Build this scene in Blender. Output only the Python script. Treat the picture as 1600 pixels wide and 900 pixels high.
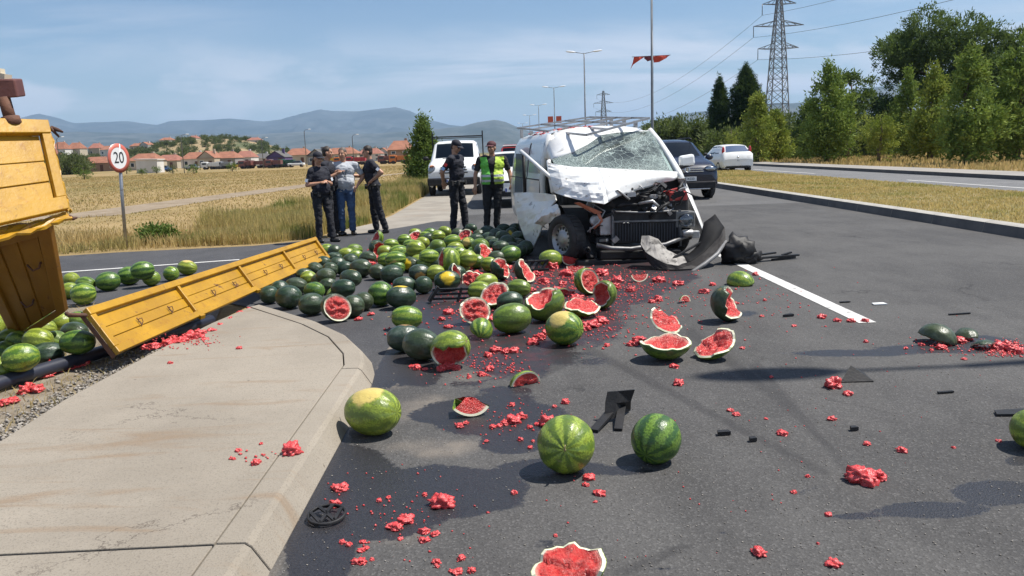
import bpy, bmesh, math, random
import numpy as np
from mathutils import Vector, Matrix, noise as mnoise
for o in list(bpy.data.objects): bpy.data.objects.remove(o)
scene = bpy.context.scene
COL = scene.collection
random.seed(7); rng = np.random.default_rng(7)
R = math.radians

# ------------------------------------------------------------------ camera
FPX, CAMH = 1230.0, 1.55
YAW, PITCH, ROLL = R(0.6508), R(9.8545), R(2.1)
FWD = Vector((math.sin(YAW)*math.cos(PITCH), math.cos(YAW)*math.cos(PITCH), -math.sin(PITCH)))
_rt = Vector((math.cos(YAW), -math.sin(YAW), 0)); _up = _rt.cross(FWD)
RT = _rt*math.cos(ROLL) - _up*math.sin(ROLL)
UP = _up*math.cos(ROLL) + _rt*math.sin(ROLL)
cam_data = bpy.data.cameras.new('camera'); cam = bpy.data.objects.new('camera', cam_data); COL.objects.link(cam)
cam_data.sensor_width = 36; cam_data.lens = FPX*36/1600
cam_data.clip_start = 0.1; cam_data.clip_end = 60000
M4 = Matrix((( RT.x, UP.x, -FWD.x, 0), (RT.y, UP.y, -FWD.y, 0), (RT.z, UP.z, -FWD.z, CAMH), (0, 0, 0, 1)))
cam.matrix_world = M4
scene.camera = cam

# ------------------------------------------------------------------ sky and sun
SUN_EL, SUN_AZ = R(62), R(5)            # azimuth measured from +X towards +Y
SUN = Vector((math.cos(SUN_AZ)*math.cos(SUN_EL), math.sin(SUN_AZ)*math.cos(SUN_EL), math.sin(SUN_EL)))
world = bpy.data.worlds.new('World'); scene.world = world; world.use_nodes = True
wn = world.node_tree.nodes; wl = world.node_tree.links
for n in list(wn): wn.remove(n)
def wnode(t, **k):
    n = wn.new(t)
    for a, b in k.items(): setattr(n, a, b)
    return n
sky = wnode('ShaderNodeTexSky', sky_type='NISHITA'); sky.sun_disc = False
sky.sun_elevation = SUN_EL; sky.sun_rotation = math.pi/2 - SUN_AZ
sky.air_density = 1.1; sky.dust_density = 0.15; sky.ozone_density = 6.0; sky.altitude = 50
tc = wnode('ShaderNodeTexCoord'); sep = wnode('ShaderNodeSeparateXYZ'); wl.new(tc.outputs['Generated'], sep.inputs[0])
def wmath(op, a, b=None, clamp=False):
    n = wnode('ShaderNodeMath', operation=op, use_clamp=clamp)
    for i, v in enumerate((a, b)):
        if v is None: continue
        if isinstance(v, (int, float)): n.inputs[i].default_value = v
        else: wl.new(v, n.inputs[i])
    return n.outputs[0]
zc = wmath('MAXIMUM', sep.outputs[2], 0.0)
den = wmath('ADD', zc, 0.10)
cmb = wnode('ShaderNodeCombineXYZ')
wl.new(wmath('DIVIDE', sep.outputs[0], den), cmb.inputs[0]); wl.new(wmath('DIVIDE', sep.outputs[1], den), cmb.inputs[1])
def wnoise(scale, detail, rough, dist, sx, sy, rot, off=(0, 0, 0)):
    mp = wnode('ShaderNodeMapping'); mp.inputs['Scale'].default_value = (sx, sy, 1); mp.inputs['Rotation'].default_value = (0, 0, rot)
    mp.inputs['Location'].default_value = off
    wl.new(cmb.outputs[0], mp.inputs[0])
    nz = wnode('ShaderNodeTexNoise'); nz.inputs['Scale'].default_value = scale; nz.inputs['Detail'].default_value = detail
    nz.inputs['Roughness'].default_value = rough; nz.inputs['Distortion'].default_value = dist
    wl.new(mp.outputs[0], nz.inputs['Vector']); return nz.outputs['Fac']
def wramp(v, a, b):
    n = wnode('ShaderNodeMapRange', interpolation_type='SMOOTHSTEP'); n.inputs['From Min'].default_value = a; n.inputs['From Max'].default_value = b
    wl.new(v, n.inputs['Value']); return n.outputs[0]
cirrus = wramp(wnoise(0.55, 7, 0.62, 0.6, 0.55, 1.3, 0.5, (1.1, .3, 0)), 0.38, 0.66)
veil = wramp(wnoise(0.30, 3, 0.5, 0.3, 0.7, 1.0, 0.2, (4.0, 2.2, 0)), 0.35, 0.58)
cirr = wmath('MULTIPLY', cirrus, wmath('ADD', wmath('MULTIPLY', veil, 1.0), 0.05))
# low cumulus bank near the horizon
mpc = wnode('ShaderNodeMapping'); mpc.inputs['Scale'].default_value = (1, 1, 2.6); wl.new(tc.outputs['Generated'], mpc.inputs[0])
nc = wnode('ShaderNodeTexNoise'); nc.inputs['Scale'].default_value = 5.5; nc.inputs['Detail'].default_value = 8; nc.inputs['Roughness'].default_value = 0.55
wl.new(mpc.outputs[0], nc.inputs['Vector'])
cum = wmath('MULTIPLY', wramp(nc.outputs['Fac'], 0.46, 0.62), wmath('MULTIPLY', wramp(sep.outputs[2], 0.17, 0.08), wramp(sep.outputs[2], 0.0, 0.03)))
fac = wmath('MAXIMUM', wmath('MULTIPLY', cirr, 0.95), wmath('MULTIPLY', cum, 0.7), True)
mixc = wnode('ShaderNodeMixRGB'); mixc.inputs['Color2'].default_value = (8.0, 8.3, 9.2, 1)
wl.new(fac, mixc.inputs['Fac']); wl.new(sky.outputs[0], mixc.inputs['Color1'])
bg = wnode('ShaderNodeBackground'); bg.inputs['Strength'].default_value = 0.074
wl.new(mixc.outputs[0], bg.inputs['Color'])
wo = wnode('ShaderNodeOutputWorld'); wl.new(bg.outputs[0], wo.inputs['Surface'])
sd = bpy.data.lights.new('sun', 'SUN'); sd.energy = 5.0; sd.angle = R(0.53); sd.color = (1.0, 0.955, 0.88)
so = bpy.data.objects.new('sun', sd); COL.objects.link(so); so.rotation_euler = SUN.to_track_quat('Z', 'Y').to_euler(); so.location = (20, 5, 40)
scene.view_settings.view_transform = 'Standard'; scene.view_settings.look = 'None'
scene.view_settings.exposure = 0.54; scene.view_settings.gamma = 1.0; scene.view_settings.use_curve_mapping = False
scene.render.engine = 'CYCLES'
scene.render.resolution_x = 1024; scene.render.resolution_y = 576
scene.cycles.max_bounces = 6; scene.cycles.transparent_max_bounces = 12; scene.cycles.volume_bounces = 0

# ------------------------------------------------------------------ surveying helpers (photo pixel -> place on the ground)
CP = Vector((0, 0, CAMH))
def ray(px, py): return RT*((px-800)/FPX) + UP*((450-py)/FPX) + FWD
def G(px, py, z=0.0):
    d = ray(px, py); return CP + d*((z-CAMH)/d.z)
def D(px, py, Y):
    d = ray(px, py); return CP + d*(Y/d.y)
def PX(q):
    v = Vector(q)-CP; w = v.dot(FWD); return 800+FPX*v.dot(RT)/w, 450-FPX*v.dot(UP)/w

# ------------------------------------------------------------------ object helpers
def tag(o, label=None, cat=None, group=None, kind=None):
    if label: o['label'] = label
    if cat: o['category'] = cat
    if group: o['group'] = group
    if kind: o['kind'] = kind
    return o
def empty(name, loc=(0, 0, 0), rz=0.0):
    o = bpy.data.objects.new(name, None); o.empty_display_size = 0.2; COL.objects.link(o)
    o.location = loc; o.rotation_euler = (0, 0, rz); return o
class MB:
    def __init__(s): s.v = []; s.f = []; s.m = []; s.sm = []
    def add(s, vs, fs, mi=0, smooth=False):
        b = len(s.v); s.v += [tuple(x) for x in vs]
        for f in fs: s.f.append(tuple(i+b for i in f)); s.m.append(mi); s.sm.append(smooth)
        return s
    def box(s, c, size, mi=0, rot=None):
        hx, hy, hz = (k/2 for k in size); vs = [Vector((x*hx, y*hy, z*hz)) for z in (-1, 1) for x, y in ((-1, -1), (1, -1), (1, 1), (-1, 1))]
        if rot is not None: vs = [rot @ v for v in vs]
        c = Vector(c); return s.add([v+c for v in vs], [(3, 2, 1, 0), (4, 5, 6, 7), (0, 1, 5, 4), (1, 2, 6, 5), (2, 3, 7, 6), (3, 0, 4, 7)], mi)
    def bar(s, a, b, w, h=None, mi=0, up=Vector((0, 0, 1))):
        a = Vector(a); b = Vector(b); h = h or w; d = (b-a); L = d.length
        if L < 1e-6: return s
        d.normalize(); x = d.cross(up)
        if x.length < 1e-3: x = d.cross(Vector((1, 0, 0)))
        x.normalize(); z = x.cross(d); rot = Matrix((x, d, z)).transposed()
        return s.box((a+b)/2, (w, L, h), mi, rot)
    def tube(s, path, rad, n=8, mi=0, smooth=True, cap=True):
        path = [Vector(p) for p in path]; m = len(path)
        if not hasattr(rad, '__len__'): rad = [rad]*m
        vs = []; px = None
        for i, p in enumerate(path):
            t = (path[min(i+1, m-1)]-path[max(i-1, 0)]).normalized()
            if px is None:
                px = t.cross(Vector((0, 0, 1)))
                if px.length < 1e-2: px = t.cross(Vector((0, 1, 0)))
            px = (px - t*px.dot(t)).normalized(); py = t.cross(px)
            for k in range(n):
                a = 2*math.pi*k/n; vs.append(p + (px*math.cos(a)+py*math.sin(a))*rad[i])
        fs = [(i*n+k, i*n+(k+1) % n, (i+1)*n+(k+1) % n, (i+1)*n+k) for i in range(m-1) for k in range(n)]
        if cap: fs += [tuple(range(n))[::-1], tuple((m-1)*n+k for k in range(n))]
        return s.add(vs, fs, mi, smooth)
    def grid(s, rows, mi=0, smooth=True, flip=False):
        n = len(rows[0]); vs = [p for r in rows for p in r]
        fs = [(i*n+k, i*n+k+1, (i+1)*n+k+1, (i+1)*n+k) for i in range(len(rows)-1) for k in range(n-1)]
        if flip: fs = [f[::-1] for f in fs]
        return s.add(vs, fs, mi, smooth)
    def lathe(s, prof, n=24, mi=0, axis=Vector((0, 0, 1)), org=(0, 0, 0), smooth=True, mis=None):
        axis = Vector(axis).normalized(); q = Vector((0, 0, 1)).rotation_difference(axis); org = Vector(org); m = len(prof)
        vs = [org + q @ Vector((r*math.cos(2*math.pi*k/n), r*math.sin(2*math.pi*k/n), z)) for r, z in prof for k in range(n)]
        b = len(s.v); s.v += [tuple(v) for v in vs]
        for i in range(m-1):
            for k in range(n):
                s.f.append((b+i*n+k, b+i*n+(k+1) % n, b+(i+1)*n+(k+1) % n, b+(i+1)*n+k)); s.m.append(mis[i] if mis else mi); s.sm.append(smooth)
        return s
    def ball(s, c, r, n=12, m=8, mi=0, rot=None, smooth=True):
        c = Vector(c); r = (r, r, r) if not hasattr(r, '__len__') else r; vs = []
        for i in range(m+1):
            t = math.pi*i/m
            for k in range(n):
                a = 2*math.pi*k/n; p = Vector((r[0]*math.sin(t)*math.cos(a), r[1]*math.sin(t)*math.sin(a), r[2]*math.cos(t)))
                vs.append(c + (rot @ p if rot is not None else p))
        return s.add(vs, [(i*n+k, (i+1)*n+k, (i+1)*n+(k+1) % n, i*n+(k+1) % n) for i in range(m) for k in range(n)], mi, smooth)
    def prism(s, poly, vec, mi=0):
        poly = [Vector(p) for p in poly]; vec = Vector(vec); n = len(poly)
        return s.add(poly+[p+vec for p in poly], [tuple(range(n))[::-1], tuple(range(n, 2*n))]+[(k, (k+1) % n, n+(k+1) % n, n+k) for k in range(n)], mi)
    def mesh(s, name, mats, org=None):
        me = bpy.data.meshes.new(name); vs = s.v
        if org is not None: vs = [(x-org[0], y-org[1], z-org[2]) for x, y, z in vs]
        me.from_pydata(vs, [], s.f)
        for m in (mats if isinstance(mats, (list, tuple)) else [mats]): me.materials.append(m)
        me.polygons.foreach_set('material_index', s.m); me.polygons.foreach_set('use_smooth', s.sm); me.update(); return me
    def build(s, name, mats, parent=None, org=None, solid=0, bevel=0, autosmooth=False):
        if org is None and parent is not None and parent.get('_w'): org = parent_world(parent)
        o = bpy.data.objects.new(name, s.mesh(name, mats, org)); COL.objects.link(o)
        if parent is not None: o.parent = parent
        if solid:
            md = o.modifiers.new('solid', 'SOLIDIFY'); md.thickness = solid; md.offset = 0
        if bevel:
            md = o.modifiers.new('bevel', 'BEVEL'); md.width = bevel; md.segments = 2; md.limit_method = 'ANGLE'; md.angle_limit = R(40)
        return o
_W = {}
def wempty(name, loc):
    """Empty whose parts are modelled in world coordinates."""
    o = empty(name, loc); o['_w'] = 1; _W[o.name] = Vector(loc); return o
def parent_world(p):
    return _W[p.name]
def wpart(mb, name, mats, root, parent=None, **k):
    """part modelled in world coordinates under root (or under a part of root)."""
    o = mb.build(name, mats, None, org=_W[root.name], **k); o.parent = parent or root; return o
def copy_tree(o, parent=None):
    c = o.copy(); COL.objects.link(c); c.parent = parent
    for ch in list(o.children):
        if not ch.get('_copying'): copy_tree(ch, c)
    return c
def np_mesh(name, verts, faces, mats, smooth=False, mi=None):
    me = bpy.data.meshes.new(name); verts = np.asarray(verts, np.float32); faces = np.asarray(faces, np.int32); k = faces.shape[1]
    me.vertices.add(len(verts)); me.vertices.foreach_set('co', verts.ravel())
    me.loops.add(faces.size); me.loops.foreach_set('vertex_index', faces.ravel())
    me.polygons.add(len(faces)); me.polygons.foreach_set('loop_start', np.arange(0, faces.size, k, dtype=np.int32))
    for m in (mats if isinstance(mats, (list, tuple)) else [mats]): me.materials.append(m)
    if mi is not None: me.polygons.foreach_set('material_index', np.asarray(mi, np.int32))
    if smooth: me.polygons.foreach_set('use_smooth', np.ones(len(faces), bool))
    me.update(calc_edges=True); me.validate(); return me
def link(name, me, parent=None, loc=(0, 0, 0)):
    o = bpy.data.objects.new(name, me); COL.objects.link(o); o.location = loc
    if parent is not None: o.parent = parent
    return o

# ------------------------------------------------------------------ materials
def newmat(name):
    m = bpy.data.materials.new(name); m.use_nodes = True; nt = m.node_tree
    return m, nt, nt.nodes['Principled BSDF']
class NT:
    def __init__(s, nt): s.nt = nt
    def n(s, t, ins=None, **k):
        nd = s.nt.nodes.new(t)
        for a, b in k.items(): setattr(nd, a, b)
        for a, b in (ins or {}).items(): s.set(nd, a, b)
        return nd
    def set(s, nd, a, b):
        i = nd.inputs[a]
        if isinstance(b, bpy.types.NodeSocket): s.nt.links.new(b, i)
        else: i.default_value = (*b, 1) if isinstance(b, (tuple, list)) and len(b) == 3 and i.type == 'RGBA' else b
    def math(s, op, a, b=0.0, c=0.0, clamp=False):
        return s.n('ShaderNodeMath', {0: a, 1: b, 2: c}, operation=op, use_clamp=clamp).outputs[0]
    def noise(s, vec, scale, detail=4, rough=.55, dist=0, out='Fac'):
        return s.n('ShaderNodeTexNoise', {'Vector': vec, 'Scale': scale, 'Detail': detail, 'Roughness': rough, 'Distortion': dist}).outputs[out]
    def step(s, v, a, b):
        return s.n('ShaderNodeMapRange', {'Value': v, 'From Min': a, 'From Max': b}, interpolation_type='SMOOTHSTEP').outputs[0]
    def mix(s, f, a, b, mode='MIX'):
        return s.n('ShaderNodeMixRGB', {'Fac': f, 'Color1': a, 'Color2': b}, blend_type=mode).outputs[0]
    def coord(s, k='Object'): return s.n('ShaderNodeTexCoord').outputs[k]
    def pos(s): return s.n('ShaderNodeNewGeometry').outputs['Position']
    def mapv(s, v, sc=(1, 1, 1), rot=(0, 0, 0), loc=(0, 0, 0)):
        return s.n('ShaderNodeMapping', {'Vector': v, 'Scale': sc, 'Rotation': rot, 'Location': loc}).outputs[0]
    def bump(s, h, strength=.3, dist=.01, nrm=None):
        i = {'Height': h, 'Strength': strength, 'Distance': dist}
        if nrm is not None: i['Normal'] = nrm
        return s.n('ShaderNodeBump', i).outputs[0]
def pm(name, c1, c2=None, scale=3.0, rough=.6, metal=0, bump=0.0, bscale=40, bdist=.01, coat=0, lo=.35, hi=.65, spec=.5, dirt=None, dscale=2.5, dlo=.55, dhi=.75, stretch=(1, 1, 1), world=False, rrange=0):
    m, nt, b = newmat(name); t = NT(nt); v = t.pos() if world else t.coord()
    if stretch != (1, 1, 1): v = t.mapv(v, stretch)
    col = c1
    if c2 is not None: col = t.mix(t.step(t.noise(v, scale, 5, .6), lo, hi), c1, c2)
    if dirt is not None: col = t.mix(t.step(t.noise(v, dscale, 7, .65, .4), dlo, dhi), col, dirt)
    t.set(b, 'Base Color', col); t.set(b, 'Metallic', metal); t.set(b, 'Specular IOR Level', spec)
    if rrange: t.set(b, 'Roughness', t.math('MULTIPLY_ADD', t.noise(v, scale*2, 4), rrange, rough-rrange/2))
    else: t.set(b, 'Roughness', rough)
    if coat: t.set(b, 'Coat Weight', coat); t.set(b, 'Coat Roughness', .05)
    if bump: t.set(b, 'Normal', t.bump(t.noise(v, bscale, 4), bump, bdist))
    return m
# ================================================================== SETTING
# ---- asphalt with wet juice stains (attribute 'wet' and 'tyre' on the sheet)
def asphalt_mat(name, c1, c2, wetattr=True):
    m, nt, b = newmat(name); t = NT(nt); v = t.pos()
    big = t.noise(v, .45, 5, .6); mid = t.noise(t.mapv(v, (1, .35, 1)), 3.0, 5, .65)
    col = t.mix(t.step(t.math('ADD', t.math('MULTIPLY', big, .6), t.math('MULTIPLY', mid, .4)), .38, .62), c1, c2)
    vor = t.n('ShaderNodeTexVoronoi', {'Vector': v, 'Scale': 115.0}); vc = t.n('ShaderNodeRGBToBW', {'Color': vor.outputs['Color']}).outputs[0]
    col = t.mix(t.math('MULTIPLY', t.step(vc, .6, .95), .28), col, tuple(k*2.3+.03 for k in c2))
    col = t.mix(t.math('MULTIPLY', t.step(vc, .38, .1), .35), col, tuple(k*.35 for k in c1))
    # hairline cracks
    vv = t.n('ShaderNodeVectorMath', {0: v, 1: t.noise(v, 1.8, 6, .7, 0, 'Color')}, operation='ADD').outputs[0]
    ck = t.n('ShaderNodeTexVoronoi', {'Vector': vv, 'Scale': .33}, feature='DISTANCE_TO_EDGE').outputs['Distance']
    crack = t.math('MULTIPLY', t.step(ck, .010, .0), t.step(t.noise(v, .6, 3), .5, .62))
    col = t.mix(t.math('MULTIPLY', crack, .75), col, (.018, .017, .017))
    rough = .86; h = t.math('ADD', vor.outputs['Distance'], t.math('MULTIPLY', t.noise(v, 28, 4), .6)); bs = .35
    if wetattr:
        a = t.n('ShaderNodeAttribute', attribute_name='wet').outputs['Fac']; ty = t.n('ShaderNodeAttribute', attribute_name='tyre').outputs['Fac']
        dst = t.n('ShaderNodeAttribute', attribute_name='dust').outputs['Fac']
        nz = t.math('ADD', t.math('MULTIPLY', t.noise(v, 2.6, 6, .62, .5), .55), t.math('MULTIPLY', t.noise(v, 38, 3), .22))
        w = t.step(t.math('ADD', a, t.math('SUBTRACT', nz, .40)), .45, .53)
        col = t.mix(t.math('MULTIPLY', t.step(t.math('ADD', ty, t.math('MULTIPLY', t.noise(v, 22, 4), .5)), .6, 1.1), .55), col, (.028, .027, .028))
        col = t.mix(t.math('MULTIPLY', t.step(t.math('ADD', dst, t.math('MULTIPLY', t.noise(v, 5, 6), .6)), .55, 1.1), .8), col, (.23, .195, .158))
        red = t.math('MULTIPLY', t.n('ShaderNodeAttribute', attribute_name='red').outputs['Fac'], t.step(t.noise(v, 7, 5, .6), .42, .62))
        wet_c = t.mix(t.math('MULTIPLY', vc, .5), (.012, .0115, .014), (.034, .033, .038))
        wet_c = t.mix(t.math('MULTIPLY', red, .5), wet_c, (.10, .016, .018))
        col = t.mix(t.math('MULTIPLY', w, .93), col, wet_c)
        rough = t.math('MULTIPLY_ADD', w, -.42, .86)
        t.set(b, 'Specular IOR Level', t.math('MULTIPLY_ADD', w, .15, .35))
    t.set(b, 'Base Color', col); t.set(b, 'Roughness', rough)
    t.set(b, 'Normal', t.bump(h, bs, .006))
    return m
M_ASPH = asphalt_mat('asphalt_near', (.052, .050, .049), (.080, .077, .074))
M_ASPHFAR = asphalt_mat('asphalt_worn', (.075, .073, .071), (.098, .095, .092), False)
M_ASPHSIDE = asphalt_mat('asphalt_side', (.036, .036, .039), (.060, .059, .062), False)

def flat_sheet(name, poly, z, m, parent=None, kind='structure'):
    mb = MB(); mb.add([(x, y, z) for x, y in poly], [tuple(range(len(poly)))])
    o = mb.build(name, m, parent)
    if kind and parent is None: tag(o, kind=kind)
    return o

# ---- main ground sheet (dry field, continues to the horizon)
def field_mat():
    m, nt, b = newmat('dry_field'); t = NT(nt); v = t.pos()
    n1 = t.noise(v, .045, 6, .6); n2 = t.noise(t.mapv(v, (1, 2.2, 1)), .35, 6, .65); n3 = t.noise(v, 9, 4, .7)
    col = t.mix(t.step(n2, .35, .65), (.33, .24, .12), (.25, .18, .085))
    col = t.mix(t.math('MULTIPLY', t.step(n1, .48, .66), .75), col, (.15, .135, .05))
    col = t.mix(t.math('MULTIPLY', t.step(n3, .5, .75), .5), col, (.30, .225, .12))
    sx = t.n('ShaderNodeSeparateXYZ', {0: v}); far = t.step(sx.outputs[1], 250, 900)
    n4 = t.noise(v, .006, 6, .65)
    col = t.mix(far, col, t.mix(t.step(n4, .42, .58), (.07, .085, .035), (.19, .165, .085)))
    t.set(b, 'Base Color', col); t.set(b, 'Roughness', .95); t.set(b, 'Specular IOR Level', .1)
    t.set(b, 'Normal', t.bump(t.math('ADD', n3, n2), .8, .06)); return m
M_FIELD = field_mat()
flat_sheet('ground', [(-26000, -60), (26000, -60), (26000, 26000), (-26000, 26000)], -0.02, M_FIELD)

# ---- main carriageway (fine grid near the camera for the stains, simple sheet beyond)
def wet_blobs():
    B = []   # px, py, rx, ry, strength
    B += [(700, 470, 150, 95, 1.0), (560, 520, 60, 40, .9), (820, 480, 170, 80, 1.0), (930, 440, 120, 45, 1.0), (1010, 430, 90, 28, .9), (690, 420, 170, 50, .9),
          (640, 575, 60, 30, .95), (790, 560, 100, 45, .7), (900, 560, 90, 22, .6), (720, 610, 40, 14, .4)]
    B += [(500, 860, 55, 90, 1.0), (545, 745, 70, 60, .9), (520, 680, 26, 50, .9), (590, 800, 110, 45, 1.0), (700, 770, 130, 42, 1.0), (540, 610, 30, 60, .8), (600, 590, 30, 24, .8)]
    B += [(770, 650, 110, 36, .95), (690, 650, 60, 14, .8), (800, 690, 60, 22, .9), (860, 730, 110, 18, .75), (960, 735, 90, 12, .65), (790, 610, 70, 12, .6), (730, 600, 60, 10, .5)]
    B += [(1480, 545, 150, 9, .8), (1330, 552, 130, 7, .75), (1530, 538, 80, 14, .9), (1450, 797, 110, 15, .85), (1560, 770, 80, 22, .9), (1340, 808, 60, 8, .7), (1250, 770, 60, 10, .55),
          (1000, 835, 60, 10, .5), (1130, 830, 40, 9, .5), (860, 850, 60, 14, .5), (1060, 890, 90, 12, .55), (1590, 720, 26, 10, .8), (1280, 762, 70, 9, .5),
          (1030, 560, 70, 9, .45), (1190, 575, 60, 9, .4), (1160, 490, 50, 12, .5)]
    return B
TY = [((690, 425), (1290, 740), 14), ((1080, 520), (1240, 640), 20), ((1180, 570), (1330, 740), 16), ((800, 620), (880, 560), 14), ((960, 900), (1080, 850), 16), ((900, 560), (790, 615), 12)]
def asphalt_near():
    xs = np.arange(-0.96, 7.72, .05); ys = np.arange(1.6, 20.0, .05)
    X, Yg = np.meshgrid(xs, ys); co = np.stack([X.ravel(), Yg.ravel(), np.zeros(X.size)], 1)
    rel = co - np.array(CP); w = rel @ np.array(FWD); px = 800+FPX*(rel @ np.array(RT))/w; py = 450-FPX*(rel @ np.array(UP))/w
    wet = np.zeros(len(co))
    for bx, by, rx, ry, s in wet_blobs():
        d = np.sqrt(((px-bx)/rx)**2+((py-by)/ry)**2); wet = np.maximum(wet, s*np.clip(1.25-d*.75, 0, 1))
    ty = np.zeros(len(co))
    for a, b, wd in TY:
        a = np.array(a, float); b = np.array(b, float); ab = b-a; q = np.stack([px, py], 1)-a
        u = np.clip((q@ab)/(ab@ab), 0, 1); d = np.linalg.norm(q-u[:, None]*ab, axis=1); ty = np.maximum(ty, np.clip(1-d/wd, 0, 1))
    d = np.sqrt(((co[:, 0]+1.0)/.42)**2+((co[:, 1]-6.3)/1.0)**2); dust = np.clip(1.7-d, 0, 1)
    dust = np.maximum(dust, np.clip(1-np.abs(co[:, 0]+.93)/.10, 0, 1)*.62)
    for bx, by, rx, ry, s in ((660, 640, 110, 36, .5), (690, 700, 130, 26, .52), (620, 840, 90, 40, .42), (740, 590, 60, 16, .4)):
        dust = np.maximum(dust, s*np.clip(1.3-np.sqrt(((px-bx)/rx)**2+((py-by)/ry)**2), 0, 1))
    red = np.zeros(len(co))
    for bx, by, rx, ry in ((880, 425, 190, 40), (760, 450, 120, 60), (700, 400, 130, 40), (930, 500, 90, 40), (790, 560, 90, 40)):
        red = np.maximum(red, np.clip(1.3-np.sqrt(((px-bx)/rx)**2+((py-by)/ry)**2), 0, 1))
    nx, ny = len(xs), len(ys); i = np.arange((ny-1)*(nx-1)); r = i//(nx-1)*nx+i % (nx-1)
    me = np_mesh('road', co, np.stack([r, r+1, r+1+nx, r+nx], 1), M_ASPH)
    for nme, arr in (('wet', wet), ('tyre', ty), ('dust', dust), ('red', red)):
        at = me.attributes.new(nme, 'FLOAT', 'POINT'); at.data.foreach_set('value', arr.astype(np.float32))
    return link('road', me)
road = tag(asphalt_near(), kind='structure')
XE, YE = -0.96+.05*(len(np.arange(-0.96, 7.72, .05))-1), 1.6+.05*(len(np.arange(1.6, 20.0, .05))-1)
def far_road():
    mb = MB(); z = -.002
    mb.add([(-0.96, YE, z), (XE, YE, z), (7.9, YE, z), (7.9, 420, z), (-0.96, 420, z)], [(0, 1, 2, 3, 4)])
    mb.add([(XE, -40, z), (7.9, -40, z), (7.9, YE, z), (XE, YE, z)], [(0, 1, 2, 3)])
    mb.add([(-0.96, -40, z), (XE, -40, z), (XE, 1.6, z), (-0.96, 1.6, z)], [(0, 1, 2, 3)])
    return tag(mb.build('road_beyond', M_ASPHFAR), kind='structure')
far_road()
# side road that runs off to the left behind the island
side = [(-0.955, 5.0), (-0.955, 18.4), (-1.5, 18.5), (-1.9, 17.7), (-2.43, 16.85), (-3.0, 15.9), (-3.9, 15.1), (-4.6, 14.6), (-7.0, 14.35), (-60, -.4), (-60, -5.2), (-9, 8.2), (-5.2, 9.0), (-3.3, 8.9), (-2.5, 8.15), (-2.1, 7.6), (-1.7, 6.6), (-1.4, 5.9), (-1.3, 5.0)]
flat_sheet('side_road', side, -.004, M_ASPHSIDE)
M_CONC = pm('pale_concrete', (.29, .26, .215), (.225, .20, .165), 1.2, .9, bump=.35, bscale=60, bdist=.004, dirt=(.25, .20, .15), dscale=.6, world=True)
flat_sheet('concrete_apron', [(-0.955, 18.4), (-0.955, 75), (-3.6, 75), (-2.8, 29.6), (-2.85, 21), (-3.0, 18.6), (-3.6, 16.6), (-3.4, 15.9), (-2.9, 16.2), (-2.43, 16.85), (-1.9, 17.7), (-1.5, 18.5)], -.006, M_CONC)
M_DIRT = pm('pale_dirt', (.27, .21, .145), (.20, .15, .095), .8, .95, bump=.5, bscale=20, bdist=.02, dirt=(.42, .35, .26), dscale=3, world=True)
pth = [(-60, 15.0), (-26, 21), (-14.8, 26.5), (-14.2, 34.5), (-12.6, 46), (-10.5, 62), (-7, 80), (-6, 80), (-9, 62), (-10.6, 46), (-11.9, 33), (-12.2, 25.5), (-25, 18.5), (-60, 12.4)]
mbp = MB(); n = len(pth)
for k in range(n//2-1):
    a, b, c, d = pth[k], pth[k+1], pth[n-2-k], pth[n-1-k]; mbp.add([(*a, -.012), (*b, -.012), (*c, -.012), (*d, -.012)], [(3, 2, 1, 0)])
tag(mbp.build('dirt_path', M_DIRT), kind='structure')
flat_sheet('bare_verge', [(-3.2, 8.9), (-5.2, 9.0), (-9, 8.2), (-60, -5.2), (-60, -12), (-2.9, -12), (-2.72, 4.0), (-2.68, 7.0)], -.010, pm('gravel_dirt', (.17, .135, .095), (.24, .205, .155), 6, .95, bump=.8, bscale=45, bdist=.02, dirt=(.15, .12, .085), dscale=2, world=True))

# ---- painted markings
M_PAINT = pm('worn_white_paint', (.62, .61, .58), (.50, .49, .47), 6, .7, dirt=(.16, .155, .15), dscale=14, dlo=.56, dhi=.72, world=True, bump=.3, bscale=90, bdist=.003)
mbk = MB()
def strip(mb, x0, y0, x1, y1, w, z): 
    d = Vector((x1-x0, y1-y0, 0)).normalized(); nrm = Vector((-d.y, d.x, 0))*w/2
    mb.add([Vector((x0, y0, z))+nrm, Vector((x0, y0, z))-nrm, Vector((x1, y1, z))-nrm, Vector((x1, y1, z))+nrm], [(0, 1, 2, 3)])
for y in np.arange(6.5, 400, 12): strip(mbk, 3.09, y, 3.09, y+5.2, .15, .004)
tag(mbk.build('lane_markings', M_PAINT), kind='structure')
mbk = MB(); strip(mbk, -30, 4.9, -4.2, 12.56, .10, .001); tag(mbk.build('side_road_line', M_PAINT), kind='structure')

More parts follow.
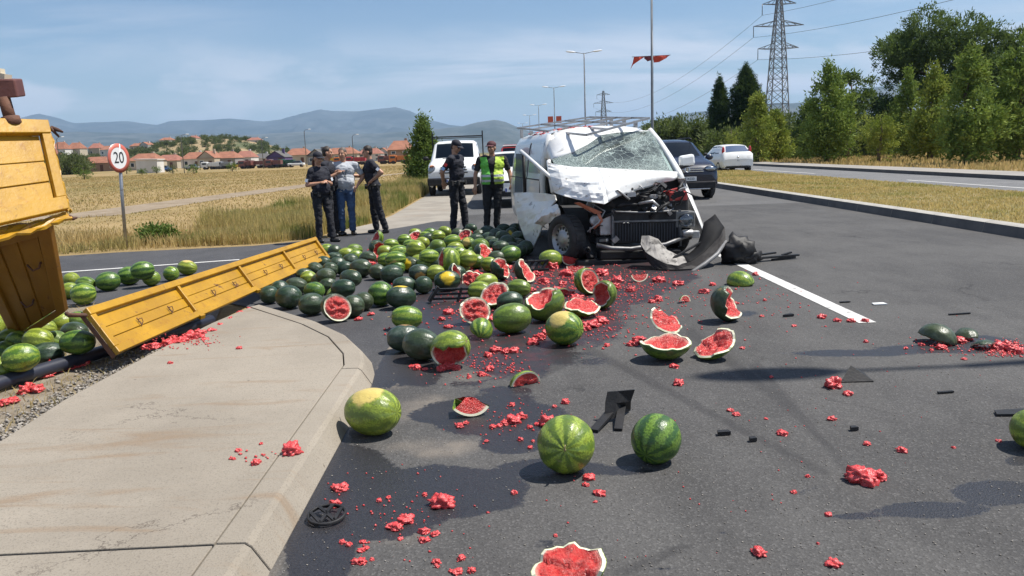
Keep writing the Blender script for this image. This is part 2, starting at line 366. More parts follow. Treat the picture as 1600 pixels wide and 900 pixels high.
# ---- concrete island (pavement) with separate slabs and kerb stones
def conc_mat():
    m, nt, b = newmat('island_concrete'); t = NT(nt); v = t.pos()
    n1 = t.noise(v, .9, 6, .6); n2 = t.noise(t.mapv(v, (.6, 3.5, 1), (0, 0, -.5)), 1.3, 6, .6, .8); n3 = t.noise(v, 130, 3, .6)
    brush = t.noise(t.mapv(v, (3, 90, 1)), 2.0, 4, .7)
    col = t.mix(t.step(n1, .35, .7), (.305, .268, .218), (.24, .21, .17))
    col = t.mix(t.math('MULTIPLY', t.step(n2, .53, .70), .55), col, (.22, .145, .085))
    col = t.mix(t.math('MULTIPLY', t.step(n3, .50, .72), .75), col, (.15, .13, .105))
    col = t.mix(t.math('MULTIPLY', t.step(brush, .5, .8), .25), col, (.19, .165, .132))
    sp = t.n('ShaderNodeTexVoronoi', {'Vector': v, 'Scale': 5.0, 'Randomness': 1.0}).outputs['Distance']
    col = t.mix(t.math('MULTIPLY', t.step(sp, .06, .03), .7), col, (.10, .08, .06))
    vv = t.n('ShaderNodeVectorMath', {0: v, 1: t.noise(v, 2.2, 6, .7, 0, 'Color')}, operation='ADD').outputs[0]
    ck = t.n('ShaderNodeTexVoronoi', {'Vector': vv, 'Scale': .75}, feature='DISTANCE_TO_EDGE').outputs['Distance']
    crack = t.math('MULTIPLY', t.step(ck, .009, .0), t.step(t.noise(v, .8, 3), .5, .6))
    col = t.mix(t.math('MULTIPLY', crack, .7), col, (.07, .055, .045))
    t.set(b, 'Base Color', col); t.set(b, 'Roughness', .92); t.set(b, 'Specular IOR Level', .25)
    t.set(b, 'Normal', t.bump(t.math('ADD', n3, t.math('MULTIPLY', brush, .7)), .5, .005)); return m
M_ISL = conc_mat()
island = tag(empty('pavement', (-1.8, 4, 0)), kind='structure'); _W[island.name] = Vector((-1.8, 4, 0))
KO = [(-0.93, -2.0), (-0.93, .2), (-0.93, 2.83), (-0.93, 5.25)]                    # kerb foot line
tip = [(-0.95, 5.5), (-1.02, 5.82), (-1.27, 6.4), (-1.63, 6.97), (-2.06, 7.49), (-2.42, 7.90)]
def kerb_stone(pts, inner):
    """pts: foot line, inner: rear line of the kerb top, both from near to far."""
    mb = MB(); n = len(pts); rows = []
    for (fx, fy), (ix, iy) in zip(pts, inner):
        d = Vector((ix-fx, iy-fy, 0)); 
        rows.append([Vector((fx, fy, -.06)), Vector((fx, fy, .004)), Vector((fx, fy, .0))+d*.32+Vector((0, 0, .105)), Vector((fx, fy, 0))+d*.44+Vector((0, 0, .122)), Vector((ix, iy, .124)), Vector((ix, iy, -.06))])
    mb.grid(rows, 0, False)
    mb.f.append(tuple(range(6))[::-1]); mb.m.append(0); mb.sm.append(False)
    b = (n-1)*6; mb.f.append(tuple(b+k for k in range(6))); mb.m.append(0); mb.sm.append(False)
    return mb
g = .006
for a, b in (((-2.0, .2)), (.2, 2.80), (2.80, 5.25)):
    wpart(kerb_stone([(-.93, a+g), (-.93, b-g)], [(-1.13, a+g), (-1.13, b-g)]), 'kerb_stone', M_ISL, island, bevel=.006)
inn = [(-1.13, 5.35), (-1.2, 5.68), (-1.43, 6.25), (-1.78, 6.80), (-2.20, 7.32), (-2.52, 7.72)]
wpart(kerb_stone(tip[:4], inn[:4]), 'kerb_stone', M_ISL, island, bevel=.006)
wpart(kerb_stone([(-.93, 5.26), tip[0]], [(-1.13, 5.26), inn[0]]), 'kerb_stone', M_ISL, island, bevel=.006)
wpart(kerb_stone([(tip[3][0]-.006, tip[3][1]+.006)]+tip[4:], [(inn[3][0]-.006, inn[3][1]+.006)]+inn[4:]), 'kerb_stone', M_ISL, island, bevel=.006)
def slab(poly):
    mb = MB(); mb.prism([(x, y, -.08) for x, y in poly], (0, 0, .20)); return mb
gg = .008
wpart(slab([(-2.72, -2), (-1.138, -2), (-1.138, 2.80-gg), (-2.70, 2.78-gg)]), 'concrete_slab', M_ISL, island, bevel=.004)
L = [(-2.52, 7.70), (-2.64, 7.0), (-2.71, 6.06), (-2.77, 4.78), (-2.72, 4.05)]
wpart(slab([(-2.70, 2.78+gg), (-1.138, 2.80+gg), (-1.138, 5.35), (-1.208, 5.68), (-1.438, 6.25), (-1.788, 6.80), (-2.208, 7.32)]+L), 'concrete_slab', M_ISL, island, bevel=.004)

# ---- median with kerbs
M_KERB = pm('kerb_concrete', (.40, .38, .34), (.33, .31, .275), 3, .9, bump=.4, bscale=70, bdist=.004, world=True)
M_KERBD = pm('kerb_face_dark', (.085, .083, .083), (.12, .115, .11), 2, .9, bump=.4, bscale=60, bdist=.006, world=True)
M_MED = pm('dry_turf', (.24, .18, .075), (.16, .145, .05), 1.3, .95, bump=.7, bscale=30, bdist=.03, dirt=(.26, .16, .085), dscale=.5, world=True)
median = tag(empty('median', (10, 30, 0)), kind='structure'); _W[median.name] = Vector((10, 30, 0))
mb = MB(); mb.prism([(7.925, -30, -.05), (12.55, -30, -.05), (12.55, 400, -.05), (7.925, 400, -.05)], (0, 0, .20)); wpart(mb, 'turf', M_MED, median)
for k in range(-10, 44):
    y0 = k*1.0*(1 if True else 1)
    y0 = -10+ (k+10)*1.5
    mb = MB(); a = y0+.005; b = y0+1.495
    mb.prism([(7.72, a, -.05), (7.92, a, -.05), (7.92, a, .185), (7.81, a, .168), (7.765, a, .155)], (0, b-a, 0), 0)
    # road-side face is darker than the top
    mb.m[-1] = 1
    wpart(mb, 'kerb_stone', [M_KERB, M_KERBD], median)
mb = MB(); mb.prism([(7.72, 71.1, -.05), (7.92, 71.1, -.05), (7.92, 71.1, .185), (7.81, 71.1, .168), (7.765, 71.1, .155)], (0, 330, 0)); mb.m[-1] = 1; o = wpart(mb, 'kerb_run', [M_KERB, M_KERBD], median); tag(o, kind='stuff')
mb = MB(); mb.prism([(12.56, -30, -.05), (12.70, -30, -.05), (12.70, -30, .13), (12.56, -30, .13)], (0, 430, 0)); tag(wpart(mb, 'kerb_run', M_KERB, median), kind='stuff')
M_ASPH2 = asphalt_mat('asphalt_far_lane', (.115, .115, .117), (.145, .143, .142), False)
flat_sheet('far_carriageway', [(12.6, -40), (17.5, -40), (17.0, 420), (12.6, 420)], -.003, M_ASPH2)
mbk = MB()
for y0, y1 in ((-6, 10), (21, 28.6), (37, 46), (55, 63), (72, 80), (90, 98), (108, 116)): strip(mbk, 14.8, y0, 14.8-.02*(y1-y0)*0, y1, .13, .004)
for y0, y1 in ((130, 138), (150, 158), (170, 178)): strip(mbk, 14.8, y0, 14.8, y1, .13, .004)
tag(mbk.build('far_lane_markings', M_PAINT), kind='structure')
M_SW = pm('far_pavement', (.29, .27, .245), (.24, .22, .195), .8, .9, dirt=(.24, .20, .15), dscale=1.2, world=True)
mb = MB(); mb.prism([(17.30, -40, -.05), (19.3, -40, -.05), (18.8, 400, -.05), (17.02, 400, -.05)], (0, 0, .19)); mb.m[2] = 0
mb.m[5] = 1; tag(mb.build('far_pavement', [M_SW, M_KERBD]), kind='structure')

# ---- mountains, hill and haze
M_ROCK = None
def rock_mat(name, a, b_):
    m, nt, b = newmat(name); t = NT(nt); v = t.pos()
    n = t.noise(t.mapv(v, (1, 1, 2.5)), .0022, 8, .65, .6); n2 = t.noise(v, .012, 6, .7)
    t.set(b, 'Base Color', t.mix(t.step(t.math('ADD', t.math('MULTIPLY', n, .7), t.math('MULTIPLY', n2, .3)), .40, .60), a, b_)); t.set(b, 'Roughness', 1.0); t.set(b, 'Specular IOR Level', .05); return m
def ridge(name, prof, dist, depth, m, seed, amp):
    """prof: (px, py) of the skyline; a heightfield with its crest at that distance."""
    pxs = np.array([p[0] for p in prof], float); pys = np.array([p[1] for p in prof], float)
    us = np.linspace(pxs[0], pxs[-1], 260); ph = np.interp(us, pxs, pys)
    nv = 34; co = []
    for i, (u, y) in enumerate(zip(us, ph)):
        c = D(u, y, dist); hgt = c.z; dx = c.x/dist
        for j in range(nv):
            v = j/(nv-1)           # 0 foot, .7 crest, 1 behind
            yy = dist - depth*(0.70-v)/.70 if v < .7 else dist + depth*.8*(v-.7)/.3
            s = (v/.7)**1.25 if v < .7 else 1-((v-.7)/.3)**1.3
            xx = dx*yy if v < .7 else dx*yy
            q = Vector((xx/ (dist*.055), yy/(dist*.055), seed)); nz = mnoise.fractal(q, 1.0, 2.1, 6)
            rid = 1-abs(mnoise.fractal(Vector((xx/(dist*.03), yy/(dist*.12), seed+9)), 1.0, 2.0, 5))
            k = math.sin(min(1, v/.7)*math.pi)
            z = hgt*s + hgt*amp*k*(nz*.5+(rid-.75)*.9) + hgt*.025*nz*(1 if .4 < v < .9 else .2)
            if j in (0, nv-1): z = -25
            co.append((xx, yy, z))
    nu = len(us); i = np.arange((nu-1)*(nv-1)); r = i//(nv-1)*nv+i % (nv-1)
    return tag(link(name, np_mesh(name, co, np.stack([r, r+nv, r+nv+1, r+1], 1), m, True)), kind='structure')
M_R1 = rock_mat('karst_far', (.075, .085, .085), (.03, .042, .04)); M_R2 = rock_mat('karst_near', (.10, .105, .095), (.04, .05, .04))
ridge('mountains', [(-500, 190), (-200, 175), (-60, 196), (0, 192), (30, 185), (60, 178), (95, 186), (115, 192), (150, 191), (200, 189), (245, 194), (265, 189), (320, 188), (360, 185), (415, 190), (440, 187), (470, 178), (500, 171), (520, 174), (560, 173), (600, 168), (618, 166), (640, 172), (665, 185), (700, 195), (760, 202), (850, 215), (940, 222)], 9500, 3800, M_R1, 1.3, .22)
ridge('low_mountains', [(-400, 225), (0, 210), (120, 206), (250, 208), (380, 211), (470, 206), (560, 209), (640, 205), (700, 199), (722, 197), (745, 191), (775, 187), (790, 190), (810, 199), (830, 206), (900, 214), (1000, 219)], 6200, 2600, M_R2, 4.1, .16)
ridge('right_mountains', [(900, 222), (980, 205), (1020, 190), (1060, 178), (1110, 172), (1150, 166), (1240, 161), (1300, 157), (1350, 137), (1400, 132), (1500, 134), (1600, 120), (1800, 110), (2100, 140), (2400, 160)], 5600, 2600, M_R2, 7.7, .2)
# dry hill with scattered bushes behind the houses
M_HILL = pm('dry_hill_ground', (.30, .22, .12), (.22, .17, .085), .03, 1.0, dirt=(.085, .095, .04), dscale=.035, dlo=.5, dhi=.6, world=True)
HC = D(345, 240, 470)
def hill_z(x, y):
    u = (x-HC.x); k = math.exp(-abs(u/(44 if u > 0 else 46))**2.4); v = (y-HC.y)/70
    n = mnoise.fractal(Vector((x/40, y/40, 3)), 1, 2, 4)
    return 14.6*k*math.exp(-v*v*1.1)*(1+.10*n) + 9*math.exp(-((u+95)/60)**2-v*v) - .6
gx = np.linspace(HC.x-210, HC.x+130, 90); gy = np.linspace(HC.y-130, HC.y+150, 50)
co = [(x, y, hill_z(x, y)) for y in gy for x in gx]; nx = len(gx); i = np.arange((len(gy)-1)*(nx-1)); r = i//(nx-1)*nx+i % (nx-1)
tag(link('hill', np_mesh('hill', co, np.stack([r, r+1, r+1+nx, r+nx], 1), M_HILL, True)), kind='structure')
def haze():
    mb = MB(); mb.box((0, 8000, 820/2-40), (50000, 34000, 820)); m = bpy.data.materials.new('hazy_air'); m.use_nodes = True; nt = m.node_tree
    for n in list(nt.nodes): nt.nodes.remove(n)
    out = nt.nodes.new('ShaderNodeOutputMaterial'); pv = nt.nodes.new('ShaderNodeVolumePrincipled')
    pv.inputs['Color'].default_value = (.50, .72, 1.0, 1); pv.inputs['Density'].default_value = 0.9e-4; pv.inputs['Anisotropy'].default_value = .1
    nt.links.new(pv.outputs[0], out.inputs['Volume']); return tag(mb.build('haze', m), kind='stuff')
haze()
# ================================================================== WATERMELONS
def melon_mat(name, light, dark, stripes, soft, bloom, spot, contrast):
    m, nt, b = newmat(name); t = NT(nt); v = t.coord(); oi = t.n('ShaderNodeObjectInfo').outputs['Random']
    s = t.n('ShaderNodeSeparateXYZ', {0: v}); ang = t.math('ARCTAN2', s.outputs[1], s.outputs[2])
    off = t.n('ShaderNodeCombineXYZ', {0: t.math('MULTIPLY', oi, 37.0), 1: t.math('MULTIPLY', oi, 11.0), 2: 0.0}).outputs[0]
    vo = t.n('ShaderNodeVectorMath', {0: v, 1: off}, operation='ADD').outputs[0]
    n1 = t.noise(vo, 2.6, 6, .7, .3); n2 = t.noise(vo, 11, 4, .65)
    wv = t.math('SINE', t.math('ADD', t.math('MULTIPLY', ang, float(stripes)), t.math('MULTIPLY', t.math('SUBTRACT', n1, .5), 6.5)))
    wv = t.math('ADD', wv, t.math('MULTIPLY', t.math('SUBTRACT', n2, .5), 4.2))
    mask = t.step(wv, -soft, soft)
    lt = t.mix(t.step(t.noise(vo, 14, 5, .7), .42, .62), light, tuple(k*.48 for k in light))
    col = t.mix(t.math('MULTIPLY', mask, contrast), lt, dark)
    col = t.mix(t.math('MULTIPLY', t.math('SUBTRACT', oi, .4, clamp=True), .5), col, (light[0]*1.5+.03, light[1]*1.05+.01, light[2]))
    # waxy bloom and dust
    col = t.mix(t.math('MULTIPLY', t.step(t.noise(vo, 1.7, 5, .6), .45, .75), bloom), col, (.16, .20, .17))
    # pale ground spot on one side
    d = t.math('ADD', s.outputs[2], t.math('MULTIPLY', t.math('SUBTRACT', n1, .5), .55))
    d = t.math('ADD', d, t.math('MULTIPLY', t.math('ABSOLUTE', s.outputs[0]), -.35))
    col = t.mix(t.math('MULTIPLY', t.step(d, spot[0], spot[0]+.16), spot[1]), col, spot[2])
    col = t.mix(t.math('MULTIPLY', t.step(t.noise(vo, 3.2, 8, .75, .8), .60, .66), .5), col, (.22, .19, .12))
    col = t.mix(t.step(t.math('ABSOLUTE', s.outputs[0]), .985, .997), col, (.16, .13, .05))
    t.set(b, 'Base Color', col); t.set(b, 'Roughness', t.math('MULTIPLY_ADD', t.noise(vo, 4, 4), .28, .20)); t.set(b, 'Specular IOR Level', .45)
    rib = t.math('COSINE', t.math('MULTIPLY', ang, float(stripes))); t.set(b, 'Normal', t.bump(t.math('ADD', t.math('MULTIPLY', rib, .3), t.noise(vo, 6, 4)), .18, .03)); return m
YEL = (.62, .43, .02); CRM = (.60, .46, .14)
MM = {'L': melon_mat('rind_light', (.27, .38, .045), (.040, .105, .016), 9, .75, .10, (.98, .6, CRM), .9),
      'K': melon_mat('rind_light_cream', (.25, .36, .045), (.036, .10, .016), 9, .75, .08, (.58, .95, CRM), .9),
      'M': melon_mat('rind_mid', (.15, .26, .036), (.022, .068, .014), 9, .7, .12, (1.2, 0, CRM), .9),
      'D': melon_mat('rind_dark', (.040, .074, .034), (.014, .032, .017), 8, .9, .42, (1.2, 0, CRM), .85),
      'Y': melon_mat('rind_dark_yellow_spot', (.030, .062, .028), (.012, .030, .016), 8, .9, .28, (.62, 1.0, YEL), .85),
      'O': melon_mat('rind_dark_rusty_spot', (.040, .070, .045), (.018, .036, .024), 8, .9, .5, (.66, .9, (.36, .20, .05)), .85)}
def flesh_mat():
    m, nt, b = newmat('red_flesh'); t = NT(nt); v = t.coord(); n = t.noise(v, 9, 6, .65); n2 = t.noise(v, 30, 4)
    col = t.mix(t.step(n, .35, .65), (.52, .032, .030), (.64, .085, .07)); col = t.mix(t.math('MULTIPLY', t.step(n2, .6, .8), .5), col, (.76, .25, .20))
    fx = t.n('ShaderNodeSeparateXYZ', {0: v}); fr_ = t.math('SQRT', t.math('ADD', t.math('MULTIPLY', fx.outputs[0], fx.outputs[0]), t.math('MULTIPLY', fx.outputs[1], fx.outputs[1])))
    col = t.mix(t.math('MULTIPLY', t.step(t.math('ADD', fr_, t.math('MULTIPLY', n, .12)), .78, .95), .75), col, (.80, .48, .38))
    sp = t.n('ShaderNodeTexVoronoi', {'Vector': v, 'Scale': 8.0}).outputs['Distance']; col = t.mix(t.step(sp, .15, .11), col, (.03, .012, .01))
    t.set(b, 'Base Color', col); t.set(b, 'Roughness', .24); t.set(b, 'Subsurface Weight', .25); t.set(b, 'Subsurface Scale', .012); t.set(b, 'Subsurface Radius', (1, .25, .2))
    t.set(b, 'Normal', t.bump(t.math('ADD', n, t.math('MULTIPLY', n2, .5)), .7, .02)); return m
def pulp_mat():
    m, nt, b = newmat('red_pulp'); t = NT(nt); v = t.pos(); n = t.noise(v, 60, 6, .65); n2 = t.noise(v, 220, 4)
    col = t.mix(t.step(n, .35, .65), (.50, .034, .038), (.60, .09, .088)); col = t.mix(t.math('MULTIPLY', t.step(n2, .55, .8), .5), col, (.78, .26, .22))
    t.set(b, 'Base Color', col); t.set(b, 'Roughness', .30); t.set(b, 'Subsurface Weight', .35); t.set(b, 'Subsurface Scale', .010); t.set(b, 'Subsurface Radius', (1, .25, .2))
    t.set(b, 'Normal', t.bump(t.math('ADD', n, t.math('MULTIPLY', n2, .4)), .7, .006)); return m
M_FLESH = flesh_mat(); M_PULP = pulp_mat()
M_WHITE = pm('white_rind', (.74, .70, .55), (.66, .66, .45), 6, .4, bump=.2, bscale=20)
M_STEM = pm('dry_stem', (.30, .24, .12), None, rough=.9)
def melon_mesh(kind, seed, segs=30, rows=20):
    """unit melon, long axis X, with a small dimple at the blossom end and a stem scar."""
    co = []; 
    for i in range(rows+1):
        th = math.pi*i/rows
        for k in range(segs):
            a = 2*math.pi*k/segs; r = 1+.022*mnoise.noise(Vector((math.cos(th)*1.7, math.sin(th)*math.cos(a)*1.7, math.sin(th)*math.sin(a)*1.7+seed)))
            r += .006*math.cos(8*a)*math.sin(th)
            x = math.cos(th); x = x*(1-.05*max(0, abs(x)-.9)/.1)
            co.append((x*r, math.sin(th)*math.cos(a)*r, math.sin(th)*math.sin(a)*r))
    f = [(i*segs+k, (i+1)*segs+k, (i+1)*segs+(k+1) % segs, i*segs+(k+1) % segs) for i in range(rows) for k in range(segs)]
    me = np_mesh('watermelon', co, f, MM[kind], True); return me
MMESH = {k: [melon_mesh(k, s*3.3) for s in range(2)] for k in MM}
def axis_rot(yaw, tilt, roll):
    return Matrix.Rotation(yaw, 3, 'Z') @ Matrix.Rotation(tilt, 3, 'Y') @ Matrix.Rotation(roll, 3, 'X')
_mk = [0]
def place_size(cx, cy, w, h, z0=0.0):
    """world centre and size (m) of a thing resting at height z0 whose image is w x h px at (cx, cy)."""
    g_ = G(cx, cy+h*.42, z0); d = (g_-CP).dot(FWD); k = d/FPX
    return g_, w*k, h*k
def melon(kind, cx, cy, w, h, label, group=None, z0=0.0, yaw=None, roll=None, tilt=0.0, stem=0):
    g_, W_, H_ = place_size(cx, cy, w, h, z0); H_ = min(H_*.97, .32); W_ = max(min(W_, .42), H_*1.0)
    if H_ < .19: H_ = .20
    if W_ < .20: W_ = .21
    r = random.Random(cx*7+cy*13); _mk[0] += 1
    if yaw is None: yaw = r.uniform(-.55, .55) + (math.pi if r.random() < .5 else 0)
    if roll is None: roll = r.uniform(-2.6, 2.6)
    asp = W_/H_
    ca = abs(math.cos(yaw)); lng = H_*max(1.03, min(1.38, 1+(asp-1)/max(ca, .35)))
    o = bpy.data.objects.new('watermelon', MMESH[kind][_mk[0] % 2]); COL.objects.link(o)
    o.rotation_euler = axis_rot(yaw, tilt + r.uniform(-.12, .12), roll).to_euler(); o.scale = (lng/2, H_/2, H_/2)
    o.location = (g_.x, g_.y + H_*.18, z0 + H_/2*.985)
    if stem:
        mb = MB(); a_ = 1.0*stem; mb.tube([(a_*.97, 0, 0), (a_*1.10, .03, .02), (a_*1.17, .10, .06), (a_*1.16, .17, .14)], [.05, .032, .024, .016], 6); sm = mb.build('stem', M_STEM, o)
    return tag(o, label, 'watermelon', group)

# ---- broken melons ------------------------------------------------------------
def cut_mesh(kind, cap, jag, hollow, seed, n=34):
    """ellipsoid shell opened by a jagged cut across Z; cap = polar angle (rad) of the kept rind measured from -Z."""
    rd = random.Random(seed); ph = [rd.uniform(0, 6.28) for _ in range(5)]
    def edge(a): return cap + jag*(.5*math.sin(2*a+ph[0])+.35*math.sin(3*a+ph[1])+.25*math.sin(7*a+ph[2])+.15*math.sin(13*a+ph[3]))
    rr = 12; rind = []; 
    def P_(t, a, r): 
        return Vector((r*1.0*math.sin(t)*math.cos(a), r*math.sin(t)*math.sin(a), -r*math.cos(t)))
    rows = []
    for i in range(rr+1): rows.append([P_(edge(2*math.pi*k/n)*i/rr, 2*math.pi*k/n, 1+.012*mnoise.noise(Vector((i*.4, k*.5, seed)))) for k in range(n)])
    rows.append([P_(edge(2*math.pi*k/n)*1.0, 2*math.pi*k/n, .985) for k in range(n)])
    rows.append([P_(edge(2*math.pi*k/n)*.995, 2*math.pi*k/n, .89) for k in range(n)])
    mb = MB(); N = len(rows); vs = [p for r in rows for p in r]
    b = 0; mb.v = [tuple(p) for p in vs]
    for i in range(N-1):
        for k in range(n): mb.f.append((i*n+k, i*n+(k+1) % n, (i+1)*n+(k+1) % n, (i+1)*n+k)); mb.m.append(0 if i <= rr else 1); mb.sm.append(i < rr)
    if True:
        pass
    fl = []; nf = 9
    for j in range(nf+1):
        u = j/nf; row = []
        for k in range(n):
            a = 2*math.pi*k/n; e = edge(a)*.992; p = P_(e, a, .90); q = Vector((0, 0, -math.cos(cap)*.9 - hollow))
            s = u**.8; z = p.z*(1-s)+q.z*s; pt = Vector((p.x*(1-u), p.y*(1-u), z))
            # concave profile
            pt.z = p.z + (q.z-p.z)*math.sin(u*math.pi/2)
            nz = mnoise.fractal(Vector((pt.x*3.5, pt.y*3.5, seed+pt.z*2)), 1, 2, 4)
            if 0 < j: pt += Vector((mnoise.noise(pt*4+Vector((seed, 0, 0)))*.05, mnoise.noise(pt*4+Vector((0, seed, 0)))*.05, nz*.16*min(1, u*4)))
            row.append(pt)
        fl.append(row)
    mf = MB(); mf.v = [tuple(p) for r in fl for p in r]
    for i in range(nf):
        for k in range(n): mf.f.append((i*n+k, i*n+(k+1) % n, (i+1)*n+(k+1) % n, (i+1)*n+k)); mf.m.append(0); mf.sm.append(True)
    return mb.mesh('rind', [MM[kind], M_WHITE]), mf.mesh('flesh', M_FLESH)
_cuts = {}
def broken(kind, cap_deg, cx, cy, w, h, label, open_dir, hollow=.25, jag=.14, z0=0.0, seed=0, size=None, name='broken_watermelon', zrest=None, spin=0.0, stretch=1.18):
    """open_dir: world direction in which the open side looks."""
    key = (kind, cap_deg, hollow, jag, seed)
    if key not in _cuts: _cuts[key] = cut_mesh(kind, R(cap_deg), jag, hollow, seed+.37)
    g_, W_, H_ = place_size(cx, cy, w, h, z0)
    rad = (size if size else max(W_, H_))/2
    rad = min(max(rad, .10), .17)
    e = empty(name); d = Vector(open_dir).normalized(); q = Vector((0, 0, 1)).rotation_difference(d)
    rot = q.to_matrix() @ Matrix.Rotation(spin, 3, 'Z')
    a = link('rind', _cuts[key][0], e); b_ = link('flesh', _cuts[key][1], e)
    e.rotation_euler = rot.to_euler(); e.scale = (rad*stretch, rad, rad)
    # rest on the ground: lowest vertex at z0
    S = Matrix.Diagonal((rad*stretch, rad, rad)); lo = min((rot @ (S @ v.co)).z for v in _cuts[key][0].vertices)
    e.location = (g_.x, g_.y+rad*.2, (zrest if zrest is not None else z0) - lo + .001)
    return tag(e, label, 'watermelon')
def wedge_mesh(kind, ang, seed, tmax=math.pi-.12, n=14, m=8):
    """slice of melon: lune of rind with two torn flesh faces meeting at the core (long axis X)."""
    mb = MB(); 
    def pt(t, a, r):
        return Vector((math.cos(t)*r*1.0, math.sin(t)*math.sin(a)*r, -math.sin(t)*math.cos(a)*r))
    rows = [[pt(.12+(tmax-.12)*i/n, -ang/2+ang*k/m, 1) for k in range(m+1)] for i in range(n+1)]
    mb.grid(rows, 0, True)
    for s in (0, m):
        a = -ang/2+ang*s/m
        w = [[pt(.12+(tmax-.12)*i/n, a, r) for r in (1, .97, .89)] for i in range(n+1)]; mb.grid(w, 1, False, s == 0)
    mf = MB()
    for s in (0, m):
        a = -ang/2+ang*s/m; rs = [.89, .75, .55, .35, .16]
        w = []
        for i in range(n+1):
            row = []
            for j, r in enumerate(rs):
                p = pt(.12+(tmax-.12)*i/n, a*(1 if j < 4 else 0), r)
                if j: p += Vector((0, 1, .6))*(.09*mnoise.noise(p*4+Vector((seed+s, 0, 0))))
                row.append(p)
            w.append(row)
        mf.grid(w, 0, True, s == 0)
    return mb.mesh('rind', [MM[kind], M_WHITE]), mf.mesh('flesh', M_FLESH)
_wed = {}
def slice_(kind, ang, cx, cy, L, label, rot, seed=0, tmax=math.pi-.12, z0=0.0, name='watermelon_slice'):
    key = (kind, ang, seed)
    if key not in _wed: _wed[key] = wedge_mesh(kind, R(ang), seed, tmax)
    g_ = G(cx, cy, z0); k = (g_-CP).dot(FWD)/FPX; rad = min(max(L*k/2, .07), .17)
    e = empty(name); link('rind', _wed[key][0], e); link('flesh', _wed[key][1], e)
    rm = Matrix.Rotation(rot[2], 3, 'Z') @ Matrix.Rotation(rot[1], 3, 'Y') @ Matrix.Rotation(rot[0], 3, 'X'); S = Matrix.Diagonal((rad, rad*.85, rad*.85))
    e.rotation_euler = rm.to_euler(); e.scale = (rad, rad*.85, rad*.85)
    lo = min(min((rm @ (S @ v.co)).z for v in q.vertices) for q in _wed[key]); e.location = (g_.x, g_.y+.03, z0-lo+.001); return tag(e, label, 'watermelon')

HEAPS = {
 'p': ('dark smooth watermelon in the heap at the far end of the fallen yellow panel', 'dark melons heaped by the yellow panel'),
 'q': ('striped light green watermelon in the heap at the far end of the fallen yellow panel', 'light melons heaped by the yellow panel'),
 'y': ('dark watermelon with a yellow ground spot in the heap by the fallen yellow panel', 'yellow-spotted melons heaped by the yellow panel'),
 'c': ('bright striped watermelon in the sunlit central heap', 'light striped melons in the central heap'),
 'd': ('dark green watermelon in the sunlit central heap', 'dark melons in the central heap'),
 'e': ('dark watermelon with a yellow patch on top in the central heap', 'yellow-patched melons in the central heap'),
 's': ('dark watermelon in the shade of the wrecked van beside its torn door', 'melons in the shade of the van'),
 'r': ('striped watermelon lying on the side road behind the yellow panel', 'melons on the side road'),
 'b': ('striped watermelon spilled beneath the hanging yellow truck side', 'striped melons under the truck side'),
 'k': ('dark watermelon spilled beneath the hanging yellow truck side', 'dark melons under the truck side')}
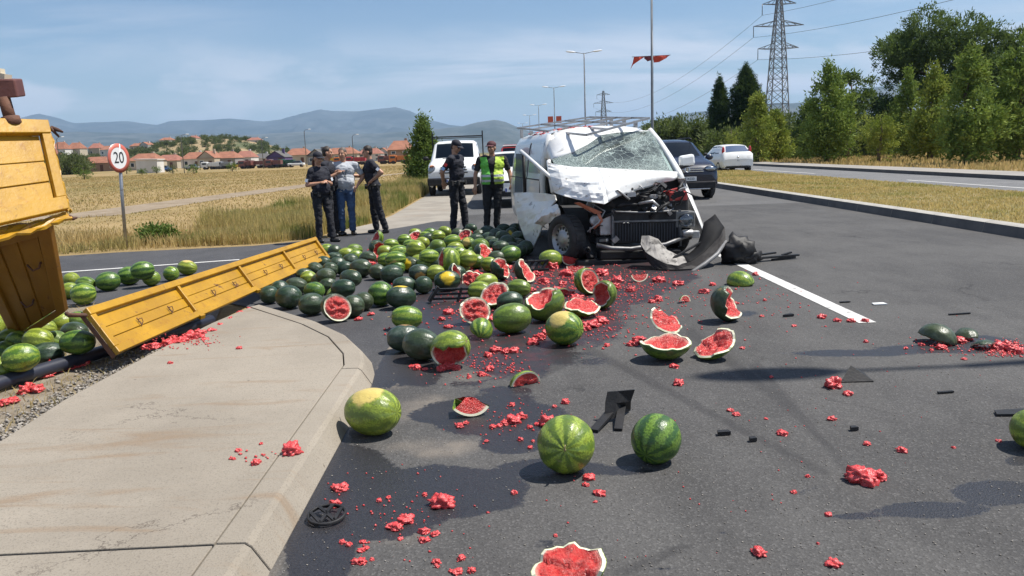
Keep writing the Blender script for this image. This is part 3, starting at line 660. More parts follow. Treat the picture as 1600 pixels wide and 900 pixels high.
ML = """p D 420 465 26 24;p D 451 467 43 38;p D 463 449 38 28;q M 491 457 36 30;p D 487 478 42 36;p D 552 481 36 36;p D 568 473 30 30;q L 525 466 28 28;p D 509 434 32 27;p D 500 441 30 26
p D 512 449 26 26;y Y 536 453 40 30;y Y 548 437 37 29;y Y 538 421 30 24;p D 564 421 37 30;p D 528 415 27 22;p D 522 406 28 22;q L 541 398 26 20;q M 554 392 27 20;q L 510 393 23 18
p D 523 395 22 17;q L 556 403 24 19;q L 482 441 20 18;p D 516 425 26 20;p D 437 455 30 26;p D 476 434 30 24;p D 492 424 28 22;p D 505 414 26 20;p D 575 405 28 22;p D 548 410 26 20
c L 611 384 25 20;c L 632 376 23 18;c L 649 367 21 15;c L 623 396 34 24;c L 650 391 31 29;c K 618 407 37 26;e Y 640 415 33 25;c L 685 371 23 17;c L 695 363 22 16;d D 670 375 20 16
c M 684 386 26 22;c L 707 378 30 21;d D 736 358 24 16;d D 762 363 26 19;c L 671 403 36 25;c L 677 395 26 21;d D 707 397 30 24;c K 732 381 24 19;c L 695 409 24 20;d D 681 414 30 24
c L 731 406 30 29;c M 751 386 29 25;c L 721 416 30 28;d D 777 405 30 22;c M 798 400 35 30;d D 612 430 38 29;d O 656 428 44 27;d D 632 448 42 29;d D 662 448 27 27;e Y 699 441 45 33
c M 595 462 38 40;e Y 627 467 50 37;c L 760 443 38 29;c L 750 457 40 32;c M 811 453 49 30;d D 797 475 50 30;c L 660 381 24 20;c M 672 366 22 16;c L 602 395 26 22;d D 690 398 26 20;c L 640 402 30 24;c L 712 390 28 22
c L 655 411 28 22;c M 742 396 26 21;c L 765 416 28 22;c L 699 386 24 19;c M 620 421 28 22;c L 641 384 24 19;c M 745 411 27 22;d D 714 430 30 24;c L 681 429 30 24;c L 602 408 26 21;d D 590 428 28 22;c L 664 416 28 22;c L 665 372 22 16;d D 716 367 22 16;d D 745 375 24 18;c L 718 398 26 22
s D 787 359 24 16;s D 806 358 22 17;s D 776 367 23 17;s D 764 373 26 19;s D 786 372 24 18;s Y 800 366 21 16;s D 810 373 23 18;s D 794 378 28 20;s D 767 380 28 20;s D 783 388 30 22;s D 809 384 28 22;s D 822 389 26 24;s D 776 383 26 20;s D 749 369 21 16;s D 818 376 24 20;s D 800 390 26 22;s D 812 394 26 22
r L 111 441 22 20;r M 133 446 34 25;r L 129 462 38 36;r L 108 458 22 22;r M 168 442 37 31;r M 201 433 34 30;r M 222 425 36 30;r L 236 438 28 22;r K 292 420 34 24;r L 267 432 22 18
b L 97 510 32 28;b M 122 506 34 32;k D 115 525 52 32;b M 120 538 56 40;b M 86 541 34 32;k D 70 560 54 36;b L 58 537 46 36;b L 31 563 54 46;b L 14 537 32 32;b L 0 584 34 40;b M 8 558 36 34;b L 2 509 28 30;b L 66 521 40 28;b M 79 511 32 26;b L 28 542 36 28;b L 40 518 34 28;b L -20 545 40 36;b M -25 575 44 40;b L -14 515 34 30;k D 44 506 34 26"""
# stack heights: a second layer where the photo's pile rises
Z2 = {(651, 391), (650, 391), (671, 403), (707, 378), (685, 371), (684, 386), (731, 406), (618, 407), (751, 386), (548, 437), (536, 453), (509, 434), (794, 378), (783, 388), (786, 372), (810, 373), (31, 563), (58, 537), (120, 538), (222, 425)}
HEAPM = {}
for line in ML.replace('\n', ';').split(';'):
    h_, kd, cx, cy, w, h = line.split(); cx, cy, w, h = map(int, (cx, cy, w, h)); lb, gr = HEAPS[h_]
    HEAPM.setdefault(h_, []).append((cx, cy, melon(kd, cx, cy, w, h, lb, gr, z0=(.10 if (cx, cy) in Z2 else .0))))
ORD = ['leftmost', 'second from left', 'third from left', 'fourth from left', 'fifth from left', 'sixth from left', 'seventh from left', 'eighth from left', 'ninth from left', 'tenth from left']
def single_out(items, short, per=6):
    """labels by row (front to back) and order from the left."""
    n = len(items); nr = max(1, math.ceil(n/per)); it = sorted(items, key=lambda q: -q[1]); size = math.ceil(n/nr)
    names = {1: [''], 2: ['front row', 'back row'], 3: ['front row', 'middle row', 'back row']}.get(nr) or ['front row', 'second row', 'third row', 'fourth row', 'fifth row', 'sixth row', 'seventh row', 'eighth row', 'ninth row'][:nr-1]+['back row']
    for i in range(nr):
        for j, q in enumerate(sorted(it[i*size:(i+1)*size], key=lambda q: q[0])): q[2]['label'] = short+', '+(names[i]+', ' if names[i] else '')+ORD[j]
SHORT = {'p': 'dark watermelon heaped by the yellow panel', 'q': 'light striped watermelon heaped by the yellow panel', 'y': 'yellow-spotted dark watermelon heaped by the yellow panel', 'c': 'striped watermelon in the central heap', 'd': 'dark watermelon in the central heap', 'e': 'yellow-patched dark watermelon in the central heap', 's': 'shaded watermelon beside the torn van door', 'r': 'striped watermelon on the side road', 'b': 'striped watermelon beneath the truck side', 'k': 'dark watermelon beneath the truck side'}
for k_, v_ in HEAPM.items(): single_out(v_, SHORT[k_])
# ---- single melons
melon('K', 583, 650, 94, 77, 'large striped watermelon with a cream patch lying against the concrete kerb', yaw=-.45, roll=.25, stem=-1)
melon('L', 887, 703, 90, 94, 'round striped watermelon with its stem end towards us, front centre of road', yaw=1.45, roll=1.0, tilt=.12, stem=-1)
melon('M', 1028, 693, 80, 80, 'dark green watermelon with a short crack on top, right of its striped neighbour', yaw=.9, roll=2.0, tilt=-.5)
melon('L', 636, 499, 56, 38, 'oblong bright striped watermelon lying just behind two dull dark ones', yaw=.1, roll=2.4, stem=-1)
melon('O', 633, 532, 58, 44, 'blue-grey watermelon with a rusty spot, behind a darker one beside the kerb tip', yaw=.2, roll=-.5)
melon('D', 659, 543, 62, 52, 'dark watermelon beside the kerb tip, touching a blue-grey one', yaw=-.3, roll=2.0, stem=1)
melon('M', 801, 501, 64, 49, 'big dark striped oblong watermelon standing alone in front of opened halves', yaw=.12, roll=2.5, stem=-1)
melon('K', 883, 517, 61, 55, 'round striped watermelon with a cream cheek and a long split around it', yaw=-.7, roll=.55)
melon('L', 861, 407, 38, 30, 'yellowish striped watermelon lying against the front wheel of the wrecked van', yaw=.3)
melon('L', 1619, 690, 40, 34, 'striped watermelon cut off by the right edge of the picture', yaw=1.2)
# split line of the cream one
def split_line(cx, cy, w, h, yaw):
    pass
# ---- broken ones: open_dir in world (x right, y away, z up)
broken('D', 108, 526, 487, 46, 40, 'dark watermelon cut open with its red face to us, front of the panel heap', (.55, -.8, .12), hollow=-.06, jag=.06, seed=1, size=.26)
broken('L', 95, 588, 377, 26, 22, 'striped watermelon half opening left at the back edge of the heap', (-.8, -.5, .3), seed=2, size=.26)
broken('D', 120, 590, 392, 22, 24, 'dark watermelon burst open among red pulp left of the central heap', (.6, -.6, -.1), hollow=.3, jag=.25, seed=3, size=.25)
broken('M', 80, 650, 374, 20, 13, 'melon half with its red side up at the far edge of the heap', (-.1, -.75, .6), seed=4, size=.24)
broken('L', 85, 725, 373, 18, 13, 'pinkish melon half lying near the feet of the capped officer', (-.4, -.6, .6), seed=5, size=.24, z0=.04)
broken('L', 130, 702, 421, 40, 26, 'light striped watermelon in the central heap with its left end torn off', (-.9, -.3, .1), hollow=.12, seed=6, size=.32)
broken('D', 110, 757, 401, 24, 26, 'dark broken melon with red flesh on its right, under the shaded heap', (.7, -.5, .5), hollow=.2, jag=.3, seed=7, size=.27)
broken('D', 70, 719, 439, 20, 28, 'thick dark rind slice standing on edge beside a yellow-patched melon', (.95, -.25, .1), hollow=.5, seed=8, size=.28)
broken('M', 60, 739, 441, 20, 24, 'red square-torn melon piece between the slice and a light melon', (.1, -.95, .2), hollow=.0, jag=.3, seed=9, size=.24)
broken('M', 88, 772, 469, 46, 30, 'melon half showing red flesh, leaning on a dark melon in mid heap', (-.35, -.62, .7), hollow=.12, jag=.18, seed=10, size=.28)
broken('K', 84, 744, 492, 40, 38, 'melon half standing upright with its pulpy red face towards the camera', (.25, -.9, .28), hollow=-.12, jag=.16, seed=11, size=.255)
broken('L', 92, 752, 517, 30, 26, 'overturned piece of light rind next to the big dark striped melon', (-.3, .3, -.85), hollow=.2, jag=.2, seed=12, size=.18)
broken('M', 118, 852, 484, 56, 42, 'bowl-shaped melon with a torn open top right of the big striped one', (-.35, -.30, .9), hollow=.42, jag=.3, seed=13, size=.32)
broken('D', 112, 783, 428, 32, 24, 'black-green melon shattered beside a torn yellow rind piece', (.8, -.4, .4), hollow=.3, jag=.4, seed=14, size=.25)
broken('D', 95, 822, 434, 34, 22, 'dark melon half with white rim showing, near the van wheel', (.8, -.35, .45), hollow=.2, jag=.2, seed=15, size=.27)
broken('K', 118, 705, 555, 57, 49, 'light melon burst at the bottom with pulp spilling out in front', (-.1, -.80, -.62), hollow=.5, jag=.35, seed=16, size=.27, spin=.5)
broken('L', 112, 918, 446, 38, 36, 'upper melon of the broken pair with its oval red end facing right', (.62, -.72, .15), hollow=.0, jag=.04, seed=17, size=.27)
broken('M', 112, 944, 468, 32, 36, 'lower melon of the broken pair split along its left side', (-.75, -.5, .1), hollow=.3, jag=.3, seed=18, size=.25)
broken('L', 62, 911, 487, 60, 22, 'shallow curved melon half lying open in front of the broken pair', (.1, -.25, .95), hollow=.1, jag=.2, seed=19, size=.34)
bw = broken('M', 78, 1042, 547, 74, 40, 'melon bowl on the asphalt with another red piece lying in it', (.0, -.10, .99), hollow=.45, jag=.14, seed=20, size=.33)
broken('M', 58, 1048, 530, 54, 28, 'red melon piece lying inside the bowl-shaped half', (.35, -.55, .7), hollow=.02, jag=.25, seed=21, size=.27, zrest=.10)
broken('L', 66, 1114, 548, 60, 36, 'melon half tipped towards us, right of the melon bowl', (-.42, -.30, .8), hollow=.12, jag=.22, seed=22, size=.30)
broken('D', 106, 1138, 486, 60, 42, 'dark melon with a quarter broken away, alone beside the white lane line', (.85, -.50, .30), hollow=.18, jag=.35, seed=23, size=.29)
broken('L', 84, 1158, 434, 40, 28, 'striped melon dome lying face down beside the white lane line', (.1, .2, -.95), hollow=.1, jag=.06, seed=24, size=.27)
broken('L', 66, 888, 908, 104, 50, 'jagged melon half with red flesh up, at the bottom edge of picture', (-.16, -.42, .88), hollow=.10, jag=.30, seed=25, size=.24)
broken('D', 84, 1466, 524, 42, 30, 'dark rind dome lying face down beside splashed pulp, right side of road', (-.2, .1, -.97), hollow=.1, jag=.08, seed=26, size=.24)
broken('D', 45, 1514, 524, 36, 16, 'flat dark rind piece behind the splashed pulp, right side of road', (.3, .3, -.9), hollow=.05, jag=.2, seed=27, size=.20)
broken('D', 40, 1542, 540, 46, 14, 'greyish rind shard in front of the splashed pulp, right side of road', (.1, -.2, -.97), hollow=.05, jag=.2, seed=28, size=.22)
slice_('L', 70, 822, 604, 54, 'arched light rind slice lying skin up in the open road', (math.pi*.86, 0, .5), 1)
slice_('K', 70, 733, 652, 76, 'red melon wedge standing on its white rind behind the kerbside melon', (.25, .5, .1), 2, tmax=1.9)
slice_('M', 70, 893, 416, 34, 'red triangular melon slice leaning near the wheel of the wrecked van', (.9, .3, .5), 3)
slice_('L', 60, 1000, 441, 30, 'thin melon slice lying in juice below the torn bumper', (.3, 0, .3), 4)
slice_('L', 60, 900, 428, 30, 'thin melon slice lying in red pulp right of the wheel', (.2, 0, -.2), 5)
slice_('K', 50, 1072, 474, 24, 'small yellow scrap of melon on the bare asphalt', (2.6, .2, .6), 6)
slice_('L', 60, 880, 462, 26, 'small curved rind slice between the bowl and the broken pair', (2.8, 0, .2), 7)

# ---- pulp chunks
def pulp_mesh(seed, sub=4):
    bm = bmesh.new(); bmesh.ops.create_icosphere(bm, subdivisions=sub, radius=1)
    for v in bm.verts:
        p = v.co.copy(); n = mnoise.fractal(p*1.6+Vector((seed*5.1, 0, seed)), 1, 2.1, 5); n2 = mnoise.noise(p*5+Vector((seed, 3, 0)))
        n3_ = mnoise.noise(p*11+Vector((0, seed, 1))); v.co = p*(1+.66*n+.16*n2+.05*n3_); v.co.z = max(v.co.z*.62, -.28)
    me = bpy.data.meshes.new('pulp'); bm.to_mesh(me); bm.free(); me.materials.append(M_PULP); me.polygons.foreach_set('use_smooth', [True]*len(me.polygons)); return me
PM = [pulp_mesh(s) for s in range(9)]
def pulp(cx, cy, w, label, group=None, z0=0.0, i=None):
    g_ = G(cx, cy, z0); k = (g_-CP).dot(FWD)/FPX; r = w*k/2*.80
    o = link('pulp_chunk', PM[(i if i is not None else int(cx*3+cy)) % 9]); rr = random.Random(cx+cy*3.1)
    o.scale = (r, r*rr.uniform(.75, 1), r*rr.uniform(.8, 1.15)); o.rotation_euler = (0, 0, rr.uniform(0, 6.28)); o.location = (g_.x, g_.y, z0+r*.22); return tag(o, label, 'pulp', group)
pulp(691, 790, 46, 'large rounded lump of red pulp in the wet patch near the black emblem')
pulp(1345, 752, 60, 'largest ragged lump of red pulp, alone on the right of the road'); pulp(1372, 747, 30, 'smaller lobe of pulp touching the largest lump at right')
pulp(1302, 604, 38, 'red pulp lump next to a black shard in the lamp shadow')
pulp(857, 664, 40, 'red pulp lump just behind the front striped melon')
pulp(1186, 866, 30, 'tall red pulp lump at the bottom right of the road'); pulp(1302, 882, 26, 'low red pulp lump at the bottom edge, right of the tall one')
pulp(455, 708, 40, 'pulp with a bit of white rind lying on the kerb edge', z0=.12); pulp(400, 725, 20, 'pulp crumb on the concrete slab left of the kerb-edge pulp', z0=.12)
pulp(1222, 679, 19, 'pulp bit left of the lone largest lump and behind it'); pulp(1409, 706, 19, 'pulp bit behind and right of the lone largest lump')
CH = {'wet': ('loose chunk of red pulp in the wet patch by the kerb', 'pulp chunks in the kerbside wet patch'),
      'mid': ('loose chunk of red pulp on the road between kerb and black strap', 'pulp chunks in mid road'),
      'heap': ('chunk of red pulp between the broken melons of the heap', 'pulp chunks in the melon heap'),
      'open': ('small red pulp chunk on the dry open asphalt at right', 'pulp chunks on the open road'),
      'isl': ('red pulp smeared along the foot of the fallen yellow panel', 'pulp along the yellow panel')}
CL = """wet 620 826 26;wet 634 814 30;wet 611 824 18;wet 663 832 22;wet 680 836 16;wet 533 765 26;wet 524 762 16;wet 524 790 24;wet 565 861 14;wet 571 858 12;wet 556 880 18;wet 566 879 20;wet 581 875 10;wet 567 848 12;wet 663 846 18;wet 682 880 16;wet 721 874 18;wet 737 893 18;wet 715 895 20;wet 664 774 12;wet 607 778 10;wet 592 783 12;wet 625 843 11;wet 683 886 10;wet 535 848 12;wet 545 852 12;wet 705 893 10
mid 800 660 30;mid 815 653 20;mid 789 663 18;mid 780 666 12;mid 828 668 12;mid 770 668 14;mid 718 667 18;mid 728 662 12;mid 813 688 12;mid 803 771 12;mid 920 748 22;mid 937 773 22;mid 915 759 14;mid 930 785 8;mid 883 630 16;mid 866 636 9;mid 800 634 12;mid 840 664 12;mid 1060 601 22;mid 1053 574 18;mid 948 541 12;mid 765 578 20;mid 752 587 16;mid 775 548 22;mid 790 551 18;mid 762 557 18;mid 724 550 20;mid 803 550 20;mid 733 590 10;mid 828 700 10;mid 868 838 9;mid 700 575 26;mid 690 578 20;mid 713 577 18;mid 652 577 18;mid 645 574 14;mid 664 578 10;mid 760 690 9;mid 833 690 8
heap 843 530 26;heap 832 537 22;heap 853 522 18;heap 925 510 30;heap 940 505 26;heap 915 516 20;heap 1000 536 34;heap 988 540 20;heap 860 420 30;heap 885 430 26;heap 905 440 22;heap 940 430 24;heap 965 440 22;heap 850 442 22;heap 870 455 20;heap 840 430 20;heap 960 450 26;heap 900 468 24;heap 890 460 18;heap 925 475 24;heap 700 490 20;heap 690 500 14;heap 745 470 16;heap 770 500 22;heap 560 500 14;heap 579 492 12;heap 587 408 26;heap 600 402 22;heap 578 415 20;heap 745 430 20;heap 770 440 16;heap 735 420 14;heap 732 365 18;heap 768 395 20;heap 790 420 20;heap 810 425 18;heap 700 512 16;heap 640 420 14;heap 830 455 16;heap 1030 440 22;heap 1060 445 20;heap 985 455 18;heap 570 470 12;heap 880 445 16;heap 920 425 18;heap 1050 500 18;heap 1030 495 20;heap 1040 502 18
open 1300 656 16;open 1150 649 14;open 1141 642 12;open 1354 695 14;open 1294 805 14;open 1100 458 18;open 1113 446 14;open 1028 470 22;open 1018 473 14;open 1284 497 16;open 1308 502 14;open 1330 503 14;open 1352 503 14;open 1240 510 9;open 1353 535 10;open 1415 545 9;open 1197 655 8;open 1262 745 10;open 1506 562 10;open 1470 545 20;open 1500 535 22;open 1512 530 18;open 1560 545 26;open 1582 548 30;open 1573 538 16;open 1590 552 20;open 1487 528 14;open 1440 540 12;open 1150 475 10;open 1195 470 9;open 1180 430 12;open 1560 690 10;open 1240 770 12;open 1490 700 8;open 1190 495 8;open 1325 617 18;open 1160 545 9;open 1205 590 8;open 1278 850 7;open 1455 548 10
isl 300 532 36;isl 280 537 30;isl 262 540 26;isl 312 525 26;isl 240 544 24;isl 330 520 20;isl 228 545 16;isl 345 510 14;isl 360 500 12;isl 375 490 12;isl 389 484 10;isl 320 534 18;isl 270 530 18;isl 290 526 16"""
CHO = {}
for line in CL.replace('\n', ';').split(';'):
    k_, cx, cy, w = line.split(); CHO.setdefault(k_, []).append((int(cx), int(cy), pulp(int(cx), int(cy), int(w), CH[k_][0], CH[k_][1], z0=.10 if k_ == 'isl' else 0.0)))
SH2 = {'wet': 'red pulp chunk in the kerbside wet patch', 'mid': 'red pulp chunk in mid road', 'heap': 'red pulp chunk among the broken melons', 'open': 'red pulp chunk on open asphalt', 'isl': 'red pulp along the fallen panel'}
for k_, v_ in CHO.items(): single_out(v_, SH2[k_], 7)
for cx, cy, w in ((372, 705, 12), (408, 694, 9), (365, 718, 9), (374, 545, 10), (266, 568, 10)):
    CHO.setdefault('slab', []).append((cx, cy, pulp(cx, cy, w, 'tiny pulp crumb dropped on the sunlit concrete slab', 'crumbs on the concrete slab', .12)))
for cx, cy, w in ((90, 578, 40), (70, 588, 30), (110, 575, 30), (130, 570, 20), (60, 610, 26), (40, 612, 26), (20, 628, 22), (5, 632, 26), (75, 572, 24), (46, 605, 20)):
    CHO.setdefault('grav', []).append((cx, cy, pulp(cx, cy, w, 'red pulp smashed on the gravel strip by the black pipe', 'pulp on the gravel strip', .0)))
single_out(CHO['slab'], 'tiny pulp crumb on the concrete slab'); single_out(CHO['grav'], 'red pulp on the gravel strip by the pipe')
# countless crumbs
def crumbs():
    co = []; fc = []; base = [(1, 0, 0), (-1, 0, 0), (0, 1, 0), (0, -1, 0), (0, 0, .8), (0, 0, -.3)]; tri = [(0, 2, 4), (2, 1, 4), (1, 3, 4), (3, 0, 4), (2, 0, 5), (1, 2, 5), (3, 1, 5), (0, 3, 5)]
    def put(g_, r):
        b = len(co); a = random.uniform(0, 6.28); c, s = math.cos(a), math.sin(a)
        for x, y, z in base:
            j = random.uniform(.6, 1.3); co.append((g_.x+r*j*(x*c-y*s), g_.y+r*j*(x*s+y*c), g_.z+r*j*z+.002))
        fc.extend([(p+b, q+b, w+b) for p, q, w in tri])
    for cx, cy, sx, sy, n, r in ((900, 440, 130, 26, 900, .016), (760, 470, 110, 50, 500, .014), (1000, 470, 140, 40, 350, .011), (800, 655, 70, 25, 80, .008), (620, 800, 90, 60, 70, .007), (760, 570, 70, 25, 160, .012),
                                 (920, 505, 60, 25, 220, .013), (1570, 545, 40, 10, 500, .010), (1480, 540, 50, 12, 140, .009), (600, 405, 30, 14, 160, .016), (1250, 620, 260, 120, 70, .006), (1000, 800, 330, 90, 35, .005), (1150, 470, 120, 40, 130, .010), (730, 395, 90, 25, 250, .014)):
        for _ in range(n):
            px, py = random.gauss(cx, sx*.6), random.gauss(cy, sy*.6)
            if py < 360: continue
            g_ = G(px, py)
            if g_.x < -.9 and g_.y < 6.4: continue
            put(g_, r*random.uniform(.4, 1.3))
    for cx, cy, sx, sy, n in ((290, 533, 60, 12, 160), (400, 712, 40, 12, 20)):
        for _ in range(n):
            g_ = G(random.gauss(cx, sx*.5), random.gauss(cy, sy*.5), .121); put(g_, .008*random.uniform(.4, 1.5))
    return tag(link('pulp_crumbs', np_mesh('pulp_crumbs', co, fc, M_PULP, True)), 'fine red melon crumbs splashed over the road', 'pulp', kind='stuff')
crumbs()
# ================================================================== VEHICLES
M_VANW = pm('white_car_paint', (.80, .80, .78), (.72, .715, .69), 1.5, .30, coat=.5, dirt=(.42, .38, .33), dscale=3.0, dlo=.60, dhi=.80)
M_WRECK = pm('white_paint_scuffed', (.80, .80, .78), (.70, .69, .67), 2.0, .32, coat=.4, dirt=(.36, .34, .31), dscale=7, dlo=.60, dhi=.66, bump=.25, bscale=6, bdist=.03)
M_BLACKP = pm('black_plastic', (.014, .014, .015), (.026, .025, .026), 5, .55, spec=.3, bump=.2, bscale=60, dirt=(.07, .065, .06), dscale=6, dlo=.6, dhi=.8)
M_RUB = pm('tyre_rubber', (.020, .020, .021), (.035, .034, .033), 8, .8, bump=.3, bscale=50, dirt=(.09, .08, .07), dscale=5)
M_STEEL = pm('grey_steel', (.42, .42, .43), (.30, .30, .31), 6, .42, .8, bump=.1, dirt=(.16, .13, .11), dscale=8)
M_STEELD = pm('dull_steel', (.20, .20, .205), (.12, .12, .122), 8, .5, .6, dirt=(.06, .055, .05), dscale=7)
M_ALU = pm('cast_aluminium', (.50, .50, .50), (.36, .35, .34), 10, .5, .7, bump=.4, bscale=50)
M_DARKIN = pm('dark_interior', (.018, .018, .02), (.03, .03, .032), 4, .8)
M_RED = pm('red_plastic', (.42, .05, .045), (.34, .04, .04), 5, .4, dirt=(.12, .03, .03), dscale=8)
M_ORANGE = pm('bent_orange_metal', (.52, .20, .12), (.42, .15, .09), 6, .5)
M_CHROME = pm('chrome', (.72, .73, .74), None, rough=.12, metal=1)
M_PLATE = pm('plate_white', (.78, .78, .76), None, rough=.4)
M_INK = pm('plate_ink', (.02, .02, .022), None, rough=.5)
M_REDLAMP = pm('red_lamp', (.45, .015, .02), None, rough=.15, coat=.5)
M_AMBER = pm('amber_lamp', (.7, .22, .02), None, rough=.2, coat=.5)
M_BLUEP = pm('dark_blue_paint', (.005, .009, .028), (.008, .012, .034), 2, .25, coat=.5)
M_REDP = pm('red_truck_paint', (.40, .03, .03), (.33, .03, .03), 2, .4)
def glass_mat(name, col, alpha):
    m, nt, b = newmat(name); t = NT(nt); nt.nodes.remove(b); out = nt.nodes['Material Output']
    gl = t.n('ShaderNodeBsdfGlossy', {'Color': (.55, .58, .62), 'Roughness': .03}); tr = t.n('ShaderNodeBsdfTransparent', {'Color': col})
    fr = t.n('ShaderNodeFresnel', {'IOR': 1.5}); f = t.math('MULTIPLY_ADD', fr.outputs[0], 1-alpha, alpha, clamp=True)
    mx = t.n('ShaderNodeMixShader', {0: f, 1: tr.outputs[0], 2: gl.outputs[0]}); nt.links.new(mx.outputs[0], out.inputs['Surface']); return m
M_GLASS = glass_mat('car_glass', (.09, .11, .11), .05)
M_LENS = glass_mat('lamp_lens', (.75, .78, .80), .18)
def cracked_mat():
    m, nt, b = newmat('shattered_windscreen'); t = NT(nt); nt.nodes.remove(b); out = nt.nodes['Material Output']; v = t.coord()
    # impact centres with rays plus a net of small cracks
    nv = t.n('ShaderNodeVectorMath', {0: v, 1: t.n('ShaderNodeVectorMath', {0: t.noise(v, 5, 4, .6, 0, 'Color'), 'Scale': .09}, operation='SCALE').outputs[0]}, operation='ADD').outputs[0]
    masks = []
    for sc, wd, rnd in ((8.5, .026, 1), (30.0, .055, 1), (85.0, .11, 1)):
        d = t.n('ShaderNodeTexVoronoi', {'Vector': nv, 'Scale': sc, 'Randomness': rnd}, feature='DISTANCE_TO_EDGE').outputs['Distance']; masks.append(t.step(d, wd, wd*.25))
    dens = t.step(t.noise(v, 2.6, 3, .5), .38, .60); sx = t.n('ShaderNodeSeparateXYZ', {0: v})
    left = t.step(sx.outputs[0], .15, -.75); low = t.step(sx.outputs[2], 1.5, 1.25)
    dn = t.math('MAXIMUM', dens, t.math('MAXIMUM', t.math('MULTIPLY', left, .9), t.math('MULTIPLY', low, .75)))
    right = t.step(sx.outputs[0], .35, .8); dn = t.math('MAXIMUM', dn, t.math('MULTIPLY', right, .85))
    a = t.math('MAXIMUM', t.math('MULTIPLY', masks[0], .95), t.math('MULTIPLY', t.math('MAXIMUM', masks[1], masks[2]), dn))
    a = t.math('ADD', a, t.math('MULTIPLY', dn, .06), clamp=True)
    white = t.n('ShaderNodeBsdfDiffuse', {'Color': (.62, .74, .70, 1)}); tl = t.n('ShaderNodeBsdfTranslucent', {'Color': (.55, .72, .66, 1)})
    w2 = t.n('ShaderNodeMixShader', {0: .4, 1: white.outputs[0], 2: tl.outputs[0]})
    gl = t.n('ShaderNodeBsdfGlossy', {'Color': (.9, .97, .95, 1), 'Roughness': .12}); tr = t.n('ShaderNodeBsdfTransparent', {'Color': (.30, .42, .38, 1)})
    g2 = t.n('ShaderNodeMixShader', {0: .13, 1: tr.outputs[0], 2: gl.outputs[0]}); mx = t.n('ShaderNodeMixShader', {0: t.math('MULTIPLY', a, .85), 1: g2.outputs[0], 2: w2.outputs[0]})
    nt.links.new(mx.outputs[0], out.inputs['Surface']); return m
M_CRACK = cracked_mat()

def wheel(root, c, axis, rad=.33, wid=.21, parent=None, spokes=0, local=False, name='wheel'):
    """tyre and rim as sub-parts of a wheel; axis points to the outer side."""
    ax = Vector(axis).normalized(); c = Vector(c); w = wid/2
    t = MB(); t.lathe([(rad*.62, w*.82), (rad*.70, w), (rad*.90, w*.98), (rad*.985, w*.75), (rad, w*.3), (rad, -w*.3), (rad*.985, -w*.75), (rad*.90, -w*.98), (rad*.62, -w)], 32, 0, ax, c)
    q = Vector((0, 0, 1)).rotation_difference(ax)
    for k in range(32):      # tread blocks
        a = 2*math.pi*k/32; p = c + q @ Vector((math.cos(a)*rad*1.004, math.sin(a)*rad*1.004, 0))
        rot = q.to_matrix() @ Matrix.Rotation(a, 3, 'Z'); t.box(p, (.012, rad*.10, w*1.2), 0, rot)
    f = MB(); f.lathe([(rad*.645, w*.86), (rad*.60, w*.80), (rad*.57, w*.45), (rad*.52, w*.35), (rad*.30, w*.62), (rad*.20, w*.72), (rad*.10, w*.74), (0.001, w*.74)], 32, 0, ax, c)
    hb = MB()
    for k in range(14 if not spokes else spokes):
        a = 2*math.pi*k/(14 if not spokes else spokes); p = c + q @ Vector((math.cos(a)*rad*.44, math.sin(a)*rad*.44, w*.50)); hb.box(p, (rad*.12, rad*.075, .012), 0, q.to_matrix() @ Matrix.Rotation(a, 3, 'Z'))
    mk = (lambda mb, n, m, p: wpart(mb, n, m, root, p)) if not local else (lambda mb, n, m, p: mb.build(n, m, p or root))
    ty = mk(t, name, M_RUB, parent); mk(f, 'rim', M_STEEL, ty); tag(mk(hb, 'rim_slots', M_INK, ty), kind='stuff'); return ty

# ------------------------------------------------------------------ wrecked van
VA = R(9.0); VC = Vector((1.89, 10.62, 0)); VX_ = Vector((math.cos(VA), math.sin(VA), 0)); VY_ = Vector((-math.sin(VA), math.cos(VA), 0))
def VL(x, y, z): return VC + VX_*x + VY_*y + Vector((0, 0, z))
def VW(px, py, ly):
    d = ray(px, py); t = (VY_.dot(VC) + ly - VY_.dot(CP))/VY_.dot(d); return CP + d*t
van = wempty('wrecked_van', VC)
tag(van, 'white delivery van with smashed front, shattered windscreen and bent roof rack', 'van')
HS = .965
prof = [(.80, .30), (.90, .36), (.945, .52), (.955, .80), (.945, 1.10), (.925, 1.18), (.885, 1.50), (.835, 1.74), (.76, 1.86), (.60, 1.925), (.30, 1.95), (0, 1.955)]
def ring(y, k=1.0, zk=1.0, x=1.0):
    r = [(-a*x, z) for a, z in prof] + [(a*x, z) for a, z in prof[-2::-1]]
    return [VL(a, y, z*HS*zk) for a, z in r]
sts = [(1.95, 1, 1), (2.4, 1, 1), (3.2, 1, 1.0), (4.1, 1, .995), (4.6, .995, .985), (4.82, .97, .96), (4.88, .90, .92)]
mb = MB(); rows = [ring(y, 1, zk, xk) for y, xk, zk in sts]; mb.grid(rows, 0, True)
mb.f.append(tuple(len(mb.v)-len(rows[0])+k for k in range(len(rows[0])))); mb.m.append(0); mb.sm.append(False)
body = wpart(mb, 'body', M_VANW, van)
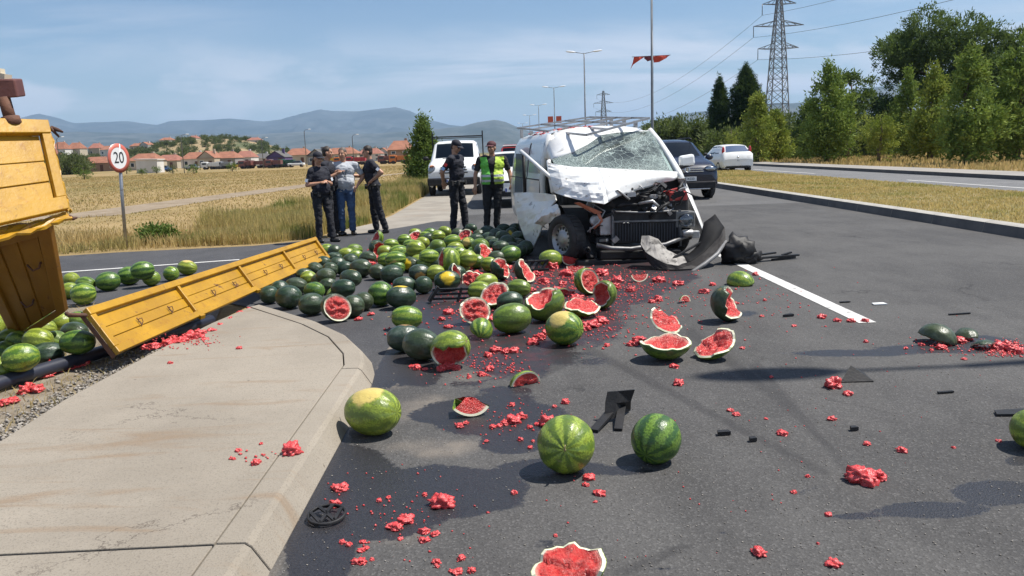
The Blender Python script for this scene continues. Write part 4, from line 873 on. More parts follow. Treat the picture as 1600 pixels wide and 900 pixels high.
# roof sheet between the windscreen and the body, dented down over the passenger side
fe = [(862, 249, 1.30), (872, 246, 1.22), (895, 238, 1.22), (918, 226, 1.30), (940, 211, 1.42), (962, 207.5, 1.46), (985, 206, 1.48), (1004, 205, 1.50), (1017, 204, 1.52)]
F = [VW(*q) for q in fe]
bk = ring(1.95); B = []
tops = bk[6:17]                          # upper run of the ring, left to right
for i in range(len(F)):
    u = i/(len(F)-1)*(len(tops)-1); a = int(min(u, len(tops)-2)); B.append(tops[a].lerp(tops[a+1], u-a))
rows = []
for j in range(7):
    s = j/6; row = []
    for i, (a, b) in enumerate(zip(F, B)):
        p = a.lerp(b, s); arch = math.sin(s*math.pi); u = i/(len(F)-1)
        p.z += .03*arch*(1 if u > .55 else -.6) + .025*mnoise.noise(Vector((i*1.3, j*1.1, 2)))*(1 if u < .6 else .1)*(arch)
        row.append(p)
    rows.append(row)
mb = MB(); mb.grid(rows, 0, True, True); wpart(mb, 'roof', M_WRECK, van, solid=.012)
# red torn edge lining at the dented roof
mb = MB(); mb.tube([VW(874, 248, 1.20), VW(890, 243, 1.2), VW(905, 237, 1.22), VW(920, 229, 1.28)], [.012, .022, .022, .012], 6); wpart(mb, 'torn_roof_lining', M_RED, van)
# windscreen
bt = [(866, 257, .95), (876, 259, .82), (897, 262, .72), (918, 263, .68), (940, 263.5, .66), (962, 264, .66), (985, 265, .66), (1020, 266.5, .68), (1052, 268, .74)]
Bt = [VW(*q) for q in bt]; rows = []
for j in range(9):
    s = j/8; rows.append([a.lerp(b, s)+Vector((0, -.03*math.sin(s*math.pi)+.03*mnoise.noise(Vector((i*.9, j*.7, 5))), 0)) for i, (a, b) in enumerate(zip(F, Bt))])
mb = MB(); mb.grid(rows, 0, True, True); wpart(mb, 'windscreen', M_CRACK, van)
# right pillar and wing line
mb = MB(); mb.tube([VW(1015, 203, 1.55), VW(1030, 222, 1.35), VW(1046, 246, 1.05), VW(1060, 270, .78), VW(1066, 283, .66)], [.045, .05, .05, .055, .05], 8); wpart(mb, 'windscreen_pillar', M_VANW, van)
mb = MB(); mb.tube([VW(858, 252, 1.35), VW(861, 275, 1.1), VW(866, 300, .85)], [.04, .045, .05], 8); wpart(mb, 'windscreen_pillar', M_WRECK, van)
# right flank ahead of the body (driver door and wing), left in place
lf = []
for y, xk in ((.55, .93), (.75, .965), (1.1, .99), (1.5, 1), (1.95, 1)):
    lim = 1.12 if y < .9 else (1.12+ (y-.9)*.70 if y < 1.9 else 1.93)
    lf.append([VL(a*xk, y, min(z, lim)*HS) for a, z in prof[:8]])
mb = MB(); mb.grid(lf, 0, True); wpart(mb, 'driver_door', M_VANW, van)
mb = MB(); mb.grid([[VW(1059, 271, .75), VW(1066, 284, .62), VW(1076, 308, .45), VW(1088, 335, .25), VW(1097, 358, .12), VW(1100, 374, .10)],
                    [VW(1064, 272, .80), VW(1071, 284, .70), VW(1081, 307, .55), VW(1092, 334, .40), VW(1100, 356, .35), VW(1103, 372, .35)],
                    [VL(.93, .98, 1.08), VL(.94, .95, 1.0), VL(.95, .92, .85), VL(.955, .9, .68), VL(.955, .9, .55), VL(.95, .9, .42)]], 0, True); wpart(mb, 'front_wing', M_WRECK, van, solid=.008)
# hood: crumpled, folded over a ridge towards us
HR = [[(855, 254, .90), (872, 258, .72), (892, 261, .62), (912, 262, .56), (928, 262, .54), (950, 263.5, .56), (975, 264.5, .58), (1005, 266, .60), (1035, 267, .64), (1058, 269, .70)],
      [(857, 264, .78), (874, 269, .55), (894, 272, .42), (914, 272, .30), (931, 271, .25), (953, 270, .38), (978, 269.5, .45), (1008, 270, .50), (1036, 270.5, .56), (1058, 272, .64)],
      [(860, 276, .66), (877, 281, .42), (897, 285, .24), (917, 286, .06), (936, 285, -.02), (957, 279, .22), (982, 277, .32), (1012, 275, .40), (1038, 274, .50), (1058, 276, .58)],
      [(863, 289, .56), (880, 295, .30), (900, 300, .12), (922, 302, -.10), (941, 302, -.16), (962, 292, .08), (987, 286, .20), (1015, 281, .32), (1038, 278, .44), (1056, 279, .54)],
      [(867, 301, .50), (883, 307, .22), (903, 312, .04), (925, 316, -.16), (944, 319, -.22), (966, 307, .0), (990, 299, .12), (1016, 292, .26), (1036, 285, .40), (1052, 282, .52)]]
rows = []
def densify(rows, k=3):
    out = []
    for r in rows:
        q = []
        for i in range(len(r)-1):
            for s in range(k): q.append(r[i].lerp(r[i+1], s/k))
        out.append(q+[r[-1]])
    o2 = []
    for j in range(len(out)-1):
        for s in range(k): o2.append([a.lerp(b, s/k) for a, b in zip(out[j], out[j+1])])
    return o2+[out[-1]]
pts = densify([[VW(*q) for q in r] for r in HR], 4)
for j, r in enumerate(pts):
    for i, p in enumerate(r):
        u = i/len(r); amp = (.034 if u < .52 else .006)
        cr = (abs(mnoise.noise(Vector((p.x*4, p.z*11, 4))))-.25)*amp*1.7 + (abs(mnoise.noise(Vector((p.x*9, p.z*26, 9))))-.25)*amp*.9
        p += VY_*cr
nc_ = len(pts[0]); hc = int(nc_*.47); nr_ = len(pts)
for j, r in enumerate(pts):
    for i, p in enumerate(r):
        if i > hc: p -= VY_*.10*math.sin(math.pi*j/(nr_-1))*math.sin(math.pi*(i-hc)/(nc_-1-hc)); p.z += .025*math.sin(math.pi*j/(nr_-1))*math.sin(math.pi*(i-hc)/(nc_-1-hc))
mb = MB(); mb.grid([r[:hc+1] for r in pts], 0, False, True); mb.grid([r[hc:] for r in pts], 0, True, True); wpart(mb, 'bonnet', M_WRECK, van, solid=.014)
# torn passenger door (folded forward), its lower skin and the bent window frame
DR = [[(804, 302, 1.75), (818, 301, 1.55), (834, 301, 1.30), (850, 302, 1.0), (868, 305, .72)],
      [(805, 320, 1.72), (819, 318, 1.50), (835, 316, 1.25), (852, 314, .98), (870, 313, .70)],
      [(810, 343, 1.65), (822, 340, 1.40), (836, 335, 1.15), (850, 328, .95), (862, 322, .75)],
      [(819, 368, 1.55), (827, 364, 1.35), (837, 356, 1.12), (846, 347, .95), (853, 340, .85)],
      [(830, 392, 1.45), (834, 388, 1.32), (839, 376, 1.15), (844, 364, 1.0), (848, 352, .92)]]
pts = densify([[VW(*q) for q in r] for r in DR], 4)
for r in pts:
    for p in r: p += VY_*(mnoise.noise(Vector((p.x*7, p.z*8, 1)))*.05+mnoise.noise(Vector((p.x*19, p.z*17, 6)))*.015)
mb = MB(); mb.grid(pts, 0, False, True); door = wpart(mb, 'passenger_door', M_WRECK, van, solid=.02)
mb = MB(); mb.tube([VW(814, 236, 1.8), VW(838, 257, 1.35), VW(862, 279, .85)], .028, 8); wpart(mb, 'window_frame', M_VANW, van, door)
mb = MB(); mb.tube([VW(818, 242, 1.78), VW(819, 272, 1.76), VW(820, 301, 1.72)], .025, 8); wpart(mb, 'door_seal', M_BLACKP, van, door)
mb = MB(); mb.grid([[VW(806, 240, 1.86), VW(816, 240, 1.82)], [VW(804, 300, 1.82), VW(817, 300, 1.78)]], 0, False); wpart(mb, 'door_pane', M_GLASS, van, door)
# crumpled wing skin over the wheel
CR = [[(836, 340, .95), (846, 330, .75), (860, 322, .55), (872, 320, .40)], [(834, 350, .92), (846, 340, .68), (860, 333, .45), (874, 327, .30)], [(850, 352, .85), (857, 347, .65), (866, 343, .45), (876, 338, .32)]]
pts = densify([[VW(*q) for q in r] for r in CR], 4)
for r in pts:
    for p in r: p += VY_*mnoise.noise(Vector((p.x*15, p.z*15, 3)))*.06 + Vector((0, 0, mnoise.noise(Vector((p.x*14, p.y*14, 7)))*.03))
mb = MB(); mb.grid(pts, 0, False, True); wpart(mb, 'crumpled_wing', M_WRECK, van, solid=.008)
# side details: pressed panels, sliding-door gaps, side glass and pillar on the shaded flank
def side_pt(y, t):       # point on the left flank: t = index along profile
    a = int(min(t, 10)); f_ = t-a; p, q = prof[a], prof[a+1]; return VL(-(p[0]+(q[0]-p[0])*f_)-.004, y, (p[1]+(q[1]-p[1])*f_)*HS)
for y0, y1 in ((2.08, 3.05), (3.2, 4.45)):
    mb = MB(); mb.grid([[side_pt(y0+(y1-y0)*i/4, t) for t in (5.15, 5.6, 6.0, 6.5, 6.9)] for i in range(5)], 0, True); wpart(mb, 'side_panel_pressing', pm('panel_grey', (.50, .51, .53), (.45, .46, .48), 2, .2, coat=.6), van, body)
mb = MB()
for y in (2.02, 3.12): mb.tube([side_pt(y, t) for t in (1, 2, 3, 4, 5, 6, 7)], .008, 5)
mb.tube([side_pt(y, 4.3) for y in (2.1, 3, 4, 4.7)], .010, 5); wpart(mb, 'door_gaps', M_INK, van, body)
mb = MB(); mb.tube([VL(-.90, 1.95, .45), VL(-.92, 1.94, 1.1), VL(-.86, 1.93, 1.5), VL(-.78, 1.92, 1.78)], .05, 8); wpart(mb, 'door_pillar', M_VANW, van)
# interior
mb = MB(); mb.box(VL(0, .95, .95), (1.70, .22, .42), 0, Matrix.Rotation(VA, 3, 'Z')); wpart(mb, 'dashboard', M_DARKIN, van, bevel=.05)
for sx in (-.45, .45):
    mb = MB(); mb.box(VL(sx, 1.75, 1.02), (.52, .16, .70), 0, Matrix.Rotation(VA, 3, 'Z')); mb.box(VL(sx, 1.5, .68), (.54, .52, .20), 0, Matrix.Rotation(VA, 3, 'Z')); mb.box(VL(sx, 1.78, 1.46), (.26, .10, .18), 0, Matrix.Rotation(VA, 3, 'Z')); wpart(mb, 'seat', M_DARKIN, van, bevel=.05)
mb = MB(); mb.lathe([(.16, .012), (.19, 0), (.16, -.012)], 24, 0, (.1, -.85, .6), VL(.42, 1.18, 1.08)); mb.tube([VL(.42, 1.18, 1.08), VL(.42, .98, .95)], .03, 6); wpart(mb, 'steering_wheel', M_BLACKP, van)
mb = MB(); mb.box(VL(0, 1.97, .95), (1.66, .03, 1.25), 0, Matrix.Rotation(VA, 3, 'Z')); wpart(mb, 'bulkhead', M_DARKIN, van)
mb = MB(); mb.box(VL(0.05, 1.35, .36), (1.62, 1.2, .06), 0, Matrix.Rotation(VA, 3, 'Z')); mb.box(VL(.05, .86, .70), (1.66, .06, .70), 0, Matrix.Rotation(VA, 3, 'Z')); wpart(mb, 'floor_and_firewall', M_DARKIN, van)
mb = MB(); mb.ball(VL(-.62, 1.15, .92), (.26, .30, .24), 14, 9); wpart(mb, 'burst_airbag', pm('airbag_dark', (.03, .035, .035), (.05, .055, .05), 5, .7), van)
# engine bay
rot9 = Matrix.Rotation(VA, 3, 'Z')
mb = MB(); mb.box(VL(.12, .50, .62), (1.34, .55, .50), 0, rot9); mb.box(VL(.05, .42, .90), (.60, .36, .14), 0, rot9); mb.box(VL(.10, .55, .30), (1.40, .9, .12), 0, rot9); wpart(mb, 'engine_block', M_DARKIN, van, bevel=.04)
rr = random.Random(5); mb = MB(); ma = MB()
for k in range(46):
    x = rr.uniform(-.70, .82); z = rr.uniform(.62, 1.02) if x > -.25 else rr.uniform(.35, .95); y = rr.uniform(.02, .30)
    p = VL(x, y, z); q = p + VX_*rr.uniform(-.30, .30) + VY_*rr.uniform(-.08, .2) + Vector((0, 0, rr.uniform(-.2, .12))); m_ = (p+q)/2 + Vector((rr.uniform(-.06, .06), rr.uniform(-.08, .0), rr.uniform(-.06, .10)))
    (mb if rr.random() < .72 else ma).tube([p, p.lerp(m_, .6), m_, q.lerp(m_, .5), q], rr.choice((.007, .010, .016, .022)), 6)
for k in range(26):
    x = rr.uniform(-.70, .80); z = rr.uniform(.66, 1.0) if x > -.2 else rr.uniform(.30, .92); p = VL(x, rr.uniform(.02, .24), z)
    (mb if rr.random() < .6 else ma).box(p, (rr.uniform(.04, .14), rr.uniform(.04, .12), rr.uniform(.03, .10)), 0, Matrix.Rotation(rr.uniform(-1, 1), 3, 'Y') @ Matrix.Rotation(rr.uniform(-1, 1), 3, 'Z'))
tag(wpart(mb, 'hoses', M_BLACKP, van), kind='stuff'); tag(wpart(ma, 'engine_castings', M_ALU, van), kind='stuff')
mb = MB(); mb.lathe([(.001, .03), (.06, .03), (.075, .015), (.075, -.03), (.05, -.05)], 18, 0, (.1, -1, .1), VW(930, 345, .1)); mb.box(VW(945, 352, .12), (.16, .10, .26), 0, rot9); wpart(mb, 'alternator', M_ALU, van, bevel=.01)
mb = MB(); mb.tube([VW(925, 318, .1), VW(945, 330, .0), VW(935, 348, -.05), VW(918, 362, .0)], .010, 6); mb.tube([VW(905, 445, -.3), VW(930, 425, -.2), VW(950, 428, -.25), VW(958, 415, -.1)], .008, 6); wpart(mb, 'torn_cables', M_ALU, van)
mb = MB(); mb.box(VW(1057, 306, .30), (.27, .16, .13), 0, rot9); mb.box(VW(1050, 297, .26), (.27, .03, .03), 0, rot9 @ Matrix.Rotation(-.2, 3, 'Y')); wpart(mb, 'coolant_tank', M_RED, van, bevel=.02)
mb = MB(); mb.grid([[VW(897, 317, .15), VW(930, 334, -.05)], [VW(905, 316, .05), VW(941, 332, -.12)]], 0, False, True); mb.tube([VW(935, 333, -.06), VW(940, 345, -.02), VW(928, 356, .02)], .02, 6); wpart(mb, 'bent_bracket', M_ORANGE, van, solid=.01)
def vbox(x0, y0, x1, y1, ly, th): 
    a, b, c, d = VW(x0, y0, ly), VW(x1, y0, ly), VW(x1, y1, ly), VW(x0, y1, ly); m_ = MB(); m_.prism([a, d, c, b], VY_*th); return m_
rad = wpart(vbox(958, 331, 1062, 380, .04, .10), 'radiator', M_BLACKP, van)
mb = MB()
for i in range(24):
    x = 960+100*i/23; mb.bar(VW(x, 349, .03), VW(x, 377, .03), .008, .010)
wpart(mb, 'radiator_fins', pm('radiator_core', (.06, .065, .075), None, rough=.5, metal=.5), van, rad)
mb = MB(); mb.bar(VW(956, 346.5, .02), VW(1063, 344, .02), .03, .022); mb.tube([VW(957, 327, .05), VW(963, 331, .0), VW(1000, 332, .0), VW(1046, 330, .0), VW(1052, 326, .05)], .014, 6); mb.bar(VW(957, 328, .05), VW(957, 384, .05), .035, .03); mb.bar(VW(1062, 328, .05), VW(1063, 384, .05), .035, .03); wpart(mb, 'radiator_frame', M_STEELD, van, rad)
mb = MB(); mb.tube([VW(932, 383, -.05), VW(955, 388, -.10), VW(985, 389, -.10), VW(1005, 386, -.08), VW(1040, 382, -.05), VW(1075, 368, .0)], .030, 8); wpart(mb, 'bumper_beam', M_STEELD, van)
mb = MB(); mb.bar(VW(900, 412, .0), VW(1040, 410, .0), .14, .10); mb.bar(VW(935, 398, .05), VW(1060, 395, .05), .20, .12); mb.bar(VW(905, 360, .25), VW(925, 405, .05), .10, .10); wpart(mb, 'subframe', M_BLACKP, van, bevel=.02)
hl = wpart(vbox(1056, 330, 1087, 356, .03, .20), 'headlamp', pm('headlamp_housing', (.20, .20, .195), (.12, .12, .115), 8, .4), van, bevel=.02)
mb = MB(); mb.ball(VW(1072, 344, .0), (.11, .05, .09), 14, 8); wpart(mb, 'lens', M_LENS, van, hl)
mb = MB(); mb.lathe([(.001, 0), (.05, 0), (.055, .05), (.05, .14)], 16, 0, VX_, VW(1066, 365, .0)); mb.box(VW(1085, 366, .05), (.12, .1, .10), 0, rot9); wpart(mb, 'washer_pump', M_ALU, van, bevel=.01)
mb = MB(); mb.tube([VW(900, 350, .3), VW(905, 370, .15), VW(912, 388, .05), VW(905, 400, .1)], [.06, .07, .07, .05], 8); mb.lathe([(.03, 0), (.05, .02), (.05, .05), (.03, .06)], 14, 0, -VY_, VW(916, 390, -.02)); wpart(mb, 'suspension_strut', M_BLACKP, van)
# inner wheel arch
mb = MB(); wc = VL(-.84, .70, .34)
mb.lathe([(.42, -.22), (.43, -.05), (.43, .10)], 24, 0, -VX_, wc); wpart(mb, 'wheel_arch_liner', M_DARKIN, van)
wheel(van, G(886, 411)+Vector((0, .02, .335)), (-.86, -.50, .03), .335, .23)
wheel(van, VL(.82, .80, .335), (1, .16, 0), .335, .22); wheel(van, VL(-.84, 3.75, .335), -VX_, .335, .22); wheel(van, VL(.84, 3.75, .335), VX_, .335, .22)
# mirror on the driver's side
mb = MB(); mb.box(VW(1073, 251, .95), (.24, .10, .17), 0, rot9 @ Matrix.Rotation(-.12, 3, 'Y')); mi_ = wpart(mb, 'mirror', M_VANW, van, bevel=.04)
mb = MB(); mb.tube([VW(1060, 262, .9), VW(1068, 260, .93), VW(1082, 256, .95)], .03, 6); wpart(mb, 'mirror_arm', M_BLACKP, van, mi_)
# roof rack, pushed askew
mb = MB(); A, Bq, C_, D_ = VW(809, 200, 4.55), VW(916, 211, 1.02), VW(1014, 184.5, 1.55), VW(922, 183, 4.5)
for s in (0, .33, .66, 1): mb.bar(A.lerp(D_, s), Bq.lerp(C_, s), .035, .03)
rack = wpart(mb, 'roof_rack', M_STEEL, van)
for s in (0, .25, .5, .75, 1):
    mb = MB(); mb.bar(A.lerp(Bq, s), D_.lerp(C_, s), .04, .03); wpart(mb, 'crossbar', M_STEEL, van, rack)
for q in ((815, 204, 4.5), (830, 206, 4.0), (856, 210, 3.0), (993, 190, 2.0), (975, 187, 2.8), (955, 185, 3.6)):
    p = VW(*q); mb = MB(); mb.box(p-Vector((0, 0, .06)), (.05, .06, .15), 0, rot9); wpart(mb, 'rack_foot', M_STEEL, van, rack)
# pulp splashed on the roof
mb = MB(); rr = random.Random(9)
for k in range(40):
    x = rr.uniform(-.8, -.05); y = rr.uniform(1.9, 4.4); p = VL(x, y, 0); zz = np.interp(abs(x), [0, .3, .6, .76, .835], [1.955, 1.95, 1.925, 1.86, 1.74])*HS; r_ = rr.uniform(.012, .035)
    mb.ball(p+Vector((0, 0, zz+.004)), (r_*1.4, r_, r_*.4), 6, 4)
tag(wpart(mb, 'pulp_splash', M_PULP, van, body), kind='stuff')

# ------------------------------------------------------------------ torn-off bumper and debris
bump = wempty('torn_bumper', D(1065, 425, 9.85)); tag(bump, 'grey plastic front bumper torn off and lying curled before the wrecked van', 'bumper')
lo = [(1006, 394, 10.0), (1014, 410, 9.9), (1026, 423, 9.8), (1044, 432, 9.72), (1062, 433, 9.70), (1080, 427, 9.72), (1100, 414, 9.82), (1120, 398, 9.95), (1134, 378, 10.15)]
md = [(1001, 382, 10.05), (1009, 394, 9.93), (1024, 404, 9.85), (1042, 413, 9.78), (1060, 415, 9.76), (1080, 409, 9.80), (1101, 394, 9.92), (1122, 372, 10.12), (1132, 356, 10.35)]
up = [(1003, 369, 10.15), (1014, 369, 10.10), (1028, 374, 10.08), (1042, 391, 10.02), (1056, 398, 10.0), (1072, 400, 10.02), (1090, 384, 10.15), (1100, 348, 10.42), (1117, 335, 10.60)]
inn_ = [(1010, 371, 10.35), (1022, 374, 10.3), (1034, 382, 10.25), (1046, 396, 10.2), (1060, 402, 10.18), (1075, 402, 10.2), (1090, 392, 10.3), (1098, 372, 10.5), (1108, 352, 10.7)]
pts = densify([[D(*q) for q in r] for r in (lo, md, up)], 3)
for r in pts:
    for p in r: p += Vector((0, mnoise.noise(p*9)*.02, mnoise.noise(p*8+Vector((3, 0, 0)))*.012)); p.z = max(p.z, .012)
M_BUMP = pm('grey_bumper_plastic', (.020, .018, .018), (.034, .031, .030), 5, .65, spec=.2, bump=.3, bscale=30, dirt=(.24, .22, .20), dscale=7, dlo=.62, dhi=.70)
hh = len(pts)//2+1; mb = MB(); mb.grid(pts[:hh], 0, False, True); sk = wpart(mb, 'outer_skin', M_BUMP, bump, solid=.014); cw = int(len(pts[0])*.60); mb = MB(); mb.grid([r[:cw] for r in pts[hh-1:]], 0, False, True); wpart(mb, 'sun_painted_top', pm('bumper_sun_painted_top', (.34, .32, .29), (.20, .185, .17), 7, .7, dirt=(.05, .045, .04), dscale=9, dlo=.5, dhi=.62), bump, solid=.012); mb = MB(); mb.grid([r[cw-1:] for r in pts[hh-1:]], 0, True, True); wpart(mb, 'inner_shell', pm('bumper_black', (.008, .008, .009), (.014, .014, .015), 5, .75, spec=.15), bump, solid=.012); mb = MB(); mb.tube([D(*q)+Vector((0, -.02, .012)) for q in lo[4:]], [.02, .028, .03, .028, .018], 8); wpart(mb, 'grey_lip', pm('lip_grey', (.17, .17, .175), (.11, .11, .112), 6, .5), bump)  # light grey upper face puts the sunlight on it into the colour
pts = densify([[D(*q) for q in r] for r in (up[:6], inn_[:6])], 3)
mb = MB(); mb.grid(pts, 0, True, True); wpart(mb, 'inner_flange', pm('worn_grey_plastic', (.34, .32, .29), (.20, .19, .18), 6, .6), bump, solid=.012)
mb = MB()
for q0, q1 in (((1050, 404, 9.9), (1100, 376, 10.2)), ((1040, 400, 9.95), (1075, 418, 9.8)), ((1112, 352, 10.45), (1106, 384, 10.1))): mb.bar(D(*q0), D(*q1), .035, .02)
wpart(mb, 'broken_brackets', M_BLACKP, bump)
deb = wempty('headlamp_debris', G(1165, 412)); tag(deb, 'black broken lamp housing with a long trim strip beside the white line', 'car debris')
mb = MB(); c0 = G(1156, 412)
def shard(mb, c, r, seed, sq=(1, 1, 1)):
    bm = bmesh.new(); bmesh.ops.create_icosphere(bm, subdivisions=3, radius=1)
    for v in bm.verts:
        n = mnoise.fractal(v.co*1.9+Vector((seed, seed*2, 0)), 1, 2, 4); v.co *= r*(1+.6*n); v.co = Vector((v.co.x*sq[0], v.co.y*sq[1], v.co.z*sq[2])) + Vector(c); v.co.z = max(v.co.z, .004)
    bm.verts.index_update(); mb.add([v.co.copy() for v in bm.verts], [tuple(v.index for v in f.verts) for f in bm.faces], 0, True); bm.free()
shard(mb, c0+Vector((-.02, .05, .16)), .20, 3.1, (1.0, .8, .95)); shard(mb, c0+Vector((.12, -.02, .08)), .13, 5.2, (1.1, .8, .7)); wpart(mb, 'lamp_housing', M_BLACKP, deb)
mb = MB(); a = G(1178, 410); b = G(1247, 404); mb.bar(a+Vector((0, 0, .05)), b+Vector((0, 0, .05)), .06, .022); mb.bar(a+Vector((0, .05, .08)), a.lerp(b, .5)+Vector((0, .04, .10)), .05, .02); mb.bar(a.lerp(b, .4)+Vector((0, 0, .01)), b+Vector((-.05, -.03, .03)), .03, .03); mb.bar(a.lerp(b, .65)+Vector((0, .03, .06)), a.lerp(b, .85)+Vector((0, .02, .09)), .04, .02); wpart(mb, 'trim_strip', M_BLACKP, deb)
mb = MB(); mb.grid([[c0+Vector((.10, .02, .30)), c0+Vector((.20, .0, .16))], [c0+Vector((.12, .10, .29)), c0+Vector((.22, .08, .15))]], 0, False); wpart(mb, 'clear_lens', M_LENS, deb, solid=.006)
def scrap(px, py, pts_, label, m=M_BLACKP, th=.012, name='plastic_shard', z=.004):
    """flat torn shard: outline in metres about its place (x, y, z)."""
    g_ = G(px, py); e = MB(); n = len(pts_); top = [Vector(p)+Vector((0, 0, z+th)) for p in pts_]; e.prism([Vector(p)+Vector((0, 0, z)) for p in pts_], (0, 0, th)); o = e.build(name, m); o.location = (g_.x, g_.y, 0); return tag(o, label, 'car debris')
st = wempty('torn_strap', G(962, 655)); tag(st, 'black torn rubber mud flap standing crumpled in mid road', 'car debris')
mb = MB(); mb.grid([[G(945, 660)+Vector((0, 0, .01)), G(962, 660)+Vector((0, .02, .02)), G(985, 645)+Vector((0, .02, .01))], [G(948, 660)+Vector((0, .04, .11)), G(964, 660)+Vector((0, .05, .10)), G(985, 655)+Vector((.01, .06, .09))], [G(955, 660)+Vector((-.01, .06, .165)), G(968, 660)+Vector((0, .07, .165)), G(990, 657)+Vector((.02, .08, .16))]], 0, False, True)
wpart(mb, 'flap', M_BLACKP, st, solid=.012)
mb = MB(); mb.bar(G(928, 676)+Vector((0, 0, .012)), G(955, 655)+Vector((0, 0, .05)), .05, .014); mb.bar(G(966, 674)+Vector((0, 0, .01)), G(972, 650)+Vector((0, 0, .06)), .045, .014); wpart(mb, 'loose_ends', M_BLACKP, st)
sh = wempty('black_shard', G(1330, 592)); tag(sh, 'small black upright shard beside a pulp lump in the lamp shadow', 'car debris')
mb = MB(); mb.add([G(1313, 598)+Vector((0, 0, .003)), G(1365, 597)+Vector((0, 0, .003)), G(1350, 590)+Vector((0, .04, .03)), G(1330, 594)+Vector((0, .02, .09))], [(0, 1, 3), (1, 2, 3)]); wpart(mb, 'shard', M_BLACKP, sh, solid=.01)
scrap(1590, 648, [(-.13, -.02, 0), (.2, -.05, 0), (.2, .06, 0), (-.10, .05, 0)], 'flat black plastic plate at the right edge of the picture')
scrap(1131, 680, [(-.035, -.015, 0), (.035, -.01, 0), (.03, .02, 0), (-.03, .02, 0)], 'tiny black clip, left one of a pair on the asphalt', th=.02)
scrap(1176, 690, [(-.018, -.015, 0), (.02, -.01, 0), (.015, .02, 0), (-.015, .015, 0)], 'tiny black clip, right one of a pair on the asphalt', th=.02)
scrap(1334, 673, [(-.02, -.015, 0), (.022, -.01, 0), (.015, .02, 0), (-.015, .015, 0)], 'tiny black plug behind the largest pulp lump', th=.02)
scrap(1375, 476, [(-.07, -.03, 0), (.06, -.02, 0), (.05, .05, 0), (-.06, .04, 0)], 'white plastic chip right of the lane line', M_PLATE, .008)
scrap(1232, 495, [(-.06, -.02, 0), (.05, .0, 0), (.04, .05, 0), (-.02, .02, 0)], 'bent dark chip left of the lane line end', th=.02)
scrap(1320, 473, [(-.05, -.015, 0), (.05, -.01, 0), (.045, .015, 0), (-.05, .01, 0)], 'thin dark strip right of the lane line end', th=.01)
scrap(1500, 492, [(-.10, -.01, 0), (.10, .01, 0), (.10, .03, 0), (-.10, .01, 0)], 'thin dark strip far right behind the dark rind', th=.01)
scrap(1478, 615, [(-.05, -.01, 0), (.05, .0, 0), (.05, .02, 0), (-.05, .01, 0)], 'thin dark strip in front of the lamp shadow', th=.01)
for px, py, l in ((770, 462, 'black broken plastic grille lying inside the melon heap'),):
    gr = wempty('broken_grille', G(715, 470)); tag(gr, l, 'car debris'); g0 = G(715, 472)
    mb = MB(); mb.bar(g0+Vector((-.30, 0, .02)), g0+Vector((-.20, .02, .17)), .10, .03)
    for k in range(3): mb.bar(g0+Vector((-.26, .02, .04+.05*k)), g0+Vector((.30, .05, .03+.05*k)), .04, .02)
    mb.bar(g0+Vector((.0, .03, .0)), g0+Vector((.05, .04, .15)), .05, .02); wpart(mb, 'grille_bars', M_BLACKP, gr)
gr = wempty('broken_fan_shroud', G(830, 420)); tag(gr, 'dark broken slatted plastic part between the heap and the van wheel', 'car debris'); g0 = G(828, 424)
mb = MB()
for k in range(5): mb.bar(g0+Vector((-.20+.09*k, 0, .02)), g0+Vector((-.12+.09*k, .05, .14)), .04, .02)
mb.bar(g0+Vector((-.22, .03, .12)), g0+Vector((.25, .04, .13)), .05, .02); mb.bar(g0+Vector((-.22, 0, .02)), g0+Vector((.25, .0, .02)), .05, .02); wpart(mb, 'slats', M_BLACKP, gr)
# round emblem on the road
em = wempty('car_emblem', G(511, 810)); tag(em, 'round black car emblem with letter strokes lying by the kerb', 'emblem')
c = G(511, 811)+Vector((0, 0, .022)); er = .083; tl = Matrix.Rotation(R(5), 3, 'X') @ Matrix.Rotation(R(14), 3, 'Z')
ax = tl @ Vector((0, 0, 1)); mb = MB(); mb.lathe([(er, -.008), (er*1.02, .004), (er*.98, .006), (er*.90, .006), (er*.885, .001), (er*.885, -.008), (er, -.008)], 40, 0, ax, c); wpart(mb, 'ring', M_BLACKP, em)
def est(a, b): mb.bar(c+tl @ Vector((a[0]*er, a[1]*er, .004)), c+tl @ Vector((b[0]*er, b[1]*er, .004)), .015, .008, 0, tl @ Vector((0, 0, 1)))
mb = MB(); est((-.36, .80), (0, .12)); est((.36, .80), (0, .12)); wpart(mb, 'upper_letter', M_BLACKP, em)
mb = MB(); est((-.80, .36), (-.36, -.78)); est((-.36, -.78), (0, .02)); est((0, .02), (.36, -.78)); est((.36, -.78), (.80, .36)); wpart(mb, 'lower_letter', M_BLACKP, em)
